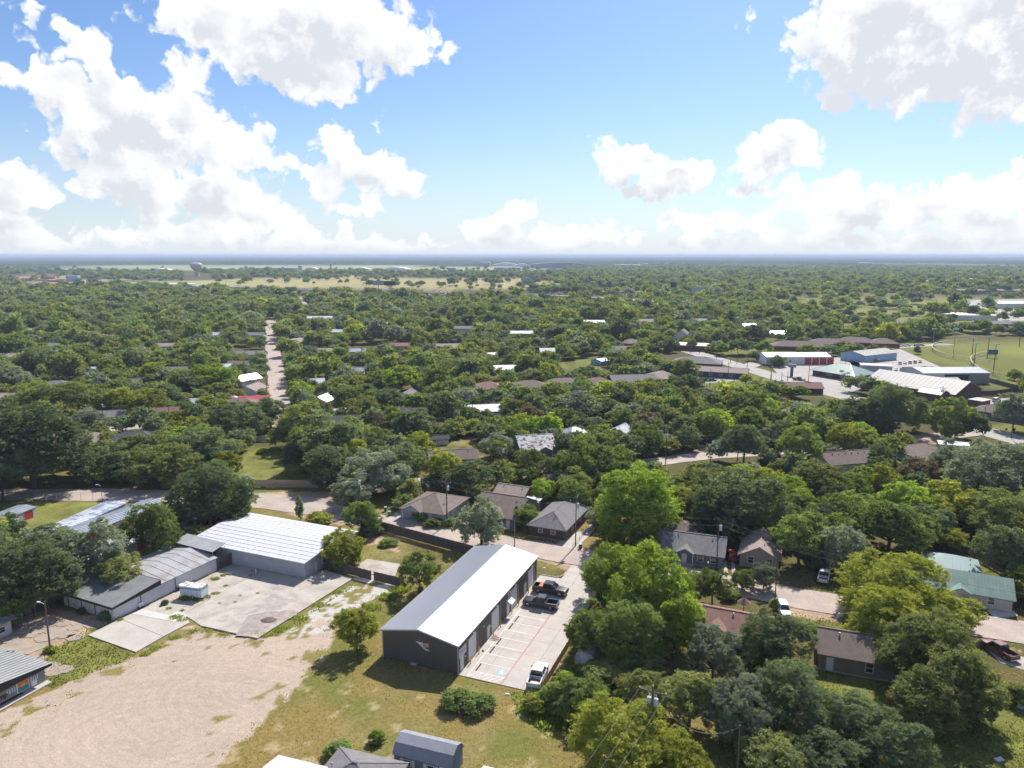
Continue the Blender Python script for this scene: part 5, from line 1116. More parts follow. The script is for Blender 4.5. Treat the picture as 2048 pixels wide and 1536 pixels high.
p = W(1905, 806); u = Vector((math.cos(R_(32)), math.sin(R_(32)), 0)); n = Vector((-u.y, u.x, 0)); c = p + u * 10 + n * 19
house('brick_hall', 'large brick hall with cream metal gable roof and emblem', 'building', c, R_(122), 40, 22, 4.2, 'gable', 4.4, 'dk', 'beige', 'brick hall', wins=[('back', -12 + 6 * i, 1, 1.6, 1.6) for i in range(5)], o=.7, seam=2)
hall = [o for o in SC.objects if o.name.startswith('brick_hall')][0]
H('hall_dormer', 'green metal dormer roof on the street side of the brick hall', 1868, 783, 4.5, 122, 9, 7, 4.3, 'gable', 1.5, 'brick', 'green', cat='porch roof')
H('hall_canopy', 'cream entrance canopy at the end of the brick hall', 1960, 798, 3.2, 32, 7, 5, 3.0, 'flat', .2, 'brick', 'beige', cat='canopy')
H('maroon_roof_shop', 'low brick building with maroon-brown roof beside the main street', 1600, 770, 3.4, -5, 18, 9, 2.9, 'gable', 1.8, 'dk', 'red', 'maroon-roofed building', cat='building')
for i, (x, y, w_, l_) in enumerate(((1598,689,34,'first brown-roofed duplex in the row beyond the green field'), (1662,684,30,'second brown-roofed duplex in the row, behind the round tree'), (1712,681,26,'third brown-roofed duplex in the row behind the garages'), (1765,683,18,'fourth brown-roofed duplex beside the far parked cars'))):
    H('duplex', l_, x, y, 3.4, -12, w_, 15, 3, 'hip', 3, 'brick', 'brown', None if i else 'row of brown-roofed duplexes', group='brown-roofed duplexes in a row')
H('brick_shed', 'small pale blue roofed brick annex right of the green hip-roofed shop', 1778, 752, 3, 30, 9, 7, 2.8, 'flat', .2, 'brick', 'blue', cat='shed')
H('far_white_store', 'flat building with big bright white roof beyond the ball field trees', 1935, 628, 5, -8, 42, 30, 5, 'flat', .2, 'white', 'white', 'far white-roofed store', cat='building')
H('far_white_store', 'white flat-roofed building at the far right edge', 2030, 607, 5, 0, 60, 30, 6, 'flat', .2, 'white', 'white', cat='building')
H('far_grey_store', 'grey-roofed building beside the far parking area', 2000, 646, 4, -8, 30, 16, 4, 'gable', 2, 'brick', 'grey', cat='building')
H('motel', 'long two-storey motel block at the far right', 1995, 583, 4, -4, 130, 14, 6, 'gable', 2, 'tan', 'tan', 'far motel', cat='building')
H('strip_mall', 'grey strip mall beyond the highway among the trees', 1262, 584, 5, -6, 95, 26, 6, 'flat', .2, 'grey', 'grey', 'far strip mall', cat='building')
# thatched shelter poles and small things in yards
t = thing('thatched_umbrella', 'dark conical thatched shelter beside the taupe house', 'shelter', W(1695, 1262), 0)
MB().tube((0, 0, 2.1), (0, 0, 3.9), 2.0, .15, n=10).build('roof', SH['dark'], t); MB().tube((0, 0, 0), (0, 0, 5.6), .08, n=6).build('post', M_POLE, t)
t = thing('thatched_umbrella', 'small brown conical roof beside the red-brown roofed house', 'shelter', W(1487, 1226), 0)
MB().tube((0, 0, 2.0), (0, 0, 2.9), 1.2, .1, n=8).build('roof', SH['red'], t); MB().tube((0, 0, 0), (0, 0, 3.2), .08, n=6).build('post', M_POLE, t)
t = thing('dome_shed', 'small white rounded shed behind the parking lot fence', 'shed', W(1175, 1322), R_(-20), mark='white rounded shed')
mb = MB(); n = 8; P = [(-1.5, 0), (-1.5, 1.5)] + [(-1.5 * math.cos(i * math.pi / n), 1.5 + 1.0 * math.sin(i * math.pi / n)) for i in range(1, n)] + [(1.5, 1.5), (1.5, 0)]
mb.v = [(a, -2, b) for a, b in P] + [(a, 2, b) for a, b in P]; k = len(P); mb.q(*range(k)); mb.q(*range(2*k - 1, k - 1, -1))
for i in range(k): j = (i+1) % k; mb.q(j, i, i+k, j+k)
mb.build('shell', M_BLOCK, t); MB().box(-.5, .5, -2.06, -2, 0, 1.8).build('door', M_DOORW, t)

for lab, px, py, dg, w_, d_, wl, rf in (('pale flat roof glimpsed left of the far brown roof', 674, 662, 0, 12, 9, 'white', 'white'), ('dark-walled house with pale roof edge right of the far centre', 897, 691, 8, 16, 10, 'grey', 'tan'),
   ('white roof corner beside the dark round trees', 990, 709, 10, 10, 8, 'white', 'white'), ('small white shed roof above the mint-walled house', 716, 739, 0, 7, 5, 'white', 'white'), ('small white shed right of the straight road', 630, 762, 20, 8, 6, 'white', 'white'),
   ('dark charcoal roof in the shade left of the white flat-roofed house', 831, 822, 5, 13, 9, 'grey', 'dark'), ('low white-edged roof right of the patio roof', 1086, 678, 0, 16, 9, 'tan', 'white'), ('tan roof at the left edge above the yard sheds', 12, 711, 0, 13, 9, 'tan', 'tan'),
   ('brown roof between the left trees and the white-roofed shed', 272, 762, 10, 11, 8, 'tan', 'brown'), ('small grey roof left of the bright yellow-green tree', 362, 738, 10, 9, 8, 'white', 'grey'), ('brownish low roof left of the straight road', 478, 726, 0, 11, 8, 'tan', 'brown'),
   ('long white ranch roof left of the far white barn', 505, 668, 0, 18, 10, 'white', 'grey'), ('pale ranch roof in the left far trees', 330, 690, 4, 16, 9, 'white', 'tan'), ('light roof in the left far trees, nearer the road', 430, 668, 4, 15, 9, 'white', 'white'),
   ('red-brown roof in the left far trees', 215, 672, 4, 16, 10, 'brick', 'red'), ('grey roof far left of the water tower line', 110, 690, 4, 15, 10, 'white', 'grey'), ('pale roof right of the tan-roofed house by the road', 655, 700, 6, 14, 9, 'white', 'tan'),
   ('white roof among far trees above the brown hip-roofed house', 1010, 735, 10, 12, 9, 'white', 'white'), ('grey ranch roof in the far centre trees', 930, 655, 0, 17, 10, 'white', 'grey'), ('pale roof in the far centre-right trees', 1100, 700, 6, 13, 9, 'white', 'blue'),
   ('tan roof in the far right trees above the white barn-shaped house', 1400, 640, 0, 18, 11, 'white', 'tan'), ('pale ranch roof in the far right trees', 1500, 650, 0, 18, 11, 'white', 'white'), ('grey roof in the far right trees', 1620, 640, -4, 18, 11, 'white', 'grey'),
   ('white roof in the far right trees near the duplex row', 1560, 665, -6, 16, 10, 'white', 'white'), ('reddish roof in the far right trees', 1700, 650, -6, 18, 11, 'brick', 'red'), ('pale roof far right above the ball fields', 1800, 645, -6, 18, 11, 'white', 'tan')):
    H('far_house', lab, px, py, 3.2, dg, w_, d_, 2.9, 'gable', 1.7, wl, rf)
# ------------------------------------------------------------------ vehicles (x forward, y left, origin on the ground)
def paint(n, c, m=.0, r=.3): return mat('car_paint_' + n, c, r, metal=m, spec=.6)
PAINT = dict(black=paint('black', (.015, .015, .017)), graphite=paint('graphite', (.07, .075, .085), .4), white=paint('white', (.72, .72, .72)), silver=paint('silver', (.42, .44, .46), .5), red=paint('red', (.42, .03, .03)),
   maroon=paint('maroon', (.16, .05, .045)), blue=paint('blue', (.05, .12, .25)), tan=paint('tan', (.42, .36, .27)), orange=paint('orange', (.55, .16, .06)), green=paint('dark green', (.04, .08, .05)))
CHROME = mat('chrome', (.55, .55, .57), .15, metal=.9); M_TAIL = mat('tail_lamp', (.35, .02, .02), .3); M_HEAD = mat('head_lamp', (.75, .77, .8), .15)
WHEEL = {}
def loft(sections, closed=True):
    """sections: list of (x, [(y, z) ...]) half profiles mirrored; builds a closed shell"""
    mb = MB(); rings = []
    for x, pr in sections:
        full = [(-y, z) for y, z in pr] + [(y, z) for y, z in reversed(pr)]; b = len(mb.v); mb.v += [(x, y, z) for y, z in full]; rings.append(range(b, b + len(full)))
    n = len(rings[0])
    for A, B in zip(rings[:-1], rings[1:]):
        for i in range(n): j = (i + 1) % n; mb.q(A[i], A[j], B[j], B[i])
    mb.q(*reversed(rings[0])); mb.q(*rings[-1]); return mb
def wheels(t, wb0, wb1, tr, r=.38, w=.26):
    k = (r, w)
    if k not in WHEEL: WHEEL[k] = (MB().tube((0, -w/2, 0), (0, w/2, 0), r, n=16).mesh('tyre', M_BLK), MB().tube((0, -w/2 - .01, 0), (0, w/2 + .01, 0), r * .62, n=12).mesh('rim', CHROME), MB().tube((0, -w/2 - .02, 0), (0, w/2 + .02, 0), r * .2, n=8).mesh('hub', M_BLK))
    for x in (wb0, wb1):
        for s in (-1, 1):
            a = bpy.data.objects.new('wheel', WHEEL[k][0]); SC.collection.objects.link(a); a.parent = t; a.location = (x, s * tr, r); put('rim', WHEEL[k][1], a); put('hub', WHEEL[k][2], a)
PICK = {}
def pickup(label, loc, rz, col='black', scale=1.0, group=None, bed='M', extras=None, mark=None):
    p = PAINT[col]; t = thing('pickup_truck', label, 'pickup truck', loc, rz, group, mark); t.scale = (scale,) * 3
    if col not in PICK:
        Y = .96
        front = loft([(1.15, [(Y, .45), (Y+.01, .8), (Y-.02, 1.10), (Y-.12, 1.16), (.3, 1.18)]), (2.0, [(Y, .45), (Y+.02, .8), (Y-.02, 1.08), (Y-.14, 1.13), (.3, 1.15)]), (2.6, [(Y-.04, .5), (Y-.02, .8), (Y-.08, 1.02), (Y-.2, 1.08), (.3, 1.09)]), (2.86, [(Y-.16, .55), (Y-.12, .8), (Y-.18, .96), (Y-.3, 1.0), (.3, 1.0)])])
        mid = MB().box(-1.0, 1.15, -Y, Y, .45, 1.12)
        body = front; b0 = len(body.v); body.v += mid.v; body.f += [tuple(i + b0 for i in f) for f in mid.f]; body.m += mid.m
        cab = loft([(-1.0, [(Y-.03, 1.12), (Y-.2, 1.82), (.3, 1.86)]), (.35, [(Y-.03, 1.12), (Y-.17, 1.86), (.3, 1.90)]), (.62, [(Y-.03, 1.12), (Y-.22, 1.80), (.3, 1.84)]), (1.3, [(Y-.05, 1.10), (Y-.08, 1.15), (.3, 1.17)])])
        roof = MB().hexa([(-.92, -.74, 1.85), (.5, -.74, 1.86), (.5, .74, 1.86), (-.92, .74, 1.85), (-.85, -.66, 1.905), (.4, -.66, 1.92), (.4, .66, 1.92), (-.85, .66, 1.905)])
        pil = MB()
        for s in (-1, 1):
            pil.bar((.58, s * .76, 1.84), (1.28, s * .92, 1.14), .07, .06); pil.bar((-.95, s * .77, 1.84), (-1.0, s * .94, 1.12), .10, .06); pil.bar((-.1, s * .785, 1.86), (-.1, s * .95, 1.12), .09, .05); pil.bar((-.95, s * .765, 1.86), (.56, s * .765, 1.86), .06, .06); pil.bar((-1, s * .955, 1.11), (1.2, s * .955, 1.11), .05, .04)
        bd = MB(); zt = 1.16
        bd.box(-2.95, -1.04, -Y, -Y + .12, .5, zt); bd.box(-2.95, -1.04, Y - .12, Y, .5, zt); bd.box(-1.12, -1.04, -Y + .12, Y - .12, .5, zt); bd.box(-2.95, -2.87, -Y + .12, Y - .12, .55, zt - .02); bd.box(-2.95, -1.04, -Y + .12, Y - .12, .5, .62)
        liner = MB().box(-2.86, -1.13, -Y + .13, Y - .13, .621, .66)
        rail = MB(); 
        for s in (-1, 1): rail.box(-2.95, -1.04, s * (Y - .06) - .05, s * (Y - .06) + .05, zt, zt + .03)
        fb = MB().box(2.78, 2.98, -.92, .92, .42, .66); rb = MB().box(-3.12, -2.96, -.92, .92, .45, .62)
        gr = MB().box(2.84, 2.90, -.5, .5, .68, .95); hd = MB(); tl = MB(); mir = MB(); win = MB(); arch = MB()
        for s in (-1, 1):
            hd.box(2.72, 2.88, s * .66 - .14, s * .66 + .14, .74, .95); tl.box(-2.97, -2.93, s * .86 - .08, s * .86 + .08, .72, 1.08); mir.box(.95, 1.12, s * 1.12 - .1, s * 1.12 + .1, 1.12, 1.34)
            for x in (1.95, -1.9):
                arch.tube((x, s * .93, .42), (x, s * .975, .42), .47, n=14)
            for x in (-.55, .5): arch.box(x - .1, x + .1, s * .97 - .012, s * .97 + .012, .93, .97)
        PICK[col] = dict(body=(body.mesh('body', p), None), glass=cab.mesh('glass', M_GLASS), cab_roof=roof.mesh('cab_roof', p), pillars=pil.mesh('pillars', p), bed=bd.mesh('bed', p), bed_liner=liner.mesh('bed_liner', M_BLK), rails=rail.mesh('bed_rail', CHROME if col == 'graphite' else p),
            front_bumper=fb.mesh('front_bumper', CHROME), rear_bumper=rb.mesh('rear_bumper', CHROME), grille=gr.mesh('grille', M_BLK), headlights=hd.mesh('headlights', M_HEAD), taillights=tl.mesh('taillights', M_TAIL), mirrors=mir.mesh('mirrors', M_BLK), arches=arch.mesh('wheel_arches', M_BLK))
    q = PICK[col]
    b = put('body', q['body'][0], t); put('cab_roof', q['cab_roof'], t); put('glass', q['glass'], t); put('pillar', q['pillars'], t); bb = put('bed', q['bed'], t); put('bed_liner', q['bed_liner'], bb); put('bed_rail', q['rails'], bb)
    put('front_bumper', q['front_bumper'], t); put('rear_bumper', q['rear_bumper'], t); put('grille', q['grille'], t); put('headlight', q['headlights'], t); put('tail_light', q['taillights'], t); put('mirror', q['mirrors'], t); put('wheel_arch', q['arches'], t)
    wheels(t, 1.95, -1.9, .84, .41, .28)
    if extras: extras(t)
    return t
CARM = {}
def car(label, loc, rz, col='silver', kind='sedan', group=None, mark=None, cat='car'):
    p = PAINT[col]; t = thing({'sedan': 'sedan', 'suv': 'parked_suv', 'van': 'minivan'}[kind], label, cat, loc, rz, group, mark)
    if (col, kind) not in CARM:
        Y = .88; top = {'sedan': 1.42, 'suv': 1.72, 'van': 1.78}[kind]; b0, r0, r1, w1 = {'sedan': (-1.75, -1.05, .35, 1.15), 'suv': (-2.15, -1.95, .35, 1.05), 'van': (-2.35, -2.1, .55, 1.5)}[kind]; be = {'sedan': .92, 'suv': 1.05, 'van': 1.02}[kind]
        body = loft([(-2.32, [(Y-.12, .4), (Y-.08, .7), (Y-.14, be-.06), (.3, be-.02)]), (-2.0, [(Y, .3), (Y+.02, .7), (Y-.05, be), (.3, be+.03)]), (0, [(Y, .28), (Y+.03, .7), (Y-.02, be), (.3, be+.03)]), (1.3, [(Y, .3), (Y+.02, .68), (Y-.08, be-.02), (.3, be+.02)]), (2.05, [(Y-.05, .32), (Y-.03, .62), (Y-.16, be-.18), (.3, be-.12)]), (2.3, [(Y-.2, .38), (Y-.16, .58), (Y-.26, be-.3), (.3, be-.26)])])
        cab = loft([(b0, [(Y-.08, be-.02), (Y-.12, be + .03), (.3, be+.04)]), (r0, [(Y-.06, be-.02), (Y-.24, top-.04), (.3, top)]), (r1, [(Y-.06, be-.02), (Y-.22, top-.04), (.3, top+.02)]), (w1, [(Y-.06, be-.03), (Y-.14, be+.03), (.3, be+.04)])])
        roof = MB().hexa([(r0 - .05, -.64, top - .03), (r1 + .05, -.64, top - .02), (r1 + .05, .64, top - .02), (r0 - .05, .64, top - .03), (r0 + .06, -.55, top + .03), (r1 - .05, -.55, top + .045), (r1 - .05, .55, top + .045), (r0 + .06, .55, top + .03)])
        pl = MB()
        for s in (-1, 1):
            pl.bar((r1, s * .66, top - .02), (w1, s * .8, be + .0), .07, .05); pl.bar((r0, s * .66, top - .03), (b0 + (0 if kind == 'sedan' else .05), s * .8, be), .12 if kind != 'sedan' else .08, .06); pl.bar((-.3, s * .68, top), (-.3, s * .84, be), .08, .05); pl.bar((r0, s * .66, top), (r1, s * .66, top), .06, .05)
        ar = MB(); hd = MB(); tl = MB()
        for s in (-1, 1):
            for x in (1.4, -1.35): ar.tube((x, s * .84, .36), (x, s * .905, .36), .39, n=14)
            hd.box(2.08, 2.24, s * .6 - .14, s * .6 + .14, be - .36, be - .22); tl.box(-2.34, -2.26, s * .64 - .13, s * .64 + .13, be - .28, be - .1)
        CARM[(col, kind)] = [('body', body.mesh('body', p)), ('glass', cab.mesh('glass', M_GLASS)), ('roof', roof.mesh('roof', p)), ('pillar', pl.mesh('pillar', p)), ('wheel_arch', ar.mesh('wheel_arch', M_BLK)), ('headlight', hd.mesh('headlight', M_HEAD)), ('tail_light', tl.mesh('tail_light', M_TAIL))]
    for n, me in CARM[(col, kind)]: put(n, me, t)
    wheels(t, 1.4, -1.35, .78, .33, .22); return t
def toolbox(t):
    MB().box(-1.85, -1.15, -.8, .8, .9, 1.34).build('toolbox', PAINT['orange'], t); MB().box(2.98, 3.1, -.8, .8, .5, 1.1).build('grille_guard', M_BLK, t)
def bedload(t):
    MB().box(-2.7, -2.1, -.65, .5, .66, .95).build('bed_load', M_CONCW, t); MB().box(-2.2, -1.5, -.2, .6, .66, .84).build('bed_load', PAINT['orange'], t); MB().tube((-1.6, .5, .66), (-1.6, .5, 1.0), .28, n=10).build('bucket', PAINT['blue'], t); MB().bar((-2.6, -.6, .8), (-1.3, .1, 1.0), .12, .05).build('bed_load', M_WOODN, t)
pickup('black crew-cab pickup with orange toolbox facing the road', LOT(4.25, 30.55, .04), GRID + .02, 'black', 1.08, extras=toolbox, mark='black pickup with orange toolbox')
pickup('graphite crew-cab pickup nosed in towards the metal building', LOT(4.35, 24.9, .04), GRID + math.pi + .03, 'graphite', 1.08)
pickup('white crew-cab pickup with cluttered bed at the lot fence', LOT(11.6, 3.2, .04), GRID + math.pi/2 + .10, 'white', 1.05, extras=bedload)
pickup('white pickup parked under trees across the middle road', W(1648, 1158), R_(62), 'white', 1.0)
pickup('old maroon and white pickup on the gravel drive at right', W(1996, 1306), R_(105), 'maroon', 1.0)
pickup('white pickup in front of the brown-roofed cottage', W(314, 842), R_(0), 'white', 1.0)
pickup('dark pickup driving on the main street', W(1598, 761), R_(-35), 'black', 1.0)
car('silver minivan on the driveway of the blue house', W(805, 1014), R_(48), 'silver', 'van')
car('red SUV on the twin-track driveway seen from behind', W(1462, 1116), R_(82), 'red', 'suv')
car('white car facing the trees beside the red-brown roofed house', W(1567, 1226), R_(-98), 'white', 'suv')
car('blue-white car roof behind the tan board fence', W(490, 962), R_(-10), 'blue', 'sedan')
car('pale car at the corner of the pale blue house', W(1793, 894), R_(10), 'white', 'sedan')
car('dark green car on the drive beside the grey-green tree', W(1424, 762), R_(-10), 'green', 'sedan')
car('dark SUV in front of the navy office front', W(1464, 745), R_(-15), 'black', 'suv')
car('white car beside the maroon-roofed building', W(1585, 790), R_(10), 'white', 'sedan')
car('white car in front of the blue-gabled house', W(1258, 774), R_(-50), 'white', 'sedan')
car('silver car in the far middle yard', W(867, 773), R_(5), 'silver', 'sedan')
car('white car at the end of the brick hall', W(1993, 803), R_(30), 'white', 'suv')
car('black car parked against the brick hall', W(1995, 812), R_(20), 'black', 'sedan')
R = random.Random(21); cols = ['white', 'white', 'white', 'silver', 'tan', 'white', 'orange', 'white']
for r, (x0, y0, x1, y1, n) in enumerate(((1792,741,1868,741,8), (1778,750,1792,752,2), (1800,728,1840,725,5), (1745,722,1756,724,2))):
    for i in range(n):
        q = i / max(1, n - 1); p = W(x0 + (x1 - x0) * q, y0 + (y1 - y0) * q); cc = cols[(i * 3 + r) % 8]
        car(f'{cc} car, {NTH[i]} from the left in {["the front row of the car lot", "the short row at the lot entrance", "the back row of the car lot", "the pair by the light blue shop"][r]}', p, R_(62), cc, 'suv' if (i + r) % 3 else 'sedan', ['cars in the front row of the lot', 'cars at the lot entrance', 'cars in the back row of the lot', 'cars by the light blue shop'][r])
for i, px in enumerate((1796, 1806, 1815, 1833, 1842)): car(f'{cols[i]} car, {NTH[i]} of five parked under the trees beside the ball field', W(px, 693 - i * .3), R_(-20), cols[i], 'sedan', 'cars under the ball field trees')
# ---- trailer
def trailer():
    p = W(380, 1196); t = thing('cargo_trailer', 'white enclosed trailer with pale blue stripe and patched roof', 'trailer', (p.x + .6, p.y + .55, 0), R_(-13), mark='white trailer')
    body = mat('aged_white_panel', (.62, .66, .70), .6, (.52, .56, .60), 1.2)
    MB().box(-2.25, 2.25, -.98, .98, .45, 2.25).build('body', body, t)
    MB().box(-2.27, 2.27, -1.0, 1.0, 1.78, 2.1).build('stripe', mat('trailer_blue', (.22, .36, .52), .6), t)
    MB().box(-2.3, 2.3, -1.02, 1.02, 2.25, 2.32).build('roof', mat('patched_trailer_roof', (.60, .60, .60), .8, (.25, .21, .19), 1.6, mix=(.5, .58)), t)
    for x in (-1.1, .2, 1.2): MB().box(x - .015, x + .015, -.995, -.98, .5, 1.78).build('panel_seam', M_TRIM, t)
    MB().box(-2.28, -2.25, -.8, .8, .55, 1.75).build('rear_door', body, t)
    for s in (-1, 1):
        w = MB().tube((.35, s * .8, .33), (.35, s * 1.0, .33), .33, n=16).build('wheel', M_BLK, t); MB().tube((.35, s * 1.0, .33), (.35, s * 1.02, .33), .17, n=10).build('rim', M_LAMP, w); MB().box(-.1, .8, s * 1.0 - .12, s * 1.0 + .12, .68, .74).build('mudguard', body, t)
    MB().bar((2.25, -.7, .42), (3.4, 0, .42), .08, .1).bar((2.25, .7, .42), (3.4, 0, .42), .08, .1).build('tongue', M_TRIM, t); MB().tube((3.2, 0, 0), (3.2, 0, .8), .04, n=8).build('jack', M_GALV, t)
trailer()
# ---- bins and small things
bmesh_ = {}
def bin_(label, px, py, col, rz=0):
    t = thing('wheelie_bin', label, 'bin', W(px, py), rz)
    if 'b' not in bmesh_: bmesh_['b'] = MB().hexa([(-.24, -.28, .08), (.24, -.28, .08), (.24, .28, .08), (-.24, .28, .08), (-.31, -.36, 1.0), (.31, -.36, 1.0), (.31, .38, 1.0), (-.31, .38, 1.0)])
    put('body', bmesh_['b'].mesh('body', mat('bin_' + col, dict(green=(.03, .12, .09), teal=(.06, .22, .20), dark=(.02, .05, .04))[col], .5)), t)
    MB().hexa([(-.33, -.4, 1.0), (.33, -.4, 1.0), (.33, .42, 1.0), (-.33, .42, 1.0), (-.3, -.36, 1.07), (.3, -.36, 1.07), (.3, .38, 1.1), (-.3, .38, 1.1)]).build('lid', mat('bin_lid', (.25, .42, .40), .5), t)
    for s in (-1, 1): MB().tube((s * .2, .3, .1), (s * .28, .3, .1), .1, n=8).build('wheel', M_BLK, t)
bin_('green bin behind, left of the two by the blue house driveway', 771, 1022, 'green'); bin_('dark green bin on the kerb by the blue house driveway', 779, 1031, 'teal'); bin_('dark bin on the grass right of the white chain-link fence', 1161, 1097, 'dark')
bin_('green bin with pale lid on the road in front of the green-roofed house', 1936, 1226, 'green'); bin_('brown-lidded bin beside the main street lawn', 2028, 862, 'dark')
for lab, px, py, c in (('dark grill pair on the green back yard', 1943, 1108, M_BLK), ('white plastic chair on the green back yard', 1985, 1124, M_DOORW)):
    t = thing('yard_chair', lab, 'yard furniture', W(px, py)); MB().box(-.35, .35, -.35, .35, .4, .5).build('seat', c, t); MB().box(-.35, .35, .28, .35, .5, 1.0).build('backrest', c, t)
    for x in (-.3, .3):
        for y in (-.3, .3): MB().box(x - .04, x + .04, y - .04, y + .04, 0, .4).build('leg', c, t)
for lab, px, py in (('white paper scrap on the grass by the kerb curve', 1088, 1136), ('white scrap lying on the dry grass below the lot', 1042, 1430), ('small white scrap at the near end of the lot', 1014, 1388)):
    MB().hexa([(-.3, -.2, 0), (.35, -.15, 0), (.3, .2, 0), (-.25, .22, 0), (-.2, -.1, .09), (.2, -.1, .06), (.2, .1, .1), (-.2, .12, .05)]).build('litter_scrap', M_DOORW, None, loc=W(px, py), label=lab, category='litter')
MB().hexa([(-.9, -.35, .0), (.9, -.35, 0), (.9, .35, 0), (-.9, .35, 0), (-.9, -.35, .12), (.9, -.35, .2), (.9, .35, .2), (-.9, .35, .12)]).build('white_board', M_DOORW, None, loc=W(2044, 1412), rz=.6, label='white board lying on the bright lawn at the right edge', category='board')
MB().hexa([(-.5, -.3, .0), (.5, -.3, 0), (.5, .3, 0), (-.5, .3, 0), (-.5, -.3, .12), (.5, -.3, .2), (.5, .3, .2), (-.5, .3, .12)]).build('white_board', M_DOORW, None, loc=W(1998, 1520), rz=.2, label='small white board on the lawn at the bottom right', category='board')
t = thing('log_pile', 'small tangle of cut logs beside the garden shed', 'log pile', W(755, 1488)); R = random.Random(4)
for i in range(9): a = R.uniform(-.5, .5); z = .1 + .1 * (i // 3); x, y = R.uniform(-.5, .5), R.uniform(-.5, .5); MB().tube((x - .8 * math.cos(a), y - .8 * math.sin(a), z), (x + .8 * math.cos(a), y + .8 * math.sin(a), z + .1), .09, .07, n=7).build('log', BARKP, t)

# ------------------------------------------------------------------ poles and wires
POLES = {}
def pole(key, label, base, h, cross=0, transf=0, lamp=0, az=0, r=.14, m=M_POLE, name='utility_pole', cat='utility pole', mark=None, lean=0):
    b = base if isinstance(base, Vector) else W(*base); t = thing(name, label, cat, b, az, mark=mark)
    MB().tube((0, 0, -.1), (lean, 0, h), r, r * .68, n=8).build('post', m, t)
    if cross:
        MB().box(-.05, .05, -cross/2, cross/2, h - .75, h - .63).build('crossarm', m, t)
        for y in (-cross/2 + .1, 0, cross/2 - .1): MB().tube((0, y, h - .63 if y else h), (0, y, (h - .63 if y else h) + .2), .05, .07, n=6).build('insulator', M_PORC, t)
        MB().bar((.07, -cross/4, h - .7), (.07, 0, h - 1.4), .04, .04).bar((.07, cross/4, h - .7), (.07, 0, h - 1.4), .04, .04).build('brace', M_GALV, t)
    for k in range(transf):
        s = (-1, 1)[k % 2]; tr = MB().tube((.0, s * .42, h - 2.5), (0, s * .42, h - 1.5), .27, n=12).build('transformer', M_PORC, t)
        MB().tube((0, s * .42, h - 1.5), (0, s * .42, h - 1.4), .28, .12, n=12).build('lid', M_PORC, tr); MB().tube((.1, s * .42, h - 1.4), (.1, s * .42, h - 1.15), .04, n=6).build('bushing', M_PORC, tr)
    if lamp:
        zz = h * .82 if cross else h * .93
        MB().bar((0, 0, zz), (-abs(lamp), 0, zz + .35), .06, .06).build('lamp_arm', M_GALV, t)
        MB().hexa([(-abs(lamp) - .35, -.11, zz + .22), (-abs(lamp) + .1, -.11, zz + .27), (-abs(lamp) + .1, .11, zz + .27), (-abs(lamp) - .35, .11, zz + .22), (-abs(lamp) - .5, -.1, zz + .4), (-abs(lamp) + .1, -.1, zz + .42), (-abs(lamp) + .1, .1, zz + .42), (-abs(lamp) - .5, .1, zz + .4)]).build('lamp_head', M_LAMP, t)
    POLES[key] = (b, h); return t
pole('p1', 'tall wood pole with one transformer beside the concrete driveway', (1151,1092), 11.2, 0, 1, 0, R_(60), .15, mat('grey_pole_wood', (.20, .175, .155), .9))
POLES_T = thing('pole_top_pin', 'pale slanted insulator rod on top of the driveway pole', 'pole fitting', POLES['p1'][0] + Vector((0, 0, 10.6)), R_(60)); MB().tube((0, 0, 0), (.9, -.2, 1.1), .07, n=6).build('rod', M_LAMP, POLES_T)
pole('p2', 'wood pole with crossarm in front of the blue house', (894,1050), 11.0, 2.2, 1, 0, R_(70), .17)
pole('p3', 'plain grey pole rising behind the far end of the metal building', (1029,1106), 7.2, 0, 0, 0, 0, .12, mat('grey_pole_wood', (.2, .2, .2)))
pole('p4', 'wood pole with crossarm, two transformers and a lamp over the dirt junction', (721,1032), 10.5, 2.6, 2, 2.6, R_(20), .15)
pole('p5', 'wood pole with one transformer before the long slate-coloured house', (1433,1136), 10.5, 0, 1, 0, R_(80), .14)
pole('p6', 'brown wood pole with small yard lamp on the broken paving', (101,1303), 8.6, 0, 0, .9, R_(-10), .15)
pole('p7', 'thin dark lamp pole beside the left road', (205,1004), 4.6, 0, 0, .8, 0, .08, name='lamp_post', cat='lamp post')
pole('p8', 'slim dark pole with leafy base above the white car', (1549,1212), 10.5, 0, 0, 0, 0, .12)
pole('p9', 'short lamp post on the lawn of the long slate-coloured house', (1415,1149), 2.4, 0, 0, 0, 0, .05, name='lamp_post', cat='lamp post')
t_ = [o for o in SC.objects if o.get('label', '').startswith('short lamp post')][0]; MB().tube((0, 0, 2.35), (0, 0, 2.65), .16, .12, n=8).build('lamp_globe', M_LAMP, t_)
pole('p12', 'dark pole with transformer and lamp arm on the back road', (1331,928), 10.8, 0, 1, 1.6, R_(15), .15)
pole('p13', 'dark pole with grey top farther right on the back road', (1475,920), 10.6, 0, 1, 0, 0, .15)
pole('p14', 'thin pole with blue-grey lamp head behind the brown gabled house', (1007,962), 10.8, 0, 1, 0, 0, .13)
pole('p16', 'pole with crossarm in front of the brick hall', (1881,826), 10.8, 2.4, 2, 0, R_(40), .15); pole('p17', 'plain pole left of the crossarm pole at the brick hall', (1868,828), 9, 0, 0, 0, 0, .13)
pole('p18', 'pole on the verge behind the grey live oak', (1965,868), 9.6, 0, 0, .8, 0, .14); pole('p19', 'rightmost pole on the near verge of the main street', (2022,877), 9.2, 0, 0, 0, 0, .13)
pole('p20', 'pole with transformer in front of the grey cottage at left', (208,860), 10.8, 0, 1, 0, R_(180), .15); pole('p21', 'dark pole before the brown-roofed cottage', (340,855), 11, 1.6, 0, 0, 0, .15)
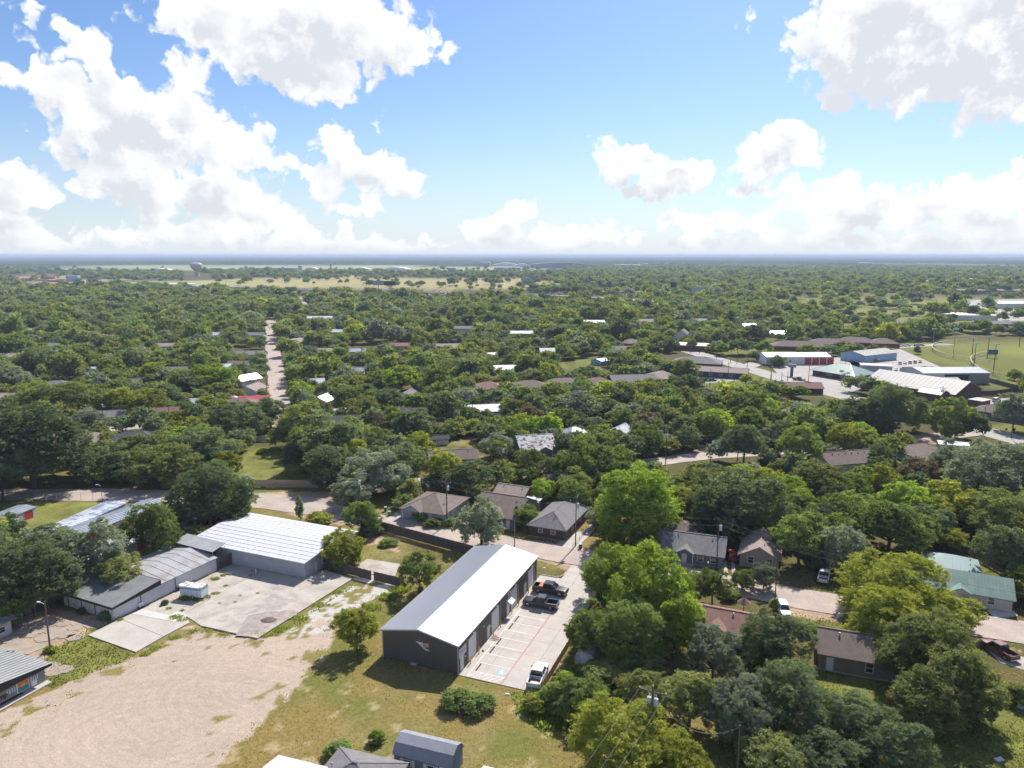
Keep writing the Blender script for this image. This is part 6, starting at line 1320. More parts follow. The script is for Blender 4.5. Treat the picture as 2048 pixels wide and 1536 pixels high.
for i, (x0, y0, h) in enumerate(((1617,762,12.5),(1575,762,5),(1563,764,5),(1542,764,6),(1494,742,8),(1474,728,11),(1461,725,10),(1456,757,8.6),(1467,789,9.6),(1419,784,10.5),(1432,727,10),(1399,707,9.5),(1381,706,8),(1541,763,5.5))):
    pole(f's{i}', f'{["tallest wood", "short", "slim", "dark", "thin", "tall dark", "plain", "grey", "near", "leftmost near", "mid-block", "corner", "small", "stubby"][i]} pole along the main street', (x0, y0), h, 1.8 if i in (0, 5) else 0, 0, 0, R_(-30 + 9 * i), .15)
for i, (x, y) in enumerate(((534,797),(533,770),(531,742),(528,715),(526,690))): pole(f'v{i}', f'{NTH[i]} pole counting away along the left side of the straight road', (x, y), 9.5, 1.4 if i % 2 else 0, 0, 0, R_(80), .15)
for i, (x, y) in enumerate(((1196,760),(1280,745),(1690,742),(708,965),(1689,868),(990,800),(1180,660),(620,690),(655,806))): pole(f'w{i}', f'lone pole {["left of the blue-gabled house", "in front of the tan hip-roofed house", "by the grey block building", "behind the dirt junction", "in the shade beyond the thicket", "near the white flat-roofed house", "on the far bungalow lawn", "right of the straight road trees", "at the white gabled cottage"][i]}', (x, y), 9.5, 0, 0, 0, 0, .14)
# double pole with crossarms and two transformers in the trees at the bottom
b = W(1306, 1376, 11.0); b.z = 0
pole('h', 'wood pole with wide double crossarm and two white transformers above the near trees', b, 11.2, 3.4, 2, 0, R_(64), .16, mark='double-crossarm pole')
b = W(1480, 1452, 8.5); b.z = 0
pole('h2', 'plain brown pole with wires among the dark trees at the bottom', b, 8.6, 0, 0, 0, 0, .14)
# ball field lights
for i, (x0, y0, x1, y1) in enumerate(((1866,690,1869,659),(1906,715,1911,660),(1943,717,1947,678),(1947,737,1951,688),(1974,718,1978,674),(1986,749,1991,690),(2038,694,2042,645))):
    bb = W(x0, y0); d = bb.length; h = (y0 - y1) * proj(bb.x, bb.y, 5)[2] / FPX * 1.01; t = thing('floodlight_mast', f'{NTH[i]} ball field floodlight mast from the left', 'floodlight mast', bb, R_(-20), 'floodlight masts round the ball fields')
    MB().tube((0, 0, 0), (0, 0, h), .25, .14, n=8).build('mast', M_POLE if i > 1 else M_GALV, t); MB().box(-1.6, 1.6, -.1, .1, h, h + .2).build('lamp_bar', M_GALV, t)
    for k in range(4): MB().box(-1.5 + k * .85, -1.0 + k * .85, -.3, .2, h + .2, h + .7).build('floodlight', M_LAMP, t)
def wire(label, a, b, sag, r=.022, n=14, off=(0, 0)):
    A = Vector(a); B = Vector(b); mb = MB(); P = []
    for i in range(n + 1): s = i / n; q = A.lerp(B, s); q.z -= sag * 4 * s * (1 - s); P.append(q)
    for p, q in zip(P[:-1], P[1:]): mb.tube(p, q, r, n=4, cap=False)
    mb.build('power_line', M_WIRE, None, label=label, category='power line')
def pt(k, dz=0, dx=0, dy=0): b, h = POLES[k]; return (b.x + dx, b.y + dy, h - dz)
M_WIRE2 = M_WIRE
wire('sagging cable from the two-transformer pole to the leafy column', pt('p4', 2.4), W(600, 996, 4.2), 2.2, .035)
for i, (a, b, l) in enumerate((('p4', 'p2', 'upper wire between the dirt junction pole and the blue house pole'), ('p2', 'p1', 'upper wire from the blue house pole to the driveway pole'), ('p1', 'p5', 'long wire across the bright green tree to the slate house pole'))):
    wire(l, pt(a, .2), pt(b, .2), 1.0); 
    if i: wire(l.replace('upper', 'lower').replace('long wire', 'lower wire'), pt(a, 1.5), pt(b, 1.5), 1.3)
e5 = W(1800, 1136, 9); e6 = W(2150, 1200, 9)
wire('upper wire running right from the slate house pole over the green-roofed house', pt('p5', .2), e5, .8); wire('second wire running right from the slate house pole', pt('p5', 1.3), e5 - Vector((0, 0, 1.2)), 1.0); wire('wire continuing past the green-roofed house to the right edge', e5, e6, .7)
wire('drop wire from the slate house pole to the tan gabled house', pt('p5', 1.6), W(1487, 1084, 3.2), 1.2); wire('pale service cable from the slate house pole towards the lawn', pt('p5', 3.2), W(1415, 1122, .3), .1)
wire('drop wire from the plain grey pole to the hip-roofed house', pt('p3', .2), W(1130, 1036, 3.0), .5)
wire('thick dark wire sagging left from the plain brown pole', pt('h2', .2), W(1340, 1430, 8.2), 1.6, .03); wire('wire running down right from the plain brown pole', pt('h2', .2), W(1560, 1540, 5.0), .4, .03)
for s, l in ((-1.6, 'left'), (0, 'middle'), (1.6, 'right')):
    q = POLES['h'][0]; a = R_(64); o = Vector((-math.sin(a), math.cos(a), 0)) * s; wire(f'{l} wire running down from the double-crossarm pole towards the viewer', (q.x - o.x, q.y - o.y, 10.6), Vector((q.x - 26 - o.x, q.y - 42 - o.y, 10.4)), .8, .018)
for i, (a, b) in enumerate((('p12', 'p13'), ('p14', 'p12'))):
    for k in range(3): wire(f'{NTH[k]} wire from the top {["right", "left"][i]} of the back road lamp pole', pt(a, .3 + k * 1.2), pt(b, .3 + k * 1.2), .9)
wire('wires leaving the rightmost back road pole', pt('p13', .3), W(1700, 866, 9.5), .9)
wire('wire from the grey cottage pole to the dark pole before the brown-roofed cottage', pt('p20', .3), pt('p21', .3), 1.0)
for i in range(4): wire(f'{NTH[i]} span of wire counting away along the straight road', pt(f'v{i}', .3), pt(f'v{i+1}', .3), .7)
for i, (a, b) in enumerate((('s9', 's8'), ('s8', 's0'), ('s0', 'p17'), ('p17', 'p18'), ('p18', 'p19'))): wire(f'{NTH[i]} span of wire from the left along the main street', pt(a, .3), pt(b, .3), 1.0)
# signs and fixtures by the main street
b = W(1583, 752); t = thing('pylon_sign', 'dark pylon sign with wide head beside the parking entrance', 'sign', b, R_(-30)); MB().box(-.7, .7, -.5, .5, 0, 4.6).build('pillar', mat('slate_blue', (.10, .14, .20), .7), t); MB().box(-1.9, 1.9, -.6, .6, 4.6, 6.2).build('sign_box', mat('slate_grey', (.22, .25, .28), .6), t)
b = W(1688, 762); t = thing('shop_sign', 'cluster of small white sign boards on poles before the green hip-roofed shop', 'sign', b, R_(-20))
for x in (-1.4, 0, 1.5): MB().tube((x, 0, 0), (x, 0, 5.2), .08, n=6).build('post', M_GALV, t)
MB().box(-2.4, -.4, -.1, .1, 4.4, 5.4).build('sign_board', mat('tan_board', (.5, .38, .28), .7), t); MB().box(.6, 2.4, -.1, .1, 3.6, 4.6).build('sign_board', M_DOORW, t); MB().box(-1.0, .5, -.1, .1, 3.0, 3.9).build('sign_board', M_DOORW, t)
t = thing('street_sign', 'small white street sign at the dirt junction', 'street sign', W(650, 980), 0); MB().tube((0, 0, 0), (0, 0, 2.3), .05, n=6).build('post', M_GALV, t); MB().box(-.5, .5, -.03, .03, 2.1, 2.4).build('sign_board', M_DOORW, t)
t = thing('road_sign', 'small traffic sign on the verge of the main street', 'road sign', W(2011, 872), 0); MB().tube((0, 0, 0), (0, 0, 2.4), .05, n=6).build('post', M_GALV, t); MB().box(-.4, .4, -.03, .03, 2.0, 2.8).build('sign_board', PAINT['blue'], t)
# outfield fence with yellow top rail
def arcfence(label, pts, h=2.4):
    P = [W(*p) for p in pts]; S = []
    for i in range(len(P) - 1):
        for k in range(6): S.append(P[i].lerp(P[i+1], k / 6))
    S.append(P[-1])
    for _ in range(4): S = [S[0]] + [(S[i-1] + S[i] * 2 + S[i+1]) / 4 for i in range(1, len(S)-1)] + [S[-1]]
    t = thing('outfield_fence', label, 'fence', S[0]); rl = MB(); ws = MB(); o = S[0]; pm = MB().tube((0, 0, 0), (0, 0, h), .06, n=6).mesh('post', M_GALV)
    for a, b in zip(S[:-1], S[1:]):
        A, B = a - o, b - o; rl.bar((A.x, A.y, h), (B.x, B.y, h), .28, .22); put('post', pm, t, (A.x, A.y, 0))
        k = max(2, int((b - a).length / .9))
        for i in range(k): q = A.lerp(B, i / k); ws.bar((q.x, q.y, 0), (q.x, q.y, h), .05, .05)
        for z in (.6, 1.2, 1.8): ws.bar((A.x, A.y, z), (B.x, B.y, z), .05, .05)
    rl.build('top_rail', mat('yellow_rail', (.60, .50, .25), .6), t); ws.build('wire_mesh', M_GALV, t, kind='stuff')
arcfence('curved yellow-topped outfield fence of the farther ball field', [(1935,684),(1890,688),(1866,693),(1862,702),(1880,712),(1915,720),(1980,728)])
arcfence('curved yellow-topped outfield fence of the nearer ball field', [(1990,708),(1955,713),(1940,720),(1942,733),(1960,745),(2000,755),(2060,765),(2150,778)])
t = thing('scoreboard', 'dark blue scoreboard on the ball field between the floodlight masts', 'scoreboard', W(1985, 716), R_(-10)); MB().box(-2.6, 2.6, -.3, .3, 2.2, 5.2).build('board', PAINT['blue'], t)
for x in (-2, 2): MB().box(x - .12, x + .12, -.12, .12, 0, 2.2).build('post', M_GALV, t)
# ------------------------------------------------------------------ trees
def tree_lobes(rng, nl, flat=.0, low=-.35, spread=.62, lr=(.26, .42)):
    L = []
    tries = 0
    while len(L) < nl and tries < 4000:
        tries += 1
        d = rng.normal(size=3); d /= np.linalg.norm(d)
        if d[2] < low: continue
        k = spread * rng.uniform(.75, 1.12) if len(L) > nl * .15 else spread * rng.uniform(.1, .5)
        c = d * k * (1 + .16 * math.sin(3 * math.atan2(d[1], d[0]) + nl)); r = rng.uniform(*lr)
        if c[2] < 0: c[2] *= (1 - flat)
        if all(np.linalg.norm(c - q[0]) > (r + q[1]) * .42 for q in L): L.append((c, r))
    return L
def crown_arrays(seed, nl, n, leaf, flat=0., low=-.35, spread=.62, lr=(.26, .42), droop=0, sparse=0):
    rng = np.random.default_rng(seed); L = tree_lobes(rng, nl, flat, low, spread, lr)
    C = np.array([c for c, r in L]); Rr = np.array([r for c, r in L]); tone = rng.uniform(0, 1, len(L))
    w = Rr ** 2; per = 16; m = max(60, n // per); ci = rng.choice(len(L), m, p=w / w.sum())
    d = rng.normal(size=(m, 3)); d /= np.linalg.norm(d, axis=1)[:, None]
    out = C[ci] / np.maximum(.2, np.linalg.norm(C[ci], axis=1))[:, None]
    flip = (d * (out + np.array([0, 0, .5]))).sum(1) < -.25; d[flip] *= -1
    sc = Rr[ci] * (1 + .24 * rng.normal(size=m) * (rng.random(m) < .5) - .30 * rng.random(m) ** 1.6)
    if sparse: sc *= rng.uniform(1 - sparse, 1 + sparse * .5, m)
    Q = C[ci] + d * sc[:, None]; Q[:, 2] -= droop * (Q[:, 0] ** 2 + Q[:, 1] ** 2)
    tilt = rng.normal(size=(m, 3)); ctone = rng.random(m); pick = rng.integers(0, m, n); idx = ci[pick]
    P = Q[pick] + rng.normal(size=(n, 3)) * (leaf * 1.35) * np.array([1, 1, .55]); d = d[pick]; out = out[pick]; ct = ctone[pick]
    nrm = d * .5 + out * .2 + tilt[pick] * .42 + rng.normal(size=(n, 3)) * .38 + np.array([0, 0, .25]); nrm /= np.linalg.norm(nrm, axis=1)[:, None]
    a = rng.normal(size=(n, 3)); t = np.cross(nrm, a); t /= np.linalg.norm(t, axis=1)[:, None]; b = np.cross(nrm, t)
    s = leaf * rng.uniform(.55, 1.35, n)[:, None]; e = rng.uniform(.55, .9, n)[:, None]
    V = np.stack([P - t * s, P - b * s * e + nrm * s * .2, P + t * s, P + b * s * e - nrm * s * .15], 1)
    lv = np.clip(tone[idx] * .35 + ct * .40 + rng.random(n) * .25, 0, 1)
    V[:, :, 2] += 1.06
    return V.reshape(-1, 3), np.arange(n * 4).reshape(-1, 4), np.repeat(lv, 4), L
def trunk_mb(L, rng, r0=.055, n=6, many=14):
    mb = MB(); mb.tube((0, 0, -.05), (.02, .01, .55), r0, r0 * .75, n=n, cap=False)
    k = Vector((.02, .01, .55)); ls = sorted(L, key=lambda q: -q[1])[:many]
    for c, r in ls:
        e = Vector((c[0], c[1], c[2] + 1.06)); m = k.lerp(e, .5) + Vector((rng.uniform(-.06, .06), rng.uniform(-.06, .06), -.04)); mb.tube(k, m, r0 * .5, r0 * .3, n=5, cap=False); mb.tube(m, e, r0 * .3, r0 * .08, n=4, cap=False)
    return mb
CROWN = {}
def tree_kind(key, seed, mats='leaf', **k):
    V, F, lv, L = crown_arrays(seed, **k); rng = random.Random(seed)
    me = npmesh('crown', V, F, LEAF['green'], {'lv': ('FLOAT', lv)}); tr = trunk_mb(L, rng).mesh('trunk', BARK); CROWN[key] = (me, tr, L)
BIG = dict(nl=130, n=64000, leaf=.0185, lr=(.10, .25), spread=.76)
NEAR = dict(nl=64, n=24000, leaf=.0285, lr=(.12, .29), spread=.74)
MID = dict(nl=44, n=6500, leaf=.052, lr=(.15, .33), spread=.70)
FARK = dict(nl=22, n=700, leaf=.17, lr=(.28, .42), spread=.55)
for i in range(3): tree_kind(f'big{i}', 100 + i, **{**BIG, 'low': (-.75, -.9, -.6)[i]})
for i in range(5): tree_kind(f'near{i}', 10 + i, **{**NEAR, 'flat': (.3, 0, .5, 0, .2)[i], 'low': (-.7, -.95, -.5, -.9, -.8)[i]})
for i in range(2): tree_kind(f'loose{i}', 30 + i, nl=40, n=14000, leaf=.030, lr=(.15, .27), spread=.72, low=-.6, sparse=.35, droop=(.0, .25)[i])
tree_kind('bush0', 40, nl=30, n=5000, leaf=.06, lr=(.22, .36), spread=.6, low=-.3, flat=.6)
for i in range(5): tree_kind(f'mid{i}', 50 + i, **{**MID, 'flat': (.3, 0, .5, .1, .6)[i], 'low': (-.7, -.9, -.5, -.8, -.6)[i]})
tree_kind('column0', 70, nl=26, n=3500, leaf=.07, lr=(.3, .45), spread=.5, low=-1)
rngT = random.Random(77); TREES = []
def dead_mesh(seed):
    rng = random.Random(seed); mb = MB()
    def grow(p, d, l, r, dep):
        q = p + d * l; mb.tube(p, q, r, r * .65, n=5 if dep < 3 else 3, cap=False)
        if dep >= 6 or r < .004: return
        for _ in range(3 if dep < 5 else 2):
            dd = (d + Vector((rng.uniform(-.75, .75), rng.uniform(-.75, .75), rng.uniform(-.15, .5)))).normalized(); grow(q, dd, l * rng.uniform(.6, .85), r * .62, dep + 1)
    grow(Vector((0, 0, 0)), Vector((0, 0, 1)), .6, .05, 0); return mb
DEAD = [dead_mesh(3).mesh('branches', mat('dead_grey_wood', (.20, .18, .17), .9)), dead_mesh(5).mesh('branches', mat('brown_dead_twigs', (.15, .09, .065), .9))]
COLW = dict(green='mid green', dark='dark green', olive='olive green', yellow='yellow-green', bright='bright green', grey='grey-green', brown='brownish')
def add_tree(x, y, rw, rh, kind, colr, name='tree', z=0, lowcut=0):
    TREES.append(dict(x=x, y=y, rw=rw, rh=rh, kind=kind, col=colr, name=name, z=z))
def px_tree(cx, cy, wx, wy, kind='near', colr='green', name='tree', sink=0):
    p = W(cx, cy, 5.0)
    for _ in range(3):
        d = proj(p.x, p.y, 4)[2]; rw = wx * d / FPX; rh = wy * d / FPX * .96; zc = rh * (1.06 - sink); p = W(cx, cy, zc)
    add_tree(p.x, p.y, rw, rh, kind, colr, name, -rh * sink)
HAND = [ # cx, cy, half width, half height, kind, colour
 (712,1257,46,50,'near','yellow'),(838,1143,44,48,'loose','green'),(683,1096,46,38,'near','yellow'),(722,1036,40,36,'near','green'),
 (963,1043,54,52,'loose','grey'),(1049,1032,30,26,'near','green'),(1272,1008,88,80,'big','bright'),(1300,1180,92,98,'big','bright'),(1228,1150,70,62,'big','bright'),(1352,1238,56,80,'near','bright'),
 (1185,1262,58,58,'near','green'),(1262,1262,74,70,'big','green'),(1228,1063,30,28,'near','bright'),(1385,1175,32,36,'near','olive'),
 (1545,1278,72,60,'big','dark'),(1428,1310,62,62,'near','grey'),(1575,1400,84,78,'big','dark'),(1240,1480,100,84,'big','yellow'),(1355,1520,66,56,'near','yellow'),(1165,1395,52,44,'near','green'),
 (1290,1390,60,48,'near','olive'),(1380,1400,70,60,'near','olive'),(1480,1420,78,72,'big','grey'),(1700,1450,72,60,'big','dark'),(1655,1520,80,56,'near','dark'),(1790,1490,74,62,'big','dark'),(1560,1520,80,52,'near','olive'),
 (1786,1170,100,70,'big','yellow'),(1762,1240,86,64,'big','yellow'),(1868,1300,92,80,'big','olive'),(1925,1365,84,84,'loose','olive'),(1850,1400,76,66,'loose','olive'),(1958,1405,52,52,'loose','olive'),(1800,1310,62,56,'near','olive'),(1905,1225,50,40,'near','yellow'),
 (1600,1078,60,56,'near','green'),(1690,1098,46,54,'near','grey'),(1484,1160,24,24,'near','green'),(1528,1152,30,30,'near','grey'),(1632,1112,28,26,'near','dark'),
 (1780,1056,74,56,'near','green'),(1706,1030,58,50,'near','green'),(1905,1010,64,48,'near','yellow'),(1985,955,96,80,'big','grey'),(1905,930,56,52,'near','grey'),(2015,1040,76,58,'big','olive'),(2056,1120,40,46,'near','olive'),(1815,1008,58,44,'near','bright'),
 (1492,1012,84,70,'big','dark'),(1425,1020,60,58,'big','dark'),(1570,998,62,50,'near','bright'),(1636,970,60,46,'near','olive'),(1700,975,50,40,'near','green'),(1756,965,50,42,'near','yellow'),(1838,955,44,38,'near','brown'),(1600,1030,60,44,'near','green'),(1660,1045,52,42,'near','dark'),(1840,1060,46,42,'near','green'),(1950,995,60,40,'near','bright'),
 (1602,892,46,46,'near','green'),(1690,878,34,34,'near','yellow'),(1725,868,28,26,'near','bright'),(1785,820,58,50,'big','dark'),(1720,828,46,42,'near','dark'),(1905,835,40,44,'near','green'),(2030,825,34,40,'near','grey'),(1540,966,48,32,'near','yellow'),(1480,962,50,30,'near','olive'),(1400,962,48,32,'near','olive'),
 (60,1150,92,76,'big','dark'),(-30,1130,80,90,'big','dark'),(195,1105,66,68,'near','grey'),(150,1160,46,36,'loose','grey'),(304,1062,56,60,'near','green'),(424,996,80,68,'big','dark'),(22,1212,48,36,'near','green'),(100,1090,60,40,'near','dark'),(240,1145,50,44,'near','olive'),(20,1060,30,36,'near','dark'),
 (60,895,108,92,'big','dark'),(0,940,60,70,'near','dark'),(185,920,46,42,'near','dark'),(238,925,36,36,'near','dark'),(300,930,50,44,'near','olive'),(440,985,70,44,'near','green'),(300,905,66,40,'near','olive'),(470,1010,34,36,'near','olive'),
 (648,885,72,58,'near','dark'),(745,945,66,50,'near','grey'),(800,930,56,46,'near','dark'),(888,938,44,38,'near','yellow'),(950,955,54,36,'near','dark'),(660,930,56,44,'near','dark'),(700,985,40,36,'near','grey'),
 (1168,925,60,52,'near','green'),(1062,925,38,34,'loose','olive'),(1240,950,44,30,'near','green'),(1150,990,40,36,'near','green'),(1195,950,34,30,'near','olive'),
 (414,756,44,32,'near','bright'),(600,785,26,24,'near','bright'),(600,850,48,46,'near','olive'),(480,842,62,42,'near','dark'),(540,826,38,34,'near','dark'),(400,900,66,48,'near','dark'),(350,930,50,44,'near','olive'),(610,905,46,44,'near','dark'),(290,805,40,32,'near','yellow'),(150,800,60,40,'near','olive'),(80,800,58,38,'near','green'),
 (700,800,30,26,'mid','green'),(700,860,40,28,'mid','green'),(800,760,44,30,'mid','bright'),(830,850,50,36,'mid','dark'),(1435,682,22,19,'mid','dark'),(1515,712,20,11,'mid','dark'),(1556,722,19,12,'mid','dark'),(1492,759,14,12,'mid','yellow'),(1686,694,22,13,'mid','olive'),(1385,690,12,12,'mid','dark'),
 (1370,740,30,24,'mid','olive'),(1380,768,34,20,'mid','dark'),(1455,690,10,8,'mid','green'),(1835,700,8,9,'mid','brown'),(1170,750,30,18,'mid','dark'),(1120,668,40,20,'mid','dark')]
for h_ in HAND: px_tree(*h_, sink=.10)
def bush(cx, cy, wx, wy, colr, kind='bush', name='bush'): px_tree(cx, cy, wx, wy, kind, colr, name, sink=.45)
for b_ in ((908,1400,34,22,'green'),(954,1408,36,21,'green'),(1075,1408,36,22,'yellow'),(1120,1400,44,34,'green'),(1170,1430,50,36,'yellow'),(755,1475,18,16,'bright'),(680,1500,34,18,'green'),(640,1038,30,14,'yellow'),(845,1032,24,14,'green'),(870,1046,24,10,'olive'),(905,1046,20,10,'green'),(213,1230,18,12,'dark'),
   (1458,1188,24,14,'green'),(1415,1160,24,22,'green'),(1550,1210,12,16,'green'),(1070,948,20,12,'grey'),(1130,952,36,16,'dark'),(1170,975,34,20,'green'),(400,1270,1,1,'green') ,(525,902,14,6,'bright'),(1240,1330,60,30,'green'),(1210,1360,50,30,'olive'),(1290,1330,50,34,'olive'),(1130,1360,24,20,'bright'),
   (985,1290,1,1,'green'),(165,1220,12,6,'dark'),(330,1205,9,6,'dark'),(1180,1345,30,22,'green'),(1620,1260,20,14,'green'),(740,1060,30,16,'dark'),(775,1085,20,8,'green'),(2030,1390,30,26,'olive'),(1848,737,9,5,'dark'),(1866,739,12,6,'green'),(1885,741,12,6,'dark'),(1905,743,12,6,'dark'),(2032,752,16,14,'green')):
    if b_[2] > 2: bush(*b_)
px_tree(599,1015,9,27,'column','dark','ivy_column')
for (cx, cy, w_, h_, k) in ((1002,908,30,26,0),(762,845,32,26,1),(1640,900,18,26,0),(1520,762,12,12,0),(500,768,18,18,0),(1835,900,1,1,0),(720,990,1,1,0),(1500,1160,1,1,0)):
    if w_ > 2: px_tree(cx, cy, w_, h_, f'dead{k}', 'brown', 'bare_tree')
# ---- fill: every other tree of the neighbourhood, kept off roads, yards, lawns and roofs
NOTREE = [WP([(1870,1070),(1960,1080),(2048,1120),(2048,1180),(1980,1160)]), PGRAVEL, PCALICHE] + PLUSH + POLIVE + PDIRT[:6] + NOGRASS + [WP(p) for p in ([(470,978),(700,985),(780,1000),(790,1060),(700,1078),(470,1065)],[(440,572),(700,575),(1110,588),(1215,595),(1215,612),(1100,607),(900,601),(700,594),(440,590)],[(365,547),(425,547),(425,559),(365,559)],
 [(-100,1240),(120,1205),(440,1110),(470,1090),(690,1045),(960,1100),(1070,1090),(1180,1150),(1120,1400),(1090,1640),(-400,1640)],
 [(-20,1003),(340,1003),(420,1000),(500,1020),(380,1080),(0,1080)],
 [(1335,1080),(1560,1080),(1760,1180),(2048,1200),(2048,1250),(1500,1190),(1335,1140)],
 [(1550,1200),(1700,1230),(2048,1320),(2048,1345),(1640,1290),(1560,1260)],
 [(1535,722),(1705,712),(1900,705),(1900,742),(2000,760),(2060,790),(2060,850),(1790,860),(1760,770),(1640,800),(1540,765),(1380,795),(1380,770)],
 [(1590,690),(1800,685),(1800,700),(1590,712)])]
far_open = [WP(p) for p in ([(60,560),(480,558),(480,582),(60,580)],[(430,576),(470,554),(1060,556),(1165,576),(1000,585),(640,584)], [(80,541),(150,530),(600,529),(1080,532),(1180,541),(1090,548),(500,543),(300,545)],
   [(0,549),(150,546),(160,574),(0,576)], [(225,575),(240,565),(480,565),(430,577)], [(470,580),(480,575),(1100,590),(1110,599),(900,594)])]
BX, BY, BR = [], [], []
for o in list(SC.objects):
    if o.parent is None and o.get('category') in ('house', 'building', 'shed', 'garage', 'carport', 'shelter', 'porch roof', 'canopy', 'storage building'):
        w = [c for c in o.children if c.name.split('.')[0] in ('wall', 'shell')]
        rad = max([max(abs(v.co.x), abs(v.co.y)) for c in w for v in c.data.vertices] + [3]); BX.append((o.location.x, o.location.y, rad))
KEEP = []            # things the photograph shows clearly: (x0, y0, x1, y1, distance)
for x, y, r in BX:
    a = proj(x, y, 1.2); s = FPX / a[2]; top = proj(x, y, 5)[1]; f_ = .8 if a[2] < 240 else .45; KEEP.append((a[0] - r * s * f_, top - 1, a[0] + r * s * f_, a[1] + 1 if a[2] < 240 else (top + a[1]) / 2, a[2]))
for px0, py0, px1, py1 in ((525,640,585,850),(1400,715,1560,760),(1560,700,2048,800),(1330,660,1420,712),(1840,820,2048,880),(1300,905,1560,925),(465,890,590,965),(1400,700,1560,725),(1300,672,1420,705),(1690,690,2048,735),(1395,690,1560,712),(0,975,300,1000),(1120,700,1210,735)):
    KEEP.append((px0, py0, px1, py1, proj(*W((px0 + px1) / 2, py1)[:2])[2]))
def fill():
    rng = random.Random(2024); grid = {}; out = []
    def near_any(x, y, r):
        gx, gy = int(x // 14), int(y // 14)
        for i in range(gx - 1, gx + 2):
            for j in range(gy - 1, gy + 2):
                for q in grid.get((i, j), ()):
                    if (q[0] - x) ** 2 + (q[1] - y) ** 2 < ((q[2] + r) * (.62 if y < 250 else .67)) ** 2: return True
        return False
    for t in TREES: grid.setdefault((int(t['x'] // 14), int(t['y'] // 14)), []).append((t['x'], t['y'], t['rw'] * .8))
    rd = []
    for S, hw in ROADS:
        for i in range(0, len(S)): rd.append((S[i].x, S[i].y, hw))
    rdg = {}
    for x, y, hw in rd: rdg.setdefault((int(x // 25), int(y // 25)), []).append((x, y, hw))
    def on_road(x, y, r):
        gx, gy = int(x // 25), int(y // 25)
        for i in range(gx - 1, gx + 2):
            for j in range(gy - 1, gy + 2):
                for q in rdg.get((i, j), ()):
                    if (q[0] - x) ** 2 + (q[1] - y) ** 2 < (q[2] + r * .55) ** 2: return True
        return False
    Y0, Y1 = 120, 3400; N = 90000
    xs = np.empty(N); ys = np.empty(N)
    for i in range(N):
        u = rng.random(); y = (Y0 ** .72 + u * (Y1 ** .72 - Y0 ** .72)) ** (1 / .72); hw = y * .76 + 60; xs[i] = rng.uniform(-hw, hw); ys[i] = y
    bad = np.zeros(N, bool)
    for p in NOTREE: bad |= inside(p, xs, ys)
    for p in far_open + PSCRUB:
        m = inside(p, xs + (fbm(xs, ys, 60, 3, 71) - .5) * 30, ys + (fbm(xs, ys, 60, 3, 72) - .5) * 120)
        rr = np.array([rng.random() for _ in range(N)]); bad |= m & (rr > (.07 if p in PSCRUB else .035))
    sd = inside(WP([(1675,560),(2030,557),(2060,575),(1675,576)]), xs, ys) | inside(WP([(1180,580),(1340,578),(1350,592),(1180,592)]), xs, ys) | inside(WP([(1900,578),(2100,576),(2100,592),(1900,592)]), xs, ys); bad |= sd & (np.array([rng.random() for _ in range(N)]) > .22)
    gapn = fbm(xs, ys, 90, 3, 90); bad |= (gapn > .73) & (ys > 450)
    bad |= (ys > 2100) & (xs < 60) & (ys < 4200) & (fbm(xs, ys, 200, 3, 95) > .42)
    for i in range(N):
        if bad[i]: continue
        x, y = xs[i], ys[i]; r = rng.uniform(2.6, 5.6) if rng.random() < .7 else rng.uniform(5.6, 8.4)
        if y > 900: r *= 1.12
        if near_any(x, y, r) or on_road(x, y, r): continue
        if y < 700 and any((bx - x) ** 2 + (by - y) ** 2 < (br * .85 + r * .8) ** 2 for bx, by, br in BX): continue
        rh = r * rng.uniform(.60, 1.05); a = proj(x, y, rh * 1.1); s = FPX / a[2]
        cov = 0
        for k in KEEP:
            if a[2] < k[4] - 1 and a[0] + r * s * .85 > k[0] and a[0] - r * s * .85 < k[2] and a[1] + rh * s * .8 > k[1] and a[1] - rh * s * .9 < k[3]: cov = 1; break
        if cov: continue
        grid.setdefault((int(x // 14), int(y // 14)), []).append((x, y, r)); out.append((x, y, r, rh))
    return out
FILL = fill()
cw = ['green'] * 7 + ['dark'] * 5 + ['olive'] * 6 + ['grey'] * 3 + ['yellow'] * 3 + ['bright'] * 3 + ['brown']
vis = []
rngF = random.Random(5)
for (x, y, r, rh) in FILL:
    a = proj(x, y, rh); d = a[2]; inview = -40 < a[0] < 2090 and a[1] < 1600
    vis.append((r / d if inview else 0, x, y, r, rh))
vis.sort(reverse=True)
n_ind = max(0, 298 - len(TREES)); 
for (s, x, y, r, rh) in vis[:n_ind]:
    k = 'near' if y < 240 else 'mid'; add_tree(x, y, r, rh, k, rngF.choice(cw) if y < 330 else rngF.choice(cw[:-1]))
REST = vis[n_ind:]
def size_word(t):
    h = t['rh'] * 2; return 'tall' if h > 13 else 'large' if h > 10 else 'mid-sized' if h > 6.5 else 'small' if h > 3.5 else 'low'
